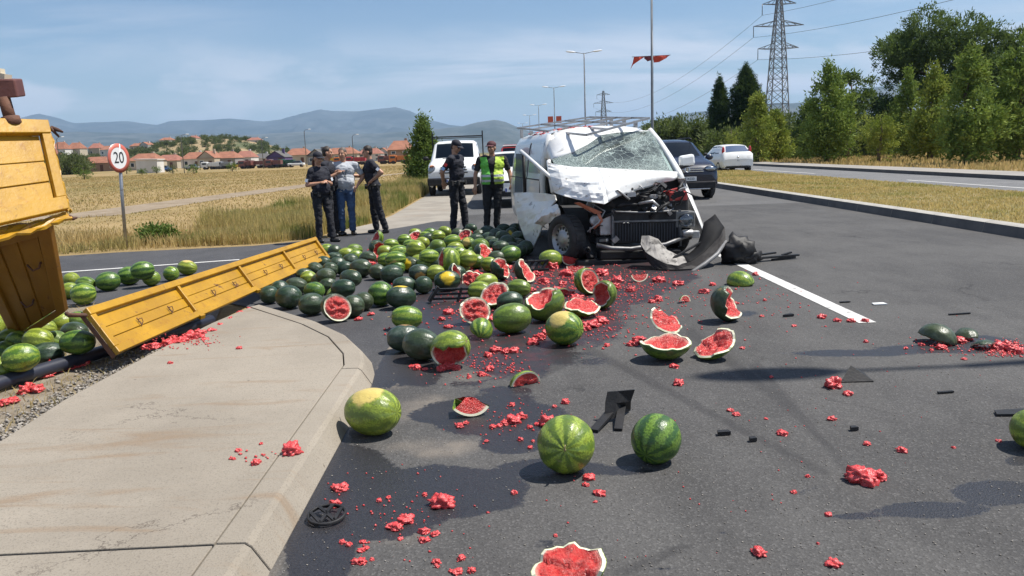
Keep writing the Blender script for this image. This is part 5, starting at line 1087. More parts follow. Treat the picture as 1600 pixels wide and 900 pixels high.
# ------------------------------------------------------------------ other vehicles (local: X right as seen, Y to the rear, front at y = 0 looking towards -Y)
def text_mesh(txt, size, m, ext=.002, name='lettering'):
    cu = bpy.data.curves.new('lettering', 'FONT'); cu.body = txt; cu.size = size; cu.extrude = ext; cu.align_x = 'CENTER'; cu.align_y = 'CENTER'
    to = bpy.data.objects.new('lettering', cu); COL.objects.link(to); dg = bpy.context.evaluated_depsgraph_get(); dg.update()
    me = bpy.data.meshes.new_from_object(to.evaluated_get(dg)); bpy.data.objects.remove(to); me.materials.clear(); me.materials.append(m); me.name = name; return me
def stext(parent, txt, size, m, loc, rot, sx=1.0):
    o = link('lettering', text_mesh(txt, size, m), parent, loc); o.rotation_euler = rot; o.scale = (sx, 1, 1); return o
def loft_car(root, secs, m, glass):
    """secs: (y, zbottom, zbelt, ztop, wbottom, wbelt, wtop). glass: (kind, i0, i1, ...) panes between sections."""
    def ringp(s):
        y, zb, zl, zt, wb, wl, wt = s
        h = [(wb*.86, zb), (wb, zb+.10), (wl*1.0, (zb+zl)*.5+.04), (wl*.985, zl-.03), (wl*.95, zl), (wt+(wl*.95-wt)*.5, zl+(zt-zl)*.52), (wt*1.0, zt-(zt-zl)*.10-.004), (wt*.86, zt), (wt*.40, zt+.018), (0, zt+.022)]
        return [Vector((-a, y, z)) for a, z in h]+[Vector((a, y, z)) for a, z in h[-2::-1]]
    rows = [ringp(s) for s in secs]; mb = MB(); mb.grid(rows, 0, True)
    n = len(rows[0]); mb.f.append(tuple(range(n))[::-1]); mb.m.append(0); mb.sm.append(False); b = (len(rows)-1)*n
    mb.f.append(tuple(b+k for k in range(n))); mb.m.append(0); mb.sm.append(False); body = mb.build('body', m, root)
    def inset(quad, k=.06, off=.008):
        c = sum(quad, Vector())/4; nrm = (quad[1]-quad[0]).cross(quad[3]-quad[0]).normalized(); 
        if nrm.dot(c-Vector((0, (secs[0][0]+secs[-1][0])/2, .9))) < 0: nrm = -nrm
        return [p.lerp(c, k)+nrm*off for p in quad]
    for g_ in glass:
        kd, i0, i1 = g_[:3]
        if kd in ('front', 'rear'):
            a, c = rows[i0], rows[i1]; lo, hi = (a, c) if kd == 'front' else (c, a)
            mb = MB(); rws = []
            for s in (.10, .5, .92):
                rws.append([lo[k].lerp(hi[k], s)+Vector((0, -.012 if kd == 'front' else .012, .010)) for k in range(7, 12)])
            l0 = [lo[6].lerp(hi[6], s) for s in (.10, .5, .92)]
            mb.grid(rws, 0, True); mb.build('windscreen' if kd == 'front' else 'rear_window', M_GLASS, root)
        if kd == 'side':
            for sd in (0, 1):
                f = (lambda r, k: r[k]) if sd == 0 else (lambda r, k: r[n-1-k]); mb = MB(); q = [f(rows[i0], 4), f(rows[i1], 4), f(rows[i1], 6), f(rows[i0], 6)]
                if len(g_) > 3: q = [q[0].lerp(q[1], g_[3]), q[0].lerp(q[1], g_[4]), q[3].lerp(q[2], g_[4]), q[3].lerp(q[2], g_[3])]
                mb.add(inset(q), [(0, 1, 2, 3)]); mb.build('side_window', M_GLASS, root)
    return body
def car_wheels(root, ys, w, rad, wid=.22):
    for y in ys:
        for s in (-1, 1):
            a = MB(); a.lathe([(.001, 0), (rad*1.16, 0), (rad*1.16, -.10)], 24, 0, (s, 0, 0), (s*(w+.006), y, rad)); a.build('wheel_arch', M_DARKIN, root)
            wheel(root, (s*(w-.06), y, rad), (s, 0, 0), rad, wid, None, 5, True)
def plate(root, txt, loc, w=.52, rear=False):
    mb = MB(); mb.box(loc, (w, .012, .115)); p = mb.build('number_plate', M_PLATE, root, bevel=.004); stext(p, txt, .10, M_INK, (loc[0], loc[1]+(.009 if rear else -.009), loc[2]), (R(90), 0, R(180) if rear else 0), .92)
    mb = MB(); mb.box((loc[0]-(-.235 if rear else .235), loc[1]+(.007 if rear else -.007), loc[2]), (.04, .004, .10)); mb.build('blue_band', pm('plate_blue', (.02, .06, .35), None, rough=.4), p)
def lampblob(root, name, loc, size, m, rot=None, lens=None):
    mb = MB(); mb.ball(loc, size, 14, 9, 0, rot); return mb.build(name, m, root)
def mirror(root, w, y, z, m):
    for s in (-1, 1):
        mb = MB(); mb.ball((s*(w+.13), y, z), (.12, .06, .085), 12, 8); mb.tube([(s*(w-.02), y+.03, z-.04), (s*(w+.08), y, z-.02)], .025, 6); mb.build('mirror', m, root)
# dark blue SUV facing us in the right lane
suv = empty('parked_suv', (5.30, 22.3, 0), R(1.5)); tag(suv, 'dark blue off-road car facing us behind the wrecked van', 'car')
loft_car(suv, [(.02, .38, .62, .70, .78, .80, .70), (.10, .28, .80, .92, .90, .90, .78), (.45, .26, .98, 1.06, .96, .95, .82), (1.15, .26, 1.06, 1.16, .965, .965, .84), (1.95, .26, 1.12, 1.64, .97, .965, .70), (2.6, .26, 1.14, 1.70, .97, .965, .70), (3.6, .26, 1.15, 1.70, .97, .965, .69), (4.35, .28, 1.14, 1.60, .96, .95, .66), (4.72, .36, 1.05, 1.12, .90, .90, .70)], M_BLUEP, [('front', 3, 4), ('side', 4, 5, 0, .96), ('side', 5, 6, .05, .95), ('rear', 7, 8)])
car_wheels(suv, (.92, 3.75), .93, .37, .26); plate(suv, 'PG CK020', (0, -.03, .60)); mirror(suv, .95, 1.55, 1.16, M_BLUEP)
mb = MB()
for k in range(3): mb.box((0, .012-.0*k, .80+.055*k), (.94-.06*k, .05, .026))
mb.build('chrome_grille', M_CHROME, suv, bevel=.006)
mb = MB(); mb.lathe([(.075, 0), (.085, .01), (.07, .018), (.06, .01)], 28, 0, (0, -1, .15), (0, -.022, .855)); b_ = mb.build('round_badge', M_CHROME, suv)
mb = MB()
for a, b in (((-.025, .055), (0, .005)), ((.025, .055), (0, .005)), ((-.055, .025), (-.025, -.055)), ((-.025, -.055), (0, 0)), ((0, 0), (.025, -.055)), ((.025, -.055), (.055, .025))): mb.bar((a[0], -.036, .855+a[1]), (b[0], -.036, .855+b[1]), .012, .006, 0, Vector((0, 1, 0)))
mb.build('badge_letters', M_CHROME, b_)
for s in (-1, 1):
    h = lampblob(suv, 'headlamp', (s*.70, .10, .86), (.20, .10, .095), M_LENS); lampblob(h, 'reflector', (s*.68, .09, .86), (.15, .05, .07), M_CHROME); lampblob(suv, 'fog_lamp', (s*.72, .03, .47), (.06, .04, .05), M_LENS)
mb = MB(); mb.box((0, -.004, .42), (1.62, .10, .20)); mb.build('lower_intake', M_BLACKP, suv, bevel=.03)
mb = MB(); mb.box((0, -.03, .31), (1.3, .05, .035)); mb.build('chrome_lip', M_CHROME, suv, bevel=.01)
for s in (-1, 1):
    mb = MB(); mb.tube([(s*.66, 2.0, 1.70), (s*.68, 2.3, 1.75), (s*.68, 3.5, 1.75), (s*.66, 3.9, 1.70)], .02, 6); mb.build('roof_rail', M_BLACKP, suv)
# white hatchback seen from behind on the far carriageway (front looks away)
hat = empty('white_hatchback', (12.35, 41.0, 0), R(180+2)); hat.location = (12.25, 45.0, 0); tag(hat, 'white hatchback seen from behind on the far carriageway', 'car')
loft_car(hat, [(.0, .30, .55, .62, .70, .72, .62), (.12, .22, .70, .78, .80, .80, .68), (.75, .20, .88, .96, .845, .84, .72), (1.0, .20, .92, 1.02, .845, .84, .72), (1.75, .20, .97, 1.44, .845, .84, .60), (2.6, .20, 1.0, 1.47, .845, .84, .59), (3.45, .22, 1.02, 1.42, .84, .83, .58), (3.88, .26, 1.0, 1.05, .83, .82, .72), (4.03, .34, .66, .72, .76, .78, .70)], M_VANW, [('front', 3, 4), ('side', 4, 5, .0, .92), ('side', 5, 6, .0, .80), ('rear', 6, 7)])
car_wheels(hat, (.80, 3.30), .81, .31, .19); mirror(hat, .83, 1.45, 1.0, M_BLACKP)
for s in (-1, 1):
    lampblob(hat, 'tail_lamp', (s*.70, 3.72, 1.17), (.075, .10, .22), M_REDLAMP); lampblob(hat, 'rear_reflector', (s*.62, 4.0, .44), (.10, .03, .03), M_REDLAMP)
plate(hat, 'PG', (0, 4.02, .66), .50, True)
mb = MB(); mb.box((0, 3.96, .34), (1.35, .14, .16)); mb.build('rear_diffuser', M_BLACKP, hat, bevel=.03)
mb = MB(); mb.lathe([(.05, 0), (.05, .012), (.001, .015)], 20, 0, (0, 1, .2), (0, 4.0, .84)); mb.build('round_badge', M_CHROME, hat)
# white flatbed van with ladder rack on the apron
tr = empty('white_flatbed_van', (-1.68, 29.6, 0), R(-1)); tag(tr, 'white van with a black rear rack parked on the concrete apron', 'van')
loft_car(tr, [(.0, .45, .80, .88, .86, .88, .74), (.12, .30, 1.02, 1.12, .96, .96, .80), (.55, .30, 1.18, 1.26, .98, .98, .84), (.95, .30, 1.24, 1.32, .985, .985, .86), (1.55, .30, 1.32, 1.96, .985, .98, .80), (2.2, .30, 1.32, 2.03, .985, .98, .80), (2.75, .32, 1.32, 2.0, .98, .975, .80), (2.95, .40, 1.30, 1.9, .96, .95, .78)], M_VANW, [('front', 3, 4), ('side', 4, 6, .05, .9)])
car_wheels(tr, (.78, 4.0), .95, .35, .22); mirror(tr, 1.02, 1.35, 1.38, M_BLACKP)
mb = MB(); mb.box((0, -.02, .52), (1.96, .16, .28)); mb.build('front_bumper', M_BLACKP, tr, bevel=.05)
for k in range(3):
    mb = MB(); mb.box((0, .02+.03*k, .84+.10*k), (1.06-.06*k, .10, .040)); mb.build('grille_slot', M_BLACKP, tr)
mb = MB(); mb.ball((0, .0, 1.0), (.11, .02, .05), 16, 8); mb.build('oval_badge', pm('badge_blue', (.03, .08, .35), None, rough=.3), tr)
for s in (-1, 1):
    h = lampblob(tr, 'headlamp', (s*.80, .12, .92), (.15, .11, .22), M_LENS, Matrix.Rotation(s*-.15, 3, 'Y')); lampblob(h, 'reflector', (s*.79, .12, .90), (.10, .06, .15), M_CHROME); lampblob(h, 'indicator', (s*.80, .12, 1.08), (.10, .06, .06), M_AMBER)
plate(tr, 'PG AB', (0, -.11, .55)); 
mb = MB(); mb.box((0, 4.2, .72), (2.0, 2.5, .10)); mb.box((0, 4.2, .50), (.9, 2.6, .20)); mb.build('flatbed', M_BLACKP, tr)
for s in (-1, 1):
    mb = MB(); mb.box((s*1.0, 4.2, .95), (.04, 2.5, .38)); mb.build('bed_side', M_STEEL, tr)
mb = MB(); mb.bar((-1.02, 3.05, .75), (-1.02, 3.05, 2.42), .05); mb.bar((1.02, 3.05, .75), (1.02, 3.05, 2.42), .05); mb.bar((-1.02, 3.05, 2.22), (1.02, 3.05, 2.22), .05); mb.bar((-1.02, 3.05, 2.16), (1.02, 3.05, 2.16), .03); mb.build('ladder_rack', M_BLACKP, tr)
mb = MB(); mb.tube([(-.45, .86, 1.36), (.25, 1.0, 1.44)], .012, 5); mb.build('wiper', M_BLACKP, tr)
# white estate car behind the man in the vest
pc = empty('white_patrol_car', (.42, 21.9, 0), R(0)); tag(pc, 'white car facing us, mostly hidden behind the man in the vest', 'car')
loft_car(pc, [(.0, .34, .58, .66, .74, .76, .64), (.12, .24, .74, .84, .86, .86, .72), (.85, .20, .90, .98, .90, .90, .76), (1.15, .20, .95, 1.04, .90, .90, .76), (1.9, .20, 1.0, 1.50, .90, .89, .64), (2.8, .20, 1.02, 1.53, .90, .89, .64), (3.9, .22, 1.02, 1.48, .89, .88, .62), (4.3, .30, .98, 1.04, .85, .85, .70)], M_VANW, [('front', 3, 4), ('side', 4, 5), ('side', 5, 6), ('rear', 6, 7)])
car_wheels(pc, (.85, 3.5), .87, .32, .20); plate(pc, 'PG 1', (0, -.04, .50)); mirror(pc, .88, 1.5, 1.05, M_VANW)
for s in (-1, 1):
    h = lampblob(pc, 'headlamp', (s*.66, .10, .74), (.17, .10, .10), M_LENS); lampblob(h, 'reflector', (s*.65, .10, .74), (.12, .05, .07), M_CHROME)
mb = MB(); mb.box((0, -.005, .40), (1.4, .06, .16)); mb.build('lower_intake', M_BLACKP, pc, bevel=.02)
mb = MB(); mb.box((0, .03, .70), (.70, .05, .10)); mb.build('grille', M_BLACKP, pc, bevel=.02)
mb = MB(); mb.box((0, -.03, .31), (1.5, .05, .03)); mb.build('bumper_trim', M_CHROME, pc)
# red rescue van further back
rv = empty('red_rescue_van', (1.05, 62, 0)); tag(rv, 'red emergency van with a white roof far behind the patrol car', 'van')
loft_car(rv, [(.0, .40, .75, .85, .80, .84, .70), (.15, .30, .98, 1.08, .92, .92, .78), (.9, .30, 1.15, 1.22, .95, .95, .80), (1.6, .30, 1.2, 1.85, .95, .94, .74), (3.5, .30, 1.2, 1.92, .95, .94, .74), (4.8, .35, 1.2, 1.86, .93, .92, .72)], M_REDP, [('front', 2, 3), ('side', 3, 4), ('side', 4, 5)])
car_wheels(rv, (.8, 3.9), .92, .33, .20)
mb = MB(); mb.box((0, 2.6, 1.99), (1.3, 2.0, .10)); mb.build('white_roof_pod', M_VANW, rv, bevel=.04); 
for s in (-1, 1): lampblob(rv, 'headlamp', (s*.7, .1, .85), (.15, .1, .12), M_LENS)
mb = MB(); mb.box((0, 1.75, 2.0), (1.1, .25, .12)); mb.build('beacon_bar', M_REDLAMP, rv, bevel=.03)

# ------------------------------------------------------------------ yellow truck sides
def yel_mat():
    m, nt, b = newmat('yellow_truck_paint'); t = NT(nt); v = t.coord(); n = t.noise(v, 2.2, 5, .6); n2 = t.noise(v, 14, 6, .7); n3 = t.noise(v, 5, 7, .72, .6)
    col = t.mix(t.step(n, .35, .65), (.44, .236, .008), (.34, .178, .007)); col = t.mix(t.math('MULTIPLY', t.step(n2, .54, .70), .6), col, (.26, .11, .012))
    rust = t.step(n3, .62, .69); col = t.mix(t.math('MULTIPLY', rust, .85), col, (.10, .04, .018))
    t.set(b, 'Base Color', col); t.set(b, 'Roughness', t.math('MULTIPLY_ADD', rust, .4, .42)); t.set(b, 'Normal', t.bump(t.math('ADD', n2, t.math('MULTIPLY', n, 2)), .25, .01)); return m
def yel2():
    m = M_YEL.copy(); m.name = 'yellow_paint_dirty_shaded_inner'; r = [n for n in m.node_tree.nodes if n.type == 'MIX_RGB']; r[0].inputs['Color1'].default_value = (.30, .14, .018, 1); r[0].inputs['Color2'].default_value = (.22, .10, .016, 1); return m  # dirtier inner paint, browned further to put the panel's shade into its colour
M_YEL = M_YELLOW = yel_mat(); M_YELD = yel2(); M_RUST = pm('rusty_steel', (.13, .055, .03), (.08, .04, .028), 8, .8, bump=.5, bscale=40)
def on_plane(px, py, a, b, c):
    n_ = (Vector(b)-Vector(a)).cross(Vector(c)-Vector(a)); d = ray(px, py); return CP + d*(n_.dot(Vector(a)-CP)/n_.dot(d))
def drop_side(root, TL, TR, BR, BL, bays, th=.05, M_YEL=None, hooks=True, ragged=False, hookrows=(.55,)):
    """pressed steel drop side: frame rails, bay uprights, recessed skin in strips, hooks."""
    M_YEL = M_YEL or M_YELLOW; TL, TR, BR, BL = map(Vector, (TL, TR, BR, BL)); nrm = (TR-TL).cross(BL-TL).normalized()
    if nrm.dot(CP-TL) < 0: nrm = -nrm
    P_ = lambda u, v, o=0.0: (TL.lerp(TR, u)).lerp(BL.lerp(BR, u), v) + nrm*o
    def slab_(u0, u1, v0, v1, o0, o1, nu=1):
        mb = MB(); 
        for k in range(nu):
            a, b = u0+(u1-u0)*k/nu, u0+(u1-u0)*(k+1)/nu
            q = [P_(a, v0), P_(b, v0), P_(b, v1), P_(a, v1)]
            mb.add([p+nrm*o0 for p in q]+[p+nrm*o1 for p in q], [(0, 1, 2, 3), (7, 6, 5, 4), (0, 4, 5, 1), (1, 5, 6, 2), (2, 6, 7, 3), (3, 7, 4, 0)])
        return mb
    E = .022
    top = slab_(0, 1, 0, .15, 0, th, 1); r_ = random.Random(3)
    top.v = [tuple(Vector(p)+Vector((0, 0, r_.uniform(-.004, .004)))) for p in top.v] if False else top.v
    wpart(top, 'top_rail', M_YEL, root, bevel=.006); wpart(slab_(0, 1, .86, 1, 0, th*.9, 1), 'bottom_rail', M_YEL, root, bevel=.006)
    us = [0]+[k/bays for k in range(1, bays)]+[1]; L_ = (TR-TL).length
    hw = .035/L_*1.2
    for k, u in enumerate(us):
        a, b = (u, u+hw*1.6) if k == 0 else ((u-hw*1.6, u) if k == bays else (u-hw/2, u+hw/2))
        wpart(slab_(a, b, .15 if 0 < k < bays else .151, .86 if k not in (0, bays) else .859, 0, th*.85), 'upright', M_YEL, root, bevel=.005)
    for k in range(bays):
        a = us[k]+(hw*1.7 if k == 0 else hw*.6); b = us[k+1]-(hw*1.7 if k == bays-1 else hw*.6)
        for v0, v1, o in ((.15, .20, .004), (.20, .43, .010), (.455, .655, .013), (.68, .86, .016)):
            wpart(slab_(a, b, v0, v1-.001, .002, o), 'pressed_panel', M_YEL, root, bevel=.004)
        wpart(slab_(a, b, .15, .86, -.002, .0015), 'backing_sheet', M_YEL, root)
    if hooks:
        for k in range(bays):
            for u in ((us[k]*.62+us[k+1]*.38), (us[k]*.25+us[k+1]*.75)):
                for v in hookrows:
                    c = P_(u, v, .03); U = (TR-TL).normalized(); V = (BL-TL).normalized(); mb = MB(); mb.tube([c-U*.022, c-U*.02+nrm*.012, c+U*.02+nrm*.012, c+U*.022+V*.03, c-U*.005+V*.045], .004, 5); mb.bar(c-U*.022-V*.02, c-U*.022+V*.06, .007); wpart(mb, 'rope_hook', M_RUST, root)
    # hinge lugs
    for u in us[1:-1]:
        mb = MB(); mb.bar(P_(u, .98, .03), P_(u, 1.06, .05), .06, .035); wpart(mb, 'hinge_lug', M_YEL, root)
    return P_, nrm
pan = wempty('fallen_drop_side', G(180, 560)); tag(pan, 'yellow truck drop side torn off and propped across the melons and concrete island', 'truck part')
BLp = G(181, 556, .125); BRp = D(513, 405, 11.3); TLp = D(128, 487, BLp.y+.12); TRp = on_plane(490, 373, TLp, BLp, BRp)
Pf, nf = drop_side(pan, TLp, TRp, BRp, BLp, 4, .05)
mb = MB(); mb.add([TLp, BLp, BLp-nf*.04, TLp-nf*.04], [(0, 1, 2, 3)]); wpart(mb, 'rusty_end', M_RUST, pan)
mb = MB(); mb.tube([TLp+Vector((.05, .0, -.03)), TLp+Vector((-.09, -.02, -.02)), TLp+Vector((-.12, 0, -.01))], .018, 6); wpart(mb, 'hinge_pin', M_RUST, pan)
tk = wempty('overturned_truck_bed', D(-200, 560, 6.6)); tag(tk, 'yellow side of an overturned truck bed hanging at the left edge of picture', 'truck')
up_ = drop_side(tk, D(-170, 186, 5.35), D(70, 193, 6.25), D(103, 330, 5.95), on_plane(-170, 392, D(-170, 186, 5.35), D(70, 193, 6.25), D(103, 330, 5.95)), 2, .06, None, False)
def ragged(mbn, pts_, m, sol, seed):
    rr_ = random.Random(seed); P2 = densify([[Vector(p) for p in r] for r in pts_], 5)
    for r in P2:
        for p in r: p += Vector((rr_.uniform(-.008, .008), rr_.uniform(-.02, .02), rr_.uniform(-.012, .012)))
    mb = MB(); mb.grid(P2, 0, False, True); wpart(mb, mbn, m, tk, solid=sol)
ragged('bent_lower_flange', [[D(-170, 392, 5.04), D(-20, 358, 5.5), D(60, 345, 5.8), D(104, 333, 5.94)], [D(-170, 420, 4.9), D(-20, 380, 5.35), D(60, 360, 5.7), D(112, 342, 5.9)]], M_YEL, .02, 2)
ragged('torn_right_edge', [[D(66, 193, 6.24), D(78, 240, 6.15), D(92, 290, 6.02), D(103, 328, 5.93)], [D(74, 194, 6.3), D(86, 240, 6.22), D(99, 288, 6.1), D(110, 330, 6.02)]], M_YEL, .02, 4)
mb = MB(); rr = random.Random(8)
for q in ((74, 206, 6.3), (80, 200, 6.32), (102, 340, 5.95), (95, 337, 5.95)): p = D(*q); mb.tube([p, p+Vector((rr.uniform(.02, .06), 0, rr.uniform(-.02, .03))), p+Vector((.07, .03, rr.uniform(-.05, .02)))], [.02, .016, .008], 6)
wpart(mb, 'torn_hinges', M_RUST, tk)
hang = wempty('hanging_drop_side', D(60, 530, 6.2)); tag(hang, 'shaded yellow drop side hanging down below the overturned truck bed', 'truck part')
# hangs with its lower edge swung in, under the upper side
hTL, hTR, hBR = D(-48, 380, 6.35), D(84, 350, 6.05), D(107, 482, 6.50); hBL = on_plane(30, 535, hTL, hTR, hBR)
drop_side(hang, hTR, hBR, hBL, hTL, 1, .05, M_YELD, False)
for q0 in ((.30, .35), (.55, .68)):
    c = hTR.lerp(hTL, q0[0]).lerp(hBR.lerp(hBL, q0[0]), q0[1]); nn = (hBR-hTR).cross(hTL-hTR).normalized(); nn = nn if nn.dot(CP-c) > 0 else -nn
    mb = MB(); mb.tube([c+nn*.04+Vector((-.05, 0, .01)), c+nn*.055+Vector((.0, 0, -.03)), c+nn*.055+Vector((.05, 0, -.01)), c+nn*.04+Vector((.06, 0, .03))], .008, 6); wpart(mb, 'latch_handle', M_RUST, hang)
# rest of the truck out of frame that carries these sides
mb = MB(); mb.prism([D(-170, 186, 5.35), D(70, 193, 6.25), D(70, 193, 6.25)+Vector((-1.7, 1.3, -.25)), D(-170, 186, 5.35)+Vector((-1.7, 1.3, -.25))], (-.02, .02, -.06)); wpart(mb, 'bed_floor', M_RUST, tk)
mb = MB(); mb.bar(D(-190, 590, 5.4), D(-150, 180, 5.4), .14, .14); mb.bar(Vector((-6.6, 8.4, .0)), Vector((-5.2, 6.6, 1.9)), .14, .14); mb.bar(Vector((-6.5, 6.2, .35)), Vector((-5.0, 5.2, .9)), .16, .18); wpart(mb, 'chassis_rail', M_RUST, tk)
for p in ((-5.9, 6.6, .62), (-6.9, 5.2, .62)): wheel(tk, p, (.5, .2, .84), .50, .26)
mb = MB(); a = D(18, 193, 6.0); b = D(6, 152, 6.0); mb.tube([a, b], .042, 10); cr = wpart(mb, 'crane_post', M_RUST, tk)
M_MAROON = pm('maroon_steel', (.13, .045, .035), (.10, .035, .03), 6, .6, bump=.2)
mb = MB(); q = [D(-60, 122, 5.9), D(22, 124, 6.0), D(28, 152, 6.0), D(-60, 158, 5.9)]; mb.prism(q, (-.03, .16, .02)); wpart(mb, 'crane_head', M_MAROON, tk, cr, bevel=.01)
mb = MB(); mb.box(D(2, 120, 6.05), (.10, .09, .05), 0, Matrix.Rotation(.2, 3, 'Y')); mb.box(D(-2, 113, 6.05), (.06, .06, .05)); wpart(mb, 'crane_cap', pm('pale_grease', (.55, .48, .36), None, rough=.7), tk, cr)
mb = MB(); mb.lathe([(.045, .035), (.062, .03), (.066, -.02), (.05, -.035)], 14, 0, (b-a), a+Vector((0, 0, .02))); wpart(mb, 'post_collar', M_RUST, tk, cr)
rail = MB(); rail.tube([G(-260, 690, .05), G(0, 598, .055), G(80, 574, .055), G(155, 551, .055), G(240, 527, .06), G(330, 500, .06)], .052, 14); tag(rail.build('shade_dark_rail', pm('rail_shade_blue_black', (.022, .025, .04), (.03, .033, .048), 4, .4)), 'bluish black pipe lying along the gravel strip beside the island', 'rail')  # truck rail lying in shade; that shade is put into its dark colour

# ------------------------------------------------------------------ road sign
sb = G(197, 386); sg = wempty('speed_sign', sb); tag(sg, 'round red-rimmed speed sign reading 20 on a grey pole by the field', 'road sign')
mb = MB(); topc = D(187, 247, sb.y); mb.tube([sb+Vector((0, 0, -.05)), sb.lerp(topc+Vector((0, 0, .26)), .5), topc+Vector((0, .03, .26))], .031, 12); wpart(mb, 'pole', M_STEEL, sg)
# plate turned towards the side road
ax = Vector((.955, -.295, .0)).normalized(); sr = .275; mb = MB(); mb.lathe([(.001, -.006), (sr, -.006), (sr, .0), (.001, .0)], 40, 0, ax, topc-Vector((0, .04, 0))); pl_ = wpart(mb, 'plate', M_STEEL, sg)
mb = MB(); mb.lathe([(sr*.995, .003), (sr*.995, .004), (sr*.72, .004)], 40, 0, ax, topc-Vector((0, .04, 0))); wpart(mb, 'red_rim', pm('faded_red', (.52, .13, .09), (.45, .11, .08), 6, .5), sg, pl_)
mb = MB(); mb.lathe([(sr*.72, .003), (.001, .003)], 40, 0, ax, topc-Vector((0, .04, 0))); wpart(mb, 'white_face', pm('sign_white', (.72, .72, .70), None, rough=.5), sg, pl_)
lt = link('lettering', text_mesh('20', .30, M_INK, .001), pl_, topc-Vector((0, .04, 0))+ax*.006-sb)
zz = ax; xx = Vector((-ax.y, ax.x, 0)).normalized(); yy = zz.cross(xx); lt.rotation_euler = Matrix((xx, yy, zz)).transposed().to_euler(); lt.scale = (.88, 1.0, 1)

# ------------------------------------------------------------------ street lamps along the median
M_POLE = pm('galvanised_pole', (.17, .185, .20), (.13, .14, .155), 2, .5, .2)
def lamp(y, label, x=8.65, h=10.6):
    r = empty('street_lamp', (x, y, 0)); tag(r, label, 'street lamp', 'double street lamps along the median')
    mb = MB(); mb.tube([(0, 0, .1), (0, 0, 1.2), (0, 0, h)], [.10, .085, .055], 10); mb.build('pole', M_POLE, r)
    for s in (-1, 1):
        mb = MB(); mb.tube([(0, 0, h-.05), (s*.45, 0, h+.02), (s*.85, 0, h+.10)], .032, 6); a = mb.build('arm', M_POLE, r)
        mb = MB(); mb.ball((s*1.28, 0, h+.16), (.50, .16, .085), 14, 8, 0, Matrix.Rotation(-s*.10, 3, 'Y')); mb.build('lamp_head', pm('lamp_white', (.75, .76, .77), None, rough=.4) if 'lamp_white' not in bpy.data.materials else bpy.data.materials['lamp_white'], a)
    return r
lamp(5.62, 'double street lamp outside the picture whose shadow crosses the road at right', 8.75)
l1 = lamp(44.6, 'nearest double street lamp, carrying torn red flags on its pole')
lamp(78.4, 'second street lamp with two white heads, left of the flag pole'); l3 = lamp(120, 'third street lamp, with two orange-red banners low on its pole'); lamp(165, 'fourth street lamp of the row, small in the distance'); lamp(211, 'fifth street lamp of the row, far away'); lamp(271, 'farthest small street lamp of the median row')
M_FLAG = pm('red_flag_cloth', (.60, .075, .04), (.52, .06, .035), 2, .8); M_FLAGD = pm('dark_red_cloth', (.16, .03, .04), None, rough=.8)
def flag(parent, rows, m, name='torn_flag'):
    P2 = densify([[Vector(p) for p in r] for r in rows], 4)
    for r in P2:
        for p in r: p.y += .06*math.sin(p.x*9+p.z*5)
    mb = MB(); mb.grid(P2, 0, True); return mb.build(name, m, parent, solid=.006)
z0 = D(1015, 88, 44.6).z; k = 44.6/1230
mb = MB(); mb.bar((-1.1, 0, z0), (1.02, 0, z0+.03), .03); mb.build('flag_bar', M_POLE, l1)
flag(l1, [[(-1.0, 0, z0), (-.7, 0, z0), (-.42, 0, z0)], [(-1.05, .05, z0-.30), (-.85, 0, z0-.22), (-.46, 0, z0-.06)], [(-1.18, .1, z0-.66), (-1.02, .05, z0-.40), (-.55, 0, z0-.10)]], M_FLAG)
flag(l1, [[(-.44, 0, z0), (-.2, 0, z0), (0, 0, z0)], [(-.40, 0, z0-.14), (-.25, 0, z0-.18), (-.02, 0, z0-.2)], [(-.34, 0, z0-.16), (-.25, 0, z0-.27), (-.05, 0, z0-.22)]], M_FLAGD)
flag(l1, [[(.05, 0, z0), (.5, 0, z0+.01), (.98, 0, z0+.02)], [(.08, 0, z0-.2), (.45, 0, z0-.22), (.9, 0, z0-.03)], [(.10, 0, z0-.34), (.40, 0, z0-.32), (.8, 0, z0-.12)]], M_FLAG)
z3 = D(866, 187, 120).z; M_BAN = pm('orange_red_banner', (.62, .11, .05), None, rough=.7)
for s in (-1, 1):
    mb = MB(); mb.box((s*.62, 0, z3), (.80, .03, 1.0)); mb.build('banner', M_BAN, l3)

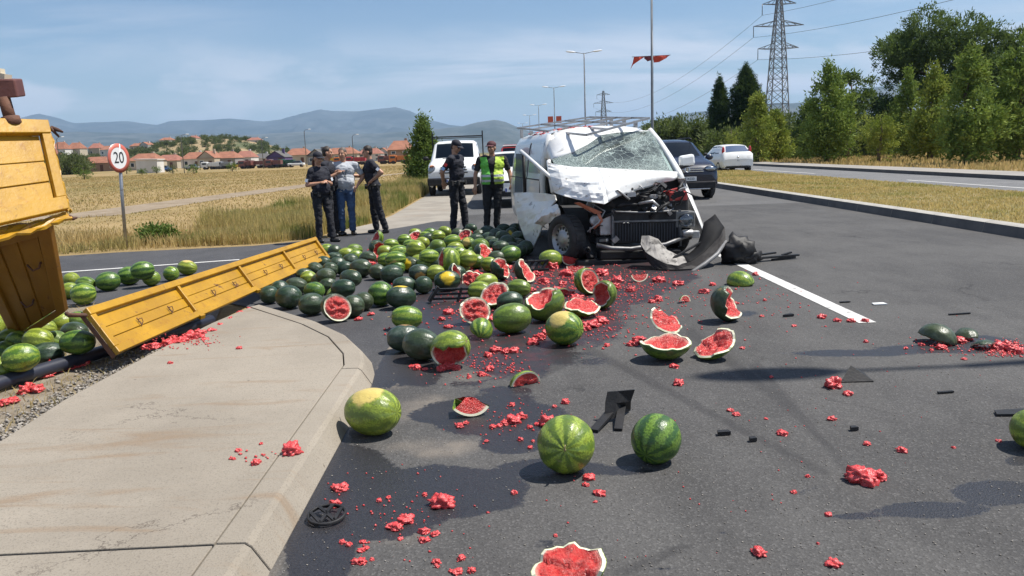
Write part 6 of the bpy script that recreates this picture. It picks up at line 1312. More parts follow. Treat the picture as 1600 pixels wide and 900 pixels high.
# ------------------------------------------------------------------ pylons and wires
M_LATT = pm('grey_lattice_steel', (.16, .17, .18), None, rough=.6, metal=.4)
def pylon(loc, H_, label, bw=4.3, th=.16):
    r = empty('pylon', loc); tag(r, label, 'pylon', 'lattice pylons of the power line')
    def hw(z): return bw/2*(1-z/H_*.74) if z < H_*.62 else bw/2*(1-.62*.74)*(1-(z/H_-.62)/.38*.72)
    zs = [0]; step = 3.4
    while zs[-1] < H_*.97: zs.append(min(H_, zs[-1]+step)); step = max(1.5, step*.90)
    for sx in (-1, 1):
        for sy in (-1, 1):
            mb = MB()
            for a, b in zip(zs, zs[1:]): mb.bar((sx*hw(a), sy*hw(a), a), (sx*hw(b), sy*hw(b), b), th)
            mb.build('leg', M_LATT, r)
    mb = MB(); t2 = th*.55
    for a, b in zip(zs, zs[1:]):
        A, B_ = hw(a), hw(b)
        for s in (-1, 1):
            mb.bar((-A, s*A, a), (B_, s*B_, b), t2); mb.bar((A, s*A, a), (-B_, s*B_, b), t2); mb.bar((s*A, -A, a), (s*B_, B_, b), t2); mb.bar((s*A, A, a), (s*B_, -B_, b), t2)
            mb.bar((-B_, s*B_, b), (B_, s*B_, b), t2); mb.bar((s*B_, -B_, b), (s*B_, B_, b), t2)
    tag(mb.build('lattice_bracing', M_LATT, r), kind='stuff'); at = []
    for zr, span in ((.66, 3.9), (.80, 4.8), (.935, 3.2)):
        z = H_*zr; w = hw(z); mb = MB()
        for s in (-1, 1):
            for sy in (-1, 1): mb.bar((s*w, sy*w, z), (s*span, 0, z+.1), t2*1.2); mb.bar((s*w*.9, sy*w*.9, z+1.0), (s*span, 0, z+.1), t2*1.2)
            for q in (.33, .66): x = w+(span-w)*q; mb.bar((s*x, 0, z+.05), (s*(w+(span-w)*(q-.25)), 0, z+1.0-(q-.25)*.8), t2)
        ar = mb.build('cross_arm', M_LATT, r); mb = MB(); mb.tube([(-span, 0, z+.1), (-span, 0, z-1.9)], .07, 6); mb.build('insulator', pm('insulator_dark', (.05, .05, .055), None, rough=.3), ar); at.append((-span, z-1.9))
    return at
PB = D(1213, 221, 155); P1 = (PB.x, 155, -.5); P2_ = (D(944, 230, 394).x, 394, -.5)
H1 = 29.5; at1 = pylon(P1, H1, 'tall steel lattice pylon rising behind the cypresses'); at2 = pylon(P2_, D(944, 142, 394).z+.5, 'small distant lattice pylon above the wrecked van', 4.3, .2)
M_WIRE = pm('wire', (.08, .08, .085), None, rough=.6)
lab = ('lowest', 'middle', 'topmost')
for i, ((xa, za), (xb, zb)) in enumerate(zip(at1, at2)):
    a = Vector((P1[0]+xa, P1[1], P1[2]+za)); b = Vector((P2_[0]+xb, P2_[1], P2_[2]+zb)); c = a + Vector((2.5, -240, 1.5))
    for p, q, nm, sg_ in ((a, b, 'power wire sagging between the two pylons', 7.0), (a, c, 'power wire running from the tall pylon out over the pines', 7.0)):
        mb = MB(); mb.tube([p.lerp(q, s/24)-Vector((0, 0, sg_*4*(s/24)*(1-s/24))) for s in range(25)], .028, 5); tag(mb.build('power_wire', M_WIRE), lab[i]+' '+nm, 'wire', 'power line wires')
# ================================================================== PEOPLE
M_SKIN = pm('skin_tanned', (.46, .25, .16), (.38, .20, .125), 8, .5, bump=.1, bscale=40); M_SKIN.node_tree.nodes['Principled BSDF'].inputs['Subsurface Weight'].default_value = .1
M_SKIN.node_tree.nodes['Principled BSDF'].inputs['Subsurface Scale'].default_value = .01
M_NAVY = pm('navy_uniform', (.008, .009, .017), (.014, .015, .025), 12, .85, bump=.4, bscale=18, bdist=.02)
M_NAVY2 = pm('navy_trousers', (.008, .009, .014), (.014, .015, .021), 10, .85, bump=.5, bscale=14, bdist=.03)
M_JEAN = pm('blue_jeans', (.035, .07, .15), (.06, .11, .21), 9, .85, bump=.4, bscale=16, bdist=.02)
M_GREY = pm('grey_tshirt', (.42, .44, .47), (.36, .38, .41), 8, .9, bump=.4, bscale=14, bdist=.02)
M_BLACKC = pm('black_cloth', (.012, .012, .014), (.02, .02, .022), 10, .85, bump=.4, bscale=16, bdist=.02)
M_HIVIS = pm('hi_vis_yellow', (.42, .62, .05), (.50, .68, .10), 5, .7, bump=.5, bscale=10, bdist=.03)
M_HIVIS2 = pm('hi_vis_green', (.12, .48, .06), (.16, .55, .08), 5, .7, bump=.5, bscale=10, bdist=.03)
M_REFL = pm('reflective_tape', (.58, .60, .62), (.50, .52, .54), 8, .35)
M_BOOT = pm('black_boots', (.012, .012, .012), (.03, .028, .026), 10, .4)
M_HAIRD = pm('dark_hair', (.022, .015, .011), (.035, .025, .018), 30, .6, bump=.5, bscale=120)
M_HAIRG = pm('grey_brown_hair', (.09, .065, .05), (.14, .11, .09), 30, .6, bump=.5, bscale=120)
M_EYE = pm('eye_dark', (.03, .02, .015), None, rough=.3); M_LIP = pm('lips', (.36, .14, .11), None, rough=.5)
def cap_mesh(p, r0, q, r1, n=12, m=5):
    """tapered capsule as MB"""
    p, q = Vector(p), Vector(q); mb = MB(); d = q-p; L = d.length
    if L < 1e-5: mb.ball(p, r0, n, 8); return mb
    d.normalize(); path = []; rad = []
    for i in range(m+1): a = math.pi/2*(1-i/m); path.append(p-d*r0*math.sin(a)); rad.append(max(r0*math.cos(a), .0008))
    for i in range(m+1): a = math.pi/2*i/m; path.append(q+d*r1*math.sin(a)); rad.append(max(r1*math.cos(a), .0008))
    mb.tube(path, rad, n); return mb
def union(name, prims, m, root, voxel=.011, smooth=3, wr=0.0, seed=0, cut=None, mats=None, assign=None):
    mb = MB()
    for pr in prims:
        if pr[0] == 'c': c = cap_mesh(*pr[1:5])
        else: c = MB(); c.ball(pr[1], pr[2], 14, 10, 0, pr[3] if len(pr) > 3 else None)
        mb.add(c.v, c.f)
    me0 = mb.mesh(name, m); o = bpy.data.objects.new(name, me0); COL.objects.link(o)
    r = o.modifiers.new('r', 'REMESH'); r.mode = 'VOXEL'; r.voxel_size = voxel
    if smooth: s = o.modifiers.new('s', 'SMOOTH'); s.factor = .5; s.iterations = smooth
    dg = bpy.context.evaluated_depsgraph_get(); dg.update(); me = bpy.data.meshes.new_from_object(o.evaluated_get(dg)); bpy.data.objects.remove(o); bpy.data.meshes.remove(me0); me.name = name
    if wr:
        me.update(); nrm = [v.normal.copy() for v in me.vertices]
        for v, n in zip(me.vertices, nrm):
            p = v.co; k = mnoise.noise(Vector((p.x*9+seed, p.y*9, p.z*16)))*.6+mnoise.noise(Vector((p.x*22, p.y*22+seed, p.z*34)))*.4; v.co = p+n*wr*k
    if cut is not None:
        bm = bmesh.new(); bm.from_mesh(me); bmesh.ops.delete(bm, geom=[f for f in bm.faces if cut(f.calc_center_median())], context='FACES'); bm.to_mesh(me); bm.free()
    me.materials.clear()
    for mm in (mats or [m]): me.materials.append(mm)
    if assign is not None: me.polygons.foreach_set('material_index', [assign(p.center) for p in me.polygons])
    me.polygons.foreach_set('use_smooth', [True]*len(me.polygons)); ob = link(name, me, root); return ob
def person(px, py, h, facing, label, arms, top, trousers, shoes, hair='short', hairm=None, cap=None, legs=((0, 0), (0, 0)), lean=(0, 0), headturn=0, nod=0, sleeve=.62, build=1.0, female=False, vest=False, patches=(), belt=True, torso_fwd=0.0):
    """arms: ((elbow),(wrist)) for right and left in body frame (right, forward, up) from the shoulder; legs: foot offsets (right, forward) for right and left."""
    g_ = G(px, py); root = empty('person', (g_.x, g_.y, 0)); tag(root, label, 'person'); k = h/1.75
    fa = R(facing); Fv = Vector((math.sin(fa), -math.cos(fa), 0)); Rv = Vector((-math.cos(fa), -math.sin(fa), 0))     # facing 0 = towards the camera; Rv = the person's right
    U = Vector((0, 0, 1)); ln = Fv*lean[1]+Rv*lean[0]
    def B(r, f, u): return (Rv*r + Fv*f + U*u)*k + ln*(max(0, u-.1)/1.6)
    sh = .185*build if not female else .165; hip = .10
    P0 = B(0, 0, .93); prims = {}
    Hc = B(0, .02+torso_fwd, 1.625); ht = facing+headturn; hf = R(ht); HF = Vector((math.sin(hf), -math.cos(hf), 0)); HR_ = Vector((-math.cos(hf), -math.sin(hf), 0)); HF2 = (HF*math.cos(nod)-U*math.sin(nod)); HU = HR_.cross(HF2)*-1
    if HU.z < 0: HU = -HU
    def Hd(r, f, u): return Hc + (HR_*r+HF2*f+HU*u)*k
    hrot = Matrix((HR_, HF2, HU)).transposed()
    skull = [('b', Hd(0, -.008, .035), (.076*k, .094*k, .092*k), hrot), ('b', Hd(0, .025, -.03), (.062*k, .070*k, .080*k), hrot), ('b', Hd(0, .055, -.075), (.034*k, .034*k, .030*k), hrot),
             ('c', Hd(0, .086, .012), .010*k, Hd(0, .108, -.028), .015*k), ('b', Hd(0, .076, .032), (.050*k, .014*k, .012*k), hrot), ('b', Hd(.076, -.005, -.005), (.012*k, .024*k, .034*k), hrot), ('b', Hd(-.076, -.005, -.005), (.012*k, .024*k, .034*k), hrot),
             ('b', Hd(.036, .066, -.02), (.022*k, .018*k, .02*k), hrot), ('b', Hd(-.036, .066, -.02), (.022*k, .018*k, .02*k), hrot)]
    neck = [('c', B(0, -.005+torso_fwd*.8, 1.40), .060*k, Hd(0, -.015, -.06), .052*k)]
    # torso
    w = build; t_f = torso_fwd
    torso = [('b', B(0, .0+t_f, 1.30), (.175*w*k, .115*w*k, .15*k), None), ('b', B(0, .012+t_f*.6, 1.13), (.155*w*k, .112*w*k, .17*k), None), ('b', B(0, .0, .96), (.155*w*k, .112*w*k, .13*k), None), ('c', B(sh*.8, 0+t_f, 1.41), .058*k, B(-sh*.8, 0+t_f, 1.41), .058*k)]
    rt_ = Matrix((Rv, Fv, U)).transposed(); torso = [(a[0], a[1], a[2], rt_) if a[0] == 'b' else a for a in torso]
    if build > 1.1: torso.append(('b', B(0, .07, 1.06), (.15*w*k, .12*k, .14*k), rt_))
    if female: torso.append(('b', B(0, .075, 1.24), (.13*k, .07*k, .075*k), rt_))
    S_ = [B(sh, t_f, 1.395), B(-sh, t_f, 1.395)]; arm_p = []; hand_p = []; slv = []
    for i, sgn in ((0, 1), (1, -1)):
        e = S_[i]+(Rv*arms[i][0][0]*sgn+Fv*arms[i][0][1]+U*arms[i][0][2])*k; wv = S_[i]+(Rv*arms[i][1][0]*sgn+Fv*arms[i][1][1]+U*arms[i][1][2])*k
        # keep limb lengths human
        e = S_[i]+(e-S_[i]).normalized()*.285*k; wv = e+(wv-e).normalized()*.25*k
        arm_p += [('c', S_[i], .055*k, e, .042*k), ('c', e, .043*k, e.lerp(wv, .35), .042*k), ('c', e.lerp(wv, .35), .042*k, wv, .027*k)]
        slv += [('c', S_[i], .068*k*w**.5, S_[i].lerp(e, sleeve), .061*k)]
        hd = (wv-e).normalized(); sd_ = hd.cross(U); sd_ = sd_.normalized() if sd_.length > .2 else Rv; pn = sd_.cross(hd)
        hand_p += [('c', wv, .026*k, wv+hd*.055*k, .030*k), ('c', wv+hd*.02*k+sd_*.02*k, .022*k, wv+hd*.075*k+sd_*.022*k, .019*k), ('c', wv+hd*.02*k-sd_*.02*k, .022*k, wv+hd*.075*k-sd_*.022*k, .019*k)]
        for j, fl in enumerate((.062, .075, .070, .055)):
            b0 = wv+hd*.078*k+sd_*(.030-.020*j)*k; m0 = b0+(hd*fl*.55-pn*.012)*k; hand_p += [('c', b0, .0095*k, m0, .009*k), ('c', m0, .009*k, m0+(hd*fl*.40-pn*.022)*k, .008*k)]
        tb = wv+hd*.025*k+sd_*.030*k; tm = tb+(hd*.032+sd_*.026-pn*.01)*k; hand_p += [('c', tb, .012*k, tm, .011*k), ('c', tm, .011*k, tm+(hd*.034-pn*.008)*k, .009*k)]
    leg_p = []; foot = []; trs = [('b', B(0, 0, .93), (.165*w*k, .118*w*k, .12*k), rt_)]
    for i, sgn in ((0, 1), (1, -1)):
        hp = B(hip*sgn, 0, .90); ank = (Rv*(hip*sgn*1.05+legs[i][0])+Fv*legs[i][1]+U*.09)*k; kn = hp.lerp(ank, .51)+Fv*.025*k
        leg_p += [('c', hp, .082*k, kn, .055*k), ('c', kn, .055*k, kn.lerp(ank, .3), .056*k), ('c', kn.lerp(ank, .3), .056*k, ank, .036*k)]
        trs += [('c', hp, .095*k*w**.6, kn, .074*k), ('c', kn, .074*k, ank+U*.02*k, .066*k)]
        fd = (Fv+Rv*sgn*.22).normalized(); a0 = ank-U*.045*k; foot += [('c', ank+U*.07*k, .048*k, a0, .045*k), ('b', a0-fd*.035*k-U*.010*k, (.042*k, .042*k, .040*k)), ('c', a0+fd*.02*k-U*.012*k, .043*k, a0+fd*.15*k-U*.014*k, .036*k)]
    union('body', skull+neck+torso+arm_p+hand_p+leg_p, M_SKIN, root, .0095, 2)
    # garments
    grow = lambda pr, a: [(q[0], q[1], tuple(x+a for x in q[2]), q[3] if len(q) > 3 else None) if q[0] == 'b' else ('c', q[1], q[2]+a, q[3], q[4]+a) for q in pr]
    hem = (.90 if not trousers == M_JEAN else .86)*k
    shirt = union('shirt', grow(torso, .016*k)+slv+[('c', B(0, -.01+t_f, 1.40), .075*k, B(0, -.015+t_f, 1.445), .066*k)], top, root, .012, 3, .016, px, cut=lambda c: c.z < hem+.02*k)
    union('trousers', trs, trousers, root, .012, 2, .020, py, cut=lambda c: c.z < .085*k)
    union('boots' if shoes == M_BOOT else 'shoes', [q if q[0] == 'c' else q for q in foot], shoes, root, .010, 2, cut=lambda c: c.z < -.02)
    if belt:
        mb = MB(); n = 26; rows = []
        for zz in (.945, .985): rows.append([B(math.cos(a)*.178*w, math.sin(a)*.134*w+.004, zz) for a in [2*math.pi*j/n for j in range(n+1)]])
        mb.grid(rows, 0, True); bl = mb.build('belt', M_BOOT, root, solid=.012)
        for a in (.2, .9, 2.4, 3.4): mb = MB(); mb.box(B(math.cos(a)*.195*w, math.sin(a)*.15*w, .945), (.06*k, .05*k, .10*k), 0, rt_); mb.build('belt_pouch', M_BLACKC, bl, bevel=.01)
    # hair, cap, face
    hm = hairm or M_HAIRD
    if hair:
        hp_ = [('b', Hd(0, -.016, .050), (.083*k, .098*k, .088*k), hrot), ('b', Hd(0, -.045, .0), (.078*k, .060*k, .075*k), hrot)]
        def cutf(c):
            l = hrot.transposed() @ (c-Hc)/k; return (l.y > .050 and l.z < .085) or l.z < -.06 or (l.y > .005 and l.z < .035)
        union('hair', hp_, hm, root, .010, 2, .006, 3, cut=cutf)
    if hair == 'tail':
        mb = MB(); mb.tube([Hd(0, -.095, .02), Hd(0, -.135, -.04), Hd(.0, -.14, -.13), Hd(0, -.125, -.23)], [.022*k, .032*k, .030*k, .012*k], 10); mb.build('ponytail', pm('auburn_hair', (.10, .035, .02), None, rough=.6) if 'auburn_hair' not in bpy.data.materials else bpy.data.materials['auburn_hair'], root)
    if cap is not None:
        cp = union('cap', [('b', Hd(0, -.008, .062), (.092*k, .108*k, .078*k), hrot)], cap, root, .010, 2, cut=lambda c: (hrot.transposed() @ (c-Hc)).z < .045*k)
        mb = MB(); rows = []
        for rr_ in (.0, .5, 1.0): rows.append([Hd(math.sin(a)*(.086+.0*rr_), .055+math.cos(a)*.045+rr_*.075*math.cos(a)**.8 if math.cos(a) > 0 else .055, .058-.022*rr_-.010*abs(math.sin(a))) for a in [R(-78+156*j/12) for j in range(13)]])
        mb.grid(rows, 0, True); mb.build('peak', cap, cp, solid=.006)
    for s in (-1, 1):
        mb = MB(); mb.ball(Hd(s*.031, .083, .010), .0125*k, 8, 6); mb.build('eye', M_EYE, root)
    mb = MB(); mb.ball(Hd(0, .084, -.052), (.024*k, .012*k, .007*k), 10, 6, 0, hrot); mb.build('mouth', M_LIP, root)
    for (arm_i, t_, m_, dz) in patches:
        sgn = 1 if arm_i == 0 else -1; e = S_[arm_i]+(Rv*arms[arm_i][0][0]*sgn+Fv*arms[arm_i][0][1]+U*arms[arm_i][0][2])*k; e = S_[arm_i]+(e-S_[arm_i]).normalized()*.285*k; c = S_[arm_i].lerp(e, t_)
        out = (Rv*sgn*.75 - Vector((0, 1, 0))*.75).normalized(); mb = MB(); ax_ = (e-S_[arm_i]).normalized(); sd_ = ax_.cross(out).normalized()
        mb.add([c+out*.071*k+sd_*.030*k+ax_*dz, c+out*.071*k-sd_*.030*k+ax_*dz, c+out*.069*k-sd_*.030*k+ax_*(dz+.060), c+out*.069*k+sd_*.030*k+ax_*(dz+.060)], [(0, 1, 2, 3)]); mb.build('sleeve_patch', m_, shirt, solid=.006)
    if vest:
        def vcut(c):
            l = rt_.transposed() @ c/k; ang_open = l.y > .0 and abs(l.x-.02) < .030+.10*max(0, (1.30-l.z))*0+max(0, l.z-1.10)*.16+max(0, 1.0-l.z)*.3
            return l.z < .93 or l.z > 1.455 or ang_open or (l.x**2 > (.235)**2)
        def vas(c):
            l = rt_.transposed() @ c/k
            if .975 < l.z < 1.02 or 1.07 < l.z < 1.115: return 2
            return 1 if l.x > .05 and l.z < 1.5 else 0
        union('hi_vis_vest', grow(torso, .034*k), M_HIVIS, root, .011, 3, .018, 5, cut=vcut, mats=[M_HIVIS, M_HIVIS2, M_REFL], assign=vas)
    return root, dict(B=B, S=S_, Hd=Hd, k=k, Rv=Rv, Fv=Fv, shirt=shirt)
M_PW = pm('patch_white', (.62, .66, .72), None, rough=.7); M_PR = pm('patch_red', (.55, .03, .03), None, rough=.7); M_PB = pm('patch_blue', (.25, .40, .65), None, rough=.7)
# woman officer with arms crossed, facing right
person(508, 378, 1.66, 48, 'woman in navy police uniform and cap with arms crossed, ponytail', (((.10, -.02, -.26), (-.16, .22, -.22)), ((.10, .0, -.26), (-.16, .20, -.20))), M_NAVY, M_NAVY2, M_BOOT, hair='tail', cap=M_NAVY, legs=((0, -.03), (0, .12)), female=True, build=1.12, lean=(0, -.05), nod=.18, patches=((1, .55, M_PW, 0), (0, .55, M_PW, 0)))
# officer gesturing, facing right
person(520, 369, 1.77, 80, 'bareheaded officer in navy uniform gesturing with one hand, behind the woman', (((.05, .05, -.27), (-.03, .26, -.16)), ((.05, .06, -.26), (-.05, .30, -.14))), M_NAVY, M_NAVY2, M_BOOT, legs=((0, 0), (0, .06)), build=1.12, patches=((1, .5, M_PW, 0), (0, .5, M_PW, 0)), headturn=12)
# man in grey t-shirt and jeans
r_, q_ = person(544, 367, 1.74, 12, 'man in grey T-shirt and blue jeans with a badge on a lanyard', (((.06, .06, -.26), (-.08, .24, -.12)), ((.16, -.05, -.24), (.02, .06, -.40))), M_GREY, M_JEAN, M_BOOT, hairm=M_HAIRG, build=1.26, belt=False, headturn=-25)
mb = MB(); mb.tube([q_['B'](.05, .06, 1.43), q_['B'](.035, .155, 1.30), q_['B'](-.02, .175, 1.17)], .005, 5); mb.tube([q_['B'](-.06, .06, 1.43), q_['B'](-.05, .155, 1.30), q_['B'](-.02, .175, 1.17)], .005, 5); mb.build('lanyard', M_NAVY, r_)
mb = MB(); mb.box(q_['B'](-.02, .185, 1.12), (.055, .012, .09)); mb.build('badge', M_PLATE, r_)
# officer with notebook facing left, hand on hip
r_, q_ = person(594, 364, 1.76, -72, 'bareheaded officer in navy holding a dark notebook, hand on hip', (((.06, .14, -.24), (.0, .36, -.22)), ((.16, -.16, -.18), (.02, .04, -.34))), M_NAVY, M_NAVY2, M_BOOT, legs=((0, .05), (0, -.10)), lean=(0, .14), build=1.10, patches=((1, .5, M_PW, 0),), headturn=-6, nod=.08)
e_ = q_['S'][0]+(q_['Rv']*.05+q_['Fv']*.33-Vector((0, 0, .30))); mb = MB(); mb.box(q_['S'][0]+(q_['Rv']*.02+q_['Fv']*.40-Vector((0, 0, .23)))*q_['k'], (.16, .22, .02), 0, Matrix.Rotation(.5, 3, 'Y')); nb = mb.build('notebook', M_BLACKC); nb.location = r_.location; tag(nb, 'dark notebook held by the officer with his hand on his hip', 'notebook')
# officer with cap, hands behind the back, facing right and looking down
person(717, 362, 1.80, 62, 'officer in navy uniform and cap looking down, hands behind his back', (((.10, -.14, -.24), (-.04, -.20, -.42)), ((.10, -.14, -.24), (-.04, -.20, -.44))), M_NAVY, M_NAVY2, M_BOOT, cap=M_NAVY, legs=((0, -.06), (0, .10)), nod=.42, build=1.08, lean=(0, -.02), torso_fwd=.02, patches=((0, .32, M_PR, 0), (0, .62, M_PB, 0)))
# man in hi-vis vest
M_CAPR = pm('maroon_cap', (.09, .025, .03), (.06, .02, .025), 8, .8)
person(773, 361, 1.75, 4, 'man in black clothes, maroon cap and open yellow high-visibility vest', (((.10, .0, -.27), (.12, .06, -.52)), ((.11, .0, -.27), (.13, .10, -.50))), M_BLACKC, M_BLACKC, M_BOOT, cap=M_CAPR, hairm=M_HAIRG, legs=((.05, .04), (.06, 0)), build=1.26, vest=True, belt=False, headturn=-28)
# ================================================================== VEGETATION
def leaf_mat(name, a, b_, c=None, trans=.24):
    m, nt, b = newmat(name); t = NT(nt); rnd = t.n('ShaderNodeNewGeometry').outputs['Random Per Island']; v = t.coord()
    col = t.mix(rnd, a, b_)
    if c is not None: col = t.mix(t.math('MULTIPLY', t.step(t.noise(v, .9, 3), .45, .62), .7), col, c)
    t.set(b, 'Base Color', col); t.set(b, 'Roughness', .75); t.set(b, 'Specular IOR Level', .12)
    out = nt.nodes['Material Output']; tl = t.n('ShaderNodeBsdfTranslucent', {'Color': t.mix(.5, col, (.25, .35, .05))}); mx = t.n('ShaderNodeMixShader', {0: trans, 1: b.outputs[0], 2: tl.outputs[0]}); nt.links.new(mx.outputs[0], out.inputs['Surface']); return m
ML_YOUNG = leaf_mat('pine_needles_young', (.13, .205, .042), (.25, .30, .072), (.075, .13, .03)); ML_DARK = leaf_mat('pine_needles_dark', (.052, .095, .034), (.12, .165, .055), (.032, .062, .024))
ML_YEL = leaf_mat('pine_needles_yellowish', (.20, .24, .04), (.33, .35, .075), (.11, .165, .03)); ML_CYP = leaf_mat('cypress_foliage', (.012, .035, .016), (.035, .07, .03), None, .15)
ML_OLIVE = leaf_mat('olive_scrub', (.075, .09, .035), (.13, .14, .06), (.05, .07, .025)); ML_BUSH = leaf_mat('bush_green', (.07, .12, .025), (.14, .19, .05))
M_BARK = pm('bark', (.09, .065, .05), (.14, .105, .08), 8, .95, bump=.8, bscale=25, bdist=.02)
def leaf_cloud(pts, sizes, outw, seed, asp=2.6):
    """needle tufts: 3 crossing slim quads at every point."""
    r = np.random.default_rng(seed); n = len(pts); d = outw + r.normal(0, .55, (n, 3)); d /= np.linalg.norm(d, axis=1)[:, None]
    a = r.normal(0, 1, (n, 3)); s = np.cross(d, a); s /= np.linalg.norm(s, axis=1)[:, None]+1e-9
    L_ = sizes[:, None]; w = L_/asp; base = pts - d*L_*.3; tip = pts + d*L_*.7
    v = np.stack([base, pts+s*w*.5, tip, pts-s*w*.5], 1).reshape(-1, 3); f = np.arange(4*n).reshape(-1, 4); return v, f
def crown_lobes(lobes, dens, leaf, seed, shell=.55):
    """lobes: (cx, cy, cz, rx, ry, rz). Leaves clumped on many small tufts spread in each lobe's outer volume."""
    r = np.random.default_rng(seed); V = []; F_ = []; off = 0
    for (cx, cy, cz, rx, ry, rz) in lobes:
        nt_ = max(6, int(dens*(rx*ry+ry*rz+rx*rz)/3)); u = r.normal(0, 1, (nt_, 3)); u /= np.linalg.norm(u, axis=1)[:, None]
        rad = shell + (1-shell)*r.random(nt_)**.6; rad *= 1+.20*r.normal(0, 1, nt_)
        tc_ = u*rad[:, None]*np.array([rx, ry, rz]) + np.array([cx, cy, cz]); per = 26
        p = np.repeat(tc_, per, 0); ts = leaf*1.6; q = p + r.normal(0, ts*.42, (len(p), 3)); o = np.repeat(u, per, 0)*.9+np.array([0, 0, .45])
        v, f = leaf_cloud(q, leaf*r.uniform(.6, 1.25, len(q)), o, seed+7); V.append(v); F_.append(f+off); off += len(v)
    return np.concatenate(V), np.concatenate(F_)
def tree(base, H_, W_, kind, label, name='pine_tree', seed=1, m=None, group=None, trunk_h=.18, dens=None):
    r = random.Random(seed); root = empty(name, base); tag(root, label, 'tree', group); lobes = []
    if kind == 'cone':       # young pine: whorls narrowing upward with upright leaders
        nw = max(6, int(H_*1.15))
        for i in range(nw):
            f = i/(nw-1); z = H_*(trunk_h+(1-trunk_h)*f*.96); rad = W_*(1-f)**.75*(.55+.45*min(1, f*5))+.10; nb = max(3, int(6*(1-f)+2))
            for k in range(nb):
                a = 2*math.pi*(k+r.random()*.7)/nb; q = rad*r.uniform(.45, .78); lobes.append((math.cos(a)*q, math.sin(a)*q, z+r.uniform(-.25, .35), rad*.42+.12, rad*.42+.12, H_/nw*r.uniform(.65, 1.15)))
        for k in range(7): lobes.append((r.uniform(-.5, .5)*W_*.6, r.uniform(-.5, .5)*W_*.6, H_*r.uniform(.72, .93), .16*W_*.5, .16*W_*.5, H_*.09))
    elif kind == 'round':    # old pine: billowing clumps
        for i in range(26):
            a = r.uniform(0, 6.28); f = r.random(); z = H_*(trunk_h+.14+(.80-trunk_h)*f); rr_ = W_*math.sqrt(max(.05, 1-((f-.45)/.62)**2))*r.uniform(.35, .82); s = W_*r.uniform(.20, .34); lobes.append((math.cos(a)*rr_, math.sin(a)*rr_, z, s*1.15, s*1.15, s*.72))
    elif kind == 'column':   # cypress
        for i in range(16):
            f = i/15; z = H_*(.05+.92*f); rad = W_*min(1, (.55+f*1.8))*(1-max(0, f-.62)/.39)**.7; 
            for k in range(3): a = r.uniform(0, 6.28); lobes.append((math.cos(a)*rad*.3, math.sin(a)*rad*.3, z, rad*.75+.08, rad*.75+.08, H_*.075))
    elif kind == 'bush':
        for i in range(12):
            a = r.uniform(0, 6.28); q = W_*r.uniform(0, .65); lobes.append((math.cos(a)*q, math.sin(a)*q, H_*r.uniform(.25, .75), W_*.42, W_*.42, H_*.28))
    leaf = {'cone': .24, 'round': .29, 'column': .16, 'bush': .14}[kind]*(1 if H_ > 3 else .7)
    de = dens or {'cone': 25, 'round': 24, 'column': 110, 'bush': 40}[kind]
    v, f = crown_lobes(lobes, de, leaf, seed); mm = m or ML_YOUNG; link('crown', np_mesh('crown', v, f, mm), root)
    mb = MB(); th = H_*.022+.03; mb.tube([(0, 0, -.1), (r.uniform(-.05, .05)*H_*.3, 0, H_*.3), (r.uniform(-.04, .04)*H_, r.uniform(-.03, .03)*H_, H_*.62), (0, 0, H_*.9)], [th*1.2, th, th*.6, th*.15], 8)
    for (cx, cy, cz, rx, ry, rz) in lobes[::3]:
        z0_ = max(H_*.12, cz-abs(cx)*.5-.15*H_*.3); mb.tube([(0, 0, z0_), (cx*.5, cy*.5, (z0_+cz)/2+.05), (cx, cy, cz)], [th*.4, th*.25, th*.08], 5, cap=False)
    mb.build('trunk', M_BARK, root); return root
def tpx(px, Y, top, hw, kind, label, m=None, name='pine_tree', seed=1, group=None, th=.18, dens=None, base=None):
    b = D(px, 221-(px-1215)*.0367, Y); b.z = -.02; t_ = D(px, top, Y).z; return tree(b, t_, hw*Y/FPX, kind, label, name, seed, m, group, th, dens)
GP = 'roadside pines behind the far carriageway'
tpx(1124, 76, 121, 15, 'column', 'dark narrow cypress, the left and shorter of the pair', ML_CYP, 'cypress_tree', 3)
tpx(1164, 76, 102, 27, 'column', 'dark cypress, the right and taller of the pair', ML_CYP, 'cypress_tree', 5)
tpx(1184, 58, 150, 30, 'cone', 'light green loose pine in front of the taller cypress', ML_YEL, seed=11, group=GP, dens=20)
tpx(1212, 60, 180, 26, 'cone', 'thin straggly pine below the pylon foot', ML_YEL, seed=12, group=GP, dens=16)
tpx(1142, 64, 196, 22, 'bush', 'yellow-green bush at the feet of the cypresses', ML_YEL, 'roadside_bush', 13)
tpx(1240, 62, 225, 26, 'bush', 'bright green low bush left of the broad pine', ML_BUSH, 'roadside_bush', 14)
tpx(1292, 53, 104, 52, 'cone', 'broad mid-green pine standing right of the pylon', ML_YOUNG, seed=15, group=GP, th=.17, dens=27)
tpx(1326, 60, 108, 38, 'round', 'dark rounded pine just behind the broad mid-green one', ML_DARK, seed=16, group=GP, th=.3)
tpx(1374, 48, 176, 38, 'bush', 'small round yellow-green pine with a short bare trunk', ML_YEL, seed=17, group=GP)
tpx(1416, 58, 130, 34, 'cone', 'narrow pine with pale upright tips behind the small round one', ML_YOUNG, seed=18, group=GP)
tpx(1455, 50, 115, 44, 'cone', 'light green conical pine left of the darkest trunk', ML_YEL, seed=19, group=GP, th=.19)
tpx(1512, 41, 84, 56, 'cone', 'tall dense pine with spiky tips, second from right edge', ML_YOUNG, seed=20, group=GP, th=.17, dens=27)
tpx(1590, 42, 78, 62, 'cone', 'tall dense pine at the right edge of the picture', ML_YOUNG, seed=21, group=GP, th=.17, dens=27)
tpx(1460, 74, 22, 92, 'round', 'huge old dark pine towering behind the row', ML_DARK, seed=22, group=GP, th=.30, dens=30)
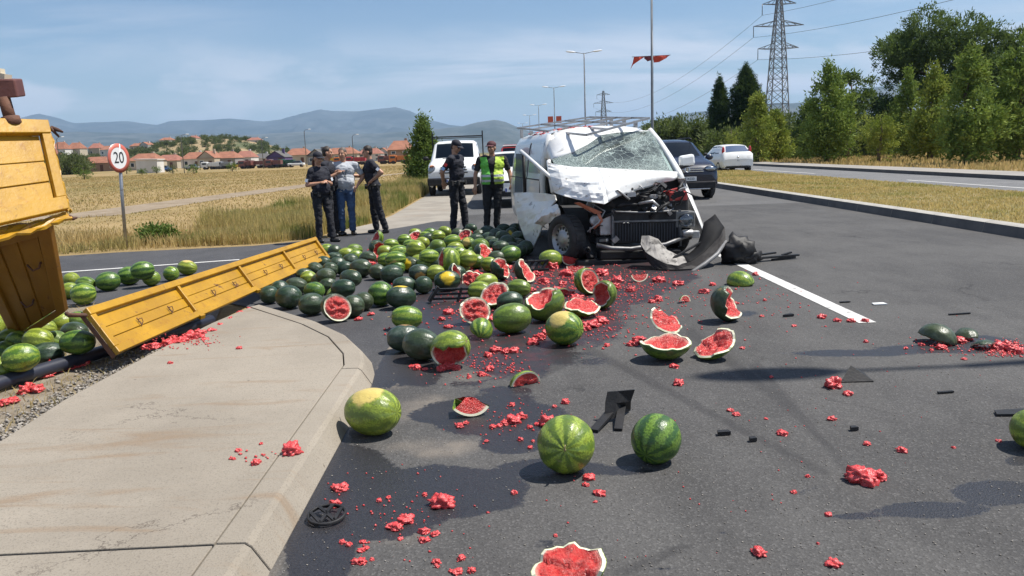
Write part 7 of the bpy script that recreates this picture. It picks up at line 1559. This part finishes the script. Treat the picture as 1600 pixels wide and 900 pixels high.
tpx(1600, 70, 40, 62, 'round', 'tall dark pine behind the right edge of the row', ML_DARK, seed=23, group=GP, th=.30)
tpx(1385, 78, 150, 40, 'round', 'dark pine filling the gap left of the huge old one', ML_DARK, seed=24, group=GP, th=.2)
tpx(1690, 44, 70, 70, 'cone', 'pine just outside the right edge of the picture', ML_DARK, seed=25, group=GP, th=.12)
tpx(1550, 60, 90, 50, 'cone', 'dark pine between the two tallest spiky ones', ML_DARK, seed=26, group=GP, th=.12)
tpx(1262, 66, 165, 30, 'cone', 'slim dark pine half hidden behind the broad mid-green one', ML_DARK, seed=27, group=GP)
t = tpx(664, 46, 194, 27, 'cone', 'round-topped green tree beside the white flatbed van', ML_BUSH, 'roadside_tree', 28, th=.05, dens=60); t.location = (D(664, 285, 46).x, 46, -.02)
# far wood: one mass
def far_wood():
    r = random.Random(4); lobes = []
    for k in range(190):
        px = r.uniform(1005, 1700); Y = r.uniform(84, 120) if px < 1125 else r.uniform(66, 100); b = D(px, 225, Y); top = r.uniform(186, 212) if px < 1130 else r.uniform(176, 212); h = max(1.5, D(px, top, Y).z); w = r.uniform(1.3, 2.6)
        for z in (.25, .55, .8): lobes.append((b.x+r.uniform(-.8, .8), Y, h*z, w*(1.1-z*.5), w*(1.1-z*.5), h*.26))
    v, f = crown_lobes(lobes, 11, .42, 44); return tag(link('far_wood', np_mesh('far_wood', v, f, leaf_mat('wood_foliage', (.06, .085, .034), (.13, .15, .062), (.04, .06, .026)))), 'dense mixed wood behind the road, seen as one mass', 'wood', kind='stuff')
far_wood()
# field bushes
for i, (px, py, w, h, lb) in enumerate(((132, 280, 30, 20, 'round dark green bush, leftmost in the dry field'), (303, 272, 26, 15, 'low bright green bush right of the speed sign'), (363, 268, 24, 14, 'low bright green bush left of the woman officer'), (198, 272, 14, 11, 'small bush just right of the speed sign disc'), (222, 273, 14, 9, 'small bush below the large red roof'), (270, 271, 16, 13, 'small dark bush between the low houses and the field'), (245, 271, 14, 10, 'tiny bush next to the white shed'))):
    g_ = G(px, py); k = (g_-CP).dot(FWD)/FPX; tree((g_.x, g_.y, -.02), h*k*1.15, w*k*.62, 'bush', lb, 'field_bush', 60+i, ML_BUSH if i != 5 else ML_OLIVE, 'bushes in the dry field', dens=26 if h*k < 3 else 14)
# hill scrub and valley greenery: uncountable
def scrub():
    r = random.Random(6); lobes = []
    for k in range(260):
        x = HC.x+r.gauss(-6, 42); y = HC.y+r.uniform(-60, 10); s = r.uniform(.6, 1.7)
        lobes.append((x, y, hill_z(x, y)+s*.5, s*1.3, s*1.3, s))
    for k in range(90): 
        px = r.uniform(60, 300); Y = r.uniform(300, 420); b = D(px, 250, Y); s = r.uniform(1.2, 3.4); lobes.append((b.x, Y, s*.8, s*1.3, s*1.2, s))
    for k in range(120):
        px = r.uniform(-30, 680); Y = r.uniform(330, 520); b = D(px, 250, Y); s = r.uniform(1.2, 3.0); lobes.append((b.x, Y, s*.8, s*1.5, s*1.3, s))
    for k in range(46):
        px = r.uniform(60, 128); Y = r.uniform(170, 260); b = D(px, 250, Y); s = r.uniform(1.0, 2.4); lobes.append((b.x, Y, s*.8, s*1.5, s*1.3, s))
    v, f = crown_lobes(lobes, 7, .7, 45); return tag(link('hill_scrub', np_mesh('hill_scrub', v, f, ML_OLIVE)), 'scattered scrub and garden greenery around the far houses', 'scrub', kind='stuff')
scrub()
# ---- grass
def grass_mat(name, a, b_, c, d):
    m, nt, b = newmat(name); t = NT(nt); rnd = t.n('ShaderNodeNewGeometry').outputs['Random Per Island']; v = t.pos()
    col = t.mix(rnd, a, b_); col = t.mix(t.math('MULTIPLY', t.step(t.noise(v, .55, 4, .6), .50, .62), d), col, c); t.set(b, 'Base Color', col); t.set(b, 'Roughness', .8); t.set(b, 'Specular IOR Level', .15)
    out = nt.nodes['Material Output']; tl = t.n('ShaderNodeBsdfTranslucent', {'Color': col}); mx = t.n('ShaderNodeMixShader', {0: .45, 1: b.outputs[0], 2: tl.outputs[0]}); nt.links.new(mx.outputs[0], out.inputs['Surface']); return m
def blades(xy, h, wd, seed, lean=.45, z=0.0):
    r = np.random.default_rng(seed); n = len(xy); a = r.uniform(0, 2*np.pi, n); s = np.stack([np.cos(a), np.sin(a)], 1); b = r.uniform(0, 2*np.pi, n); ln = np.stack([np.cos(b), np.sin(b)], 1)*(h*lean*r.random(n))[:, None]; h2 = h*r.uniform(.6, 1.2, n); w = wd*r.uniform(.6, 1.4, n)
    p0 = np.c_[xy-s*w[:, None]/2, np.full(n, z)]; p1 = np.c_[xy+s*w[:, None]/2, np.full(n, z)]; m0 = np.c_[xy+ln*.35-s*w[:, None]*.4, z+h2*.55]; m1 = np.c_[xy+ln*.35+s*w[:, None]*.4, z+h2*.55]; tp = np.c_[xy+ln, z+h2]
    v = np.stack([p0, p1, m1, m0, tp], 1).reshape(-1, 3); i = np.arange(n)*5; f = np.concatenate([np.stack([i, i+1, i+2], 1), np.stack([i, i+2, i+3], 1), np.stack([i+3, i+2, i+4], 1)]); return v, f
def inpoly(x, y, poly):
    c = np.zeros(len(x), bool); j = len(poly)-1
    for i in range(len(poly)):
        xi, yi = poly[i]; xj, yj = poly[j]; k = ((yi > y) != (yj > y)) & (x < (xj-xi)*(y-yi)/(yj-yi+1e-12)+xi); c ^= k; j = i
    return c
def grass_field(name, n, box, keep, hfun, wd, m, seed, label, lean=.45, clump=0, z=-.02):
    r = np.random.default_rng(seed); x0, x1, y0, y1 = box; x = r.uniform(x0, x1, n*2); u = r.random(n*2); y = y0*(y1/y0)**u if y0 > 0 else y0+(y1-y0)*u
    if clump: 
        ct = r.integers(0, max(1, n//clump), n*2); cx = r.uniform(x0, x1, n); cu = r.random(n); cy = y0*(y1/y0)**cu; x = cx[ct]+r.normal(0, .16, n*2)*(1+cy[ct]*.02); y = cy[ct]+r.normal(0, .16, n*2)*(1+cy[ct]*.02)
    k = keep(x, y); x, y = x[k][:n], y[k][:n]; h = hfun(x, y); dist = np.sqrt(x*x+y*y); w = wd*np.maximum(1, dist/16); v, f = blades(np.c_[x, y], h, w, seed+1, lean, z); return tag(link(name, np_mesh(name, v, f, m)), label, 'grass', kind='stuff')
MG_DRY = grass_mat('dry_grass', (.58, .44, .20), (.40, .30, .125), (.26, .26, .08), .5); MG_GRN = grass_mat('verge_weeds', (.38, .33, .11), (.55, .43, .19), (.17, .22, .05), .85); MG_MED = grass_mat('median_grass', (.46, .37, .13), (.58, .44, .19), (.26, .27, .07), .6)
edge = [(-60, .2), (-7.0, 14.75), (-4.6, 14.95), (-3.9, 15.45), (-3.55, 16.7), (-3.05, 18.7), (-2.95, 21), (-2.9, 29.6), (-3.7, 75), (-3.7, 140), (-140, 140), (-140, -20)]
pthp = pth
def keep_f(x, y): return inpoly(x, y, edge) & ~inpoly(x, y, pthp) & (np.abs(x/y) < .78)
def lump(x, y, s): return np.array([mnoise.noise(Vector((a*s, b*s, .5))) for a, b in zip(x, y)])
grass_field('dry_grass', 90000, (-95, -2.8, 13.5, 125), keep_f, lambda x, y: np.clip(.075+.07*lump(x, y, .25), .02, .25), .016, MG_DRY, 5, 'dry straw-coloured grass covering the open field', .6)
vpoly = [(-6.2, 15.0), (-4.6, 15.0), (-3.9, 15.5), (-3.55, 16.8), (-3.05, 18.8), (-2.95, 21), (-2.9, 30), (-3.3, 46), (-5.5, 46), (-6, 30), (-7.5, 22)]
grass_field('verge_weeds', 42000, (-8, -2.8, 14.7, 46), lambda x, y: inpoly(x, y, vpoly), lambda x, y: np.clip(.34+.42*lump(x, y, .5), .08, .95), .016, MG_GRN, 8, 'tall green and straw weeds on the verge behind the officers', .35)
epoly = [(-30, 8.6), (-7.0, 14.78), (-4.6, 15.0), (-5.2, 17.0), (-9, 17.2), (-30, 12)]
grass_field('verge_fringe', 16000, (-20, -4.4, 11, 17.5), lambda x, y: inpoly(x, y, epoly), lambda x, y: np.clip(.26+.2*lump(x, y, .8), .08, .55), .014, MG_DRY, 9, 'dry grass fringe along the far edge of the side road', .6)
grass_field('median_grass', 70000, (7.95, 12.5, 9, 95), lambda x, y: (x > 7.93) & (x < 12.52), lambda x, y: np.clip(.055+.03*lump(x, y, .6), .02, .12), .014, MG_MED, 10, 'short dry grass on the median strip', .8, z=.145)
rp = lambda x, y: (x > 19.4)
grass_field('roadside_grass', 40000, (19.3, 60, 26, 110), rp, lambda x, y: np.clip(.30+.25*lump(x, y, .3), .08, .7), .02, MG_DRY, 11, 'dry grass under the roadside pines', .6)
lp = [(-3.0, 4.2), (-2.85, 6.5), (-3.2, 8.8), (-5.2, 8.9), (-6.5, 5)]
grass_field('trampled_straw', 2600, (-6.5, -2.8, 3.6, 9), lambda x, y: inpoly(x, y, lp), lambda x, y: np.full(len(x), .07), .006, MG_DRY, 12, 'sparse dry straw between the melons beneath the truck side', 1.6)
# sign shrub, weeds
g_ = G(225, 384); tree((g_.x+.1, g_.y+.5, -.02), .34, .42, 'bush', 'green weed clump at the foot of the speed sign', 'weed_clump', 81, ML_BUSH, dens=90)
# gravel
def gravel():
    r = random.Random(3); co = []; fc = []; tri = [(0, 2, 4), (2, 1, 4), (1, 3, 4), (3, 0, 4), (2, 0, 5), (1, 2, 5), (3, 1, 5), (0, 3, 5)]
    for k in range(3200):
        x = r.gauss(-2.95, .15); y = r.uniform(3.4, 7.6)
        if x > -2.70 or x < -3.6: continue
        s = r.uniform(.006, .022); b = len(co); a = r.uniform(0, 6.28); c, sn = math.cos(a), math.sin(a)
        for p in ((1, 0, 0), (-1, 0, 0), (0, .7, 0), (0, -.7, 0), (0, 0, .5), (0, 0, -.4)): j = r.uniform(.7, 1.3); co.append((x+s*j*(p[0]*c-p[1]*sn), y+s*j*(p[0]*sn+p[1]*c), s*j*p[2]+.0))
        fc += [(p+b, q+b, w+b) for p, q, w in tri]
    for k in range(1400):
        px, py = r.uniform(430, 1600), r.uniform(480, 900); g_ = G(px, py)
        if g_.x < -.9: continue
        s = r.uniform(.002, .006); b = len(co)
        for p in ((1, 0, 0), (-1, 0, 0), (0, .7, 0), (0, -.7, 0), (0, 0, .6), (0, 0, -.4)): co.append((g_.x+s*p[0], g_.y+s*p[1], s*p[2]+.002))
        fc += [(p+b, q+b, w+b) for p, q, w in tri]
    m, nt, bb = newmat('gravel_stones'); t = NT(nt); t.set(bb, 'Base Color', t.mix(t.n('ShaderNodeNewGeometry').outputs['Random Per Island'], (.12, .105, .09), (.34, .31, .27))); t.set(bb, 'Roughness', .9)
    tag(link('gravel', np_mesh('gravel', co, fc, m)), 'loose gravel and glass grit on verge and road', 'gravel', kind='stuff')
gravel()

# ================================================================== HOUSES AND YARD
M_ROOF = pm('clay_tiles', (.31, .13, .075), (.23, .095, .055), .6, .85, dirt=(.20, .09, .055), dscale=.4, bump=.5, bscale=4, bdist=.05); M_ROOF2 = pm('old_clay_tiles', (.30, .12, .08), (.24, .10, .07), .6, .85, bump=.5, bscale=4, bdist=.05)
M_WCRM = pm('cream_wall', (.46, .40, .30), (.40, .35, .26), .3, .9); M_WWHT = pm('white_wall', (.62, .60, .56), (.52, .50, .46), .3, .9); M_WBRK = pm('raw_block_wall', (.34, .22, .15), (.28, .18, .12), .4, .9); M_WGRY = pm('grey_wall', (.28, .27, .26), (.22, .21, .20), .3, .9); M_PURP = pm('purple_wall', (.09, .06, .16), None, rough=.8); M_DKROOF = pm('dark_roof', (.10, .095, .09), None, rough=.8)
M_WIN = pm('dark_window', (.03, .04, .05), None, rough=.15)
def house(px0, px1, pytop, Y, label, wall, roof, gable=False, zb=None, storeys=1, dep=8.0, rh=.42):
    a = D(px0, pytop, Y); b = D(px1, pytop, Y); w = b.x-a.x; top = a.z/2+b.z/2; gz = 0 if zb is None else zb; Ht = top-gz; eh = Ht*(1-rh); root = empty('house', ((a.x+b.x)/2, Y, gz)); tag(root, label, 'house', 'houses beyond the field')
    mb = MB(); mb.box((0, 0, eh/2-.4), (w*.94, dep, eh+.8)); wl_ = mb.build('wall', wall, root)
    o = .35; x0, x1, y0, y1 = -w/2, w/2, -dep/2-o, dep/2+o; mb = MB(); rz = Ht
    if gable:    # gable end faces us
        mb.add([(x0, y0, eh), (x1, y0, eh), (0, y0, rz), (x0, y1, eh), (x1, y1, eh), (0, y1, rz)], [(0, 2, 5, 3), (1, 4, 5, 2), (0, 3, 4, 1)]); g2 = MB(); g2.add([(x0*.94, -dep/2, eh-.05), (x1*.94, -dep/2, eh-.05), (0, -dep/2, rz-.15)], [(0, 1, 2)]); g2.build('gable_wall', wall, root)
    else:
        hx = min(w*.22, 3.0); mb.add([(x0, y0, eh), (x1, y0, eh), (x1, y1, eh), (x0, y1, eh), (x0+hx, 0, rz), (x1-hx, 0, rz)], [(0, 1, 5, 4), (1, 2, 5), (2, 3, 4, 5), (3, 0, 4), (3, 2, 1, 0)])
    rf = mb.build('roof', roof, root, solid=.12)
    mb = MB(); mb.box((w*.2, .5, rz-.1), (.6, .6, 1.3)); mb.build('chimney', wall, rf)
    nw = max(2, int(w/2.6)); sh = eh/storeys
    for s in range(storeys):
        for k in range(nw):
            x = -w*.47+w*.94*(k+.5)/nw; 
            if s == 0 and k == nw//2: mb = MB(); mb.box((x, -dep/2-.01, 1.0), (.95, .06, 2.0)); mb.build('door', M_RUST, root); continue
            mb = MB(); mb.box((x, -dep/2-.01, sh*(s+.55)), (1.1, .05, min(1.3, sh*.45))); wi = mb.build('window', M_PLATE, root); mb = MB(); mb.box((x, -dep/2-.045, sh*(s+.55)), (.9, .03, min(1.1, sh*.38))); mb.build('pane', M_WIN, wi)
    return root
HL = [(126, 192, 245, 250, 'long low house with orange roof, partly behind the speed sign', M_WBRK, M_ROOF, False, 1), (206, 252, 240, 240, 'large hipped red roof right of the speed sign', M_WCRM, M_ROOF, False, 1), (246, 284, 242, 260, 'brown-roofed house right of the large hipped one', M_WCRM, M_ROOF2, False, 1),
      (288, 322, 238, 250, 'orange-roofed house left of the gabled one', M_WWHT, M_ROOF, False, 1), (314, 342, 236, 235, 'orange gabled house above the parked trucks', M_WCRM, M_ROOF, True, 1), (336, 374, 237, 240, 'wide orange roof over a row of grey walls', M_WGRY, M_ROOF, False, 1), (370, 398, 236, 255, 'brown roof next to a pale wall, below the hill end', M_WWHT, M_ROOF2, False, 1),
      (421, 451, 236, 215, 'house with a purple gable left of the officers', M_PURP, M_DKROOF, True, 1), (448, 486, 232, 250, 'orange roof just left of the woman officer', M_WCRM, M_ROOF, False, 1), (484, 511, 233, 200, 'grey gabled barn right behind the officers', M_WGRY, M_DKROOF, True, 1), (508, 562, 231, 260, 'long orange roof behind the man in grey', M_WCRM, M_ROOF, False, 1), (560, 598, 232, 265, 'pale house right of the long orange roof', M_WWHT, M_ROOF2, False, 2), (607, 645, 220, 190, 'tall brick-coloured house with two storeys left of the green tree', M_WBRK, M_ROOF, False, 2),
      (590, 610, 231, 280, 'small white house between the pale one and the tall one', M_WWHT, M_ROOF, True, 2), (398, 424, 240, 270, 'low white shed roof right below the hill end', M_WWHT, M_DKROOF, False, 1)]
for i, (a, b, pt_, Y, lb, wl_, rf, gb, st_) in enumerate(HL): house(a, b, pt_, Y, lb, wl_, rf, gb, None, st_)
HH = [(252, 270, 215, 455, 'white house with red roof on the left shoulder of the hill', M_WWHT, M_ROOF, False), (222, 236, 222, 430, 'tall white house left of the hill', M_WWHT, M_ROOF, True), (206, 224, 224, 450, 'red-roofed house beside the tall white one', M_WCRM, M_ROOF, False), (296, 310, 212, 470, 'small brown house on top of the hill', M_WCRM, M_ROOF2, False), (388, 408, 215, 475, 'long pale house on the right end of the hill', M_WWHT, M_ROOF2, False),
      (84, 106, 222, 420, 'orange roof at the far left above the green valley', M_WWHT, M_ROOF, False), (108, 130, 223, 430, 'pale-walled orange roof left above the speed sign', M_WCRM, M_ROOF, False), (142, 160, 224, 440, 'small brown roof left of the speed sign', M_WCRM, M_ROOF2, False), (160, 178, 228, 430, 'low orange roof touching the speed sign edge', M_WWHT, M_ROOF, False), (70, 90, 232, 380, 'white low house at the far left edge of the town', M_WWHT, M_ROOF2, False), (372, 384, 218, 478, 'tiny pale house beside the long one on the hill', M_WWHT, M_WGRY, False)]
for a, b, pt_, Y, lb, wl_, rf, gb in HH:
    c = D((a+b)/2, pt_, Y); zb = max(0, min(hill_z(c.x, Y)-.3, c.z-4.2)); house(a, b, pt_, Y, lb, wl_, rf, gb, zb if c.z > 7 else max(0, c.z-5.5), 1, 8, .35)
# parked lorries and cars in the yard
def lorry(px, py, Y, L_, col, label, kind='truck', rz=0.0):
    b = D(px, py, Y); b = D(px, py, Y+22); r = empty('parked_lorry' if kind == 'truck' else 'parked_car', (b.x, Y+22, 0), rz); r.scale = (.8, .7, .62 if kind == 'truck' else .85); tag(r, label, 'truck' if kind == 'truck' else 'car', 'vehicles parked in the yard'); m = bpy.data.materials.get('yard_'+col) or pm('yard_'+col, {'red': (.36, .03, .04), 'orange': (.50, .15, .03), 'white': (.62, .62, .60), 'brown': (.16, .06, .05), 'grey': (.24, .25, .27), 'green': (.03, .09, .06), 'yellow': (.55, .33, .03), 'blue': (.05, .12, .3)}[col], None, rough=.5)
    if kind == 'truck':
        mb = MB(); mb.box((-L_/2+.9, 0, 1.55), (1.7, 2.2, 1.9)); mb.box((-L_/2+.8, 0, 2.55), (1.2, 2.0, .18)); mb.build('cab', m, r, bevel=.15); mb = MB(); mb.box((-L_/2+.9, -1.11, 1.95), (1.1, .03, .6)); mb.build('cab_window', M_WIN, r)
        mb = MB(); mb.box((.9, 0, 1.75), (L_-2.0, 2.3, 1.3)); bd = mb.build('load_bed', m, r, bevel=.05); mb = MB()
        for k in range(6): mb.box((-(L_-2)/2+1.0+(L_-2.2)*k/5, -1.17, 1.75), (.10, .06, 1.3))
        tag(mb.build('bed_ribs', m, bd), kind='stuff'); mb = MB(); mb.box((.1, 0, .85), (L_-.4, .9, .22)); mb.build('chassis', M_BLACKP, r)
        for x in (-L_/2+1.0, L_/2-2.2, L_/2-1.0):
            for s in (-1, 1): mb = MB(); mb.lathe([(.001, .15), (.3, .15), (.48, .1), (.48, -.1), (.3, -.15)], 16, 0, (0, s, 0), (x, s*1.0, .48)); mb.build('wheel', M_RUB, r)
    else:
        mb = MB(); mb.box((0, 0, .62), (L_, 1.7, .62)); mb.build('body', m, r, bevel=.18); mb = MB(); mb.prism([(-L_*.26, -.72, .9), (L_*.36, -.72, .9), (L_*.26, -.66, 1.45), (-L_*.10, -.66, 1.45)], (0, 1.42, 0)); mb.build('cabin', M_WIN, r, bevel=.04)
        for x in (-L_*.32, L_*.32):
            for s in (-1, 1): mb = MB(); mb.lathe([(.001, .1), (.2, .1), (.31, .06), (.31, -.06), (.2, -.1)], 16, 0, (0, s, 0), (x, s*.8, .31)); mb.build('wheel', M_RUB, r)
    return r
lorry(627, 250, 128, 5.6, 'orange', 'orange tipper lorry parked below the tall brick house'); lorry(603, 250, 132, 3.8, 'brown', 'brown low lorry left of the orange tipper'); lorry(556, 248, 134, 5.0, 'red', 'red lorry right of the man in grey'); lorry(536, 248, 138, 4.6, 'orange', 'orange lorry behind the man in grey'); lorry(512, 247, 150, 4.2, 'yellow', 'yellow machine behind the officers')
lorry(403, 254, 140, 5.2, 'brown', 'brown lorry left of the dark green one'); lorry(384, 256, 138, 3.4, 'brown', 'dark brown wagon beside the field bush'); lorry(448, 254, 138, 4.2, 'green', 'dark green lorry left of the woman officer'); lorry(330, 256, 150, 5.0, 'white', 'white lorry in the yard above the low bush'); lorry(350, 256, 150, 4.2, 'grey', 'grey lorry next to the white one'); lorry(428, 256, 132, 4.0, 'brown', 'brown flat wagon at the yard edge')
lorry(463, 257, 134, 4.0, 'white', 'white car next to the dark green lorry', 'car'); lorry(373, 255, 160, 3.6, 'yellow', 'yellow car between the grey lorry and the brown one', 'car'); lorry(255, 268, 135, 3.9, 'blue', 'blue car by the white shed', 'car'); lorry(300, 262, 160, 3.9, 'grey', 'grey car behind the low bush', 'car')
wh = wempty('white_shed', D(235, 262, 150)); tag(wh, 'long white shed below the large hipped roof', 'shed'); c = D(235, 262, 150); mb = MB(); mb.box((c.x, 150, 1.2), (3.9, 3, 2.4)); wpart(mb, 'wall', M_WWHT, wh); mb = MB(); mb.box((c.x, 150, 2.5), (4.3, 3.4, .15), 0, Matrix.Rotation(.04, 3, 'Y')); wpart(mb, 'roof', M_WWHT, wh)
# old street lamps by the yard
for px, top, Y, lb in ((282, 211, 120, 'bent single-arm street lamp rising above the hill'), (475, 203, 150, 'thin street lamp above the woman officer and the barn'), (550, 211, 150, 'thin dark lamp post behind the man in grey'), (88, 215, 130, 'thin lamp post at the far left beside the yellow truck'), (408, 216, 150, 'thin lamp post at the right end of the hill')):
    b = D(px, top, Y); r = empty('yard_lamp', (b.x, Y, 0)); tag(r, lb, 'street lamp', 'single lamps by the yard'); mb = MB(); mb.tube([(0, 0, 0), (0, 0, b.z-.3), (.25, 0, b.z), (.9, 0, b.z+.12)], [.07, .06, .04, .035], 6); mb.build('pole', M_POLE, r); mb = MB(); mb.ball((1.0, 0, b.z+.10), (.28, .12, .06), 10, 6); mb.build('lamp_head', M_PLATE, r)
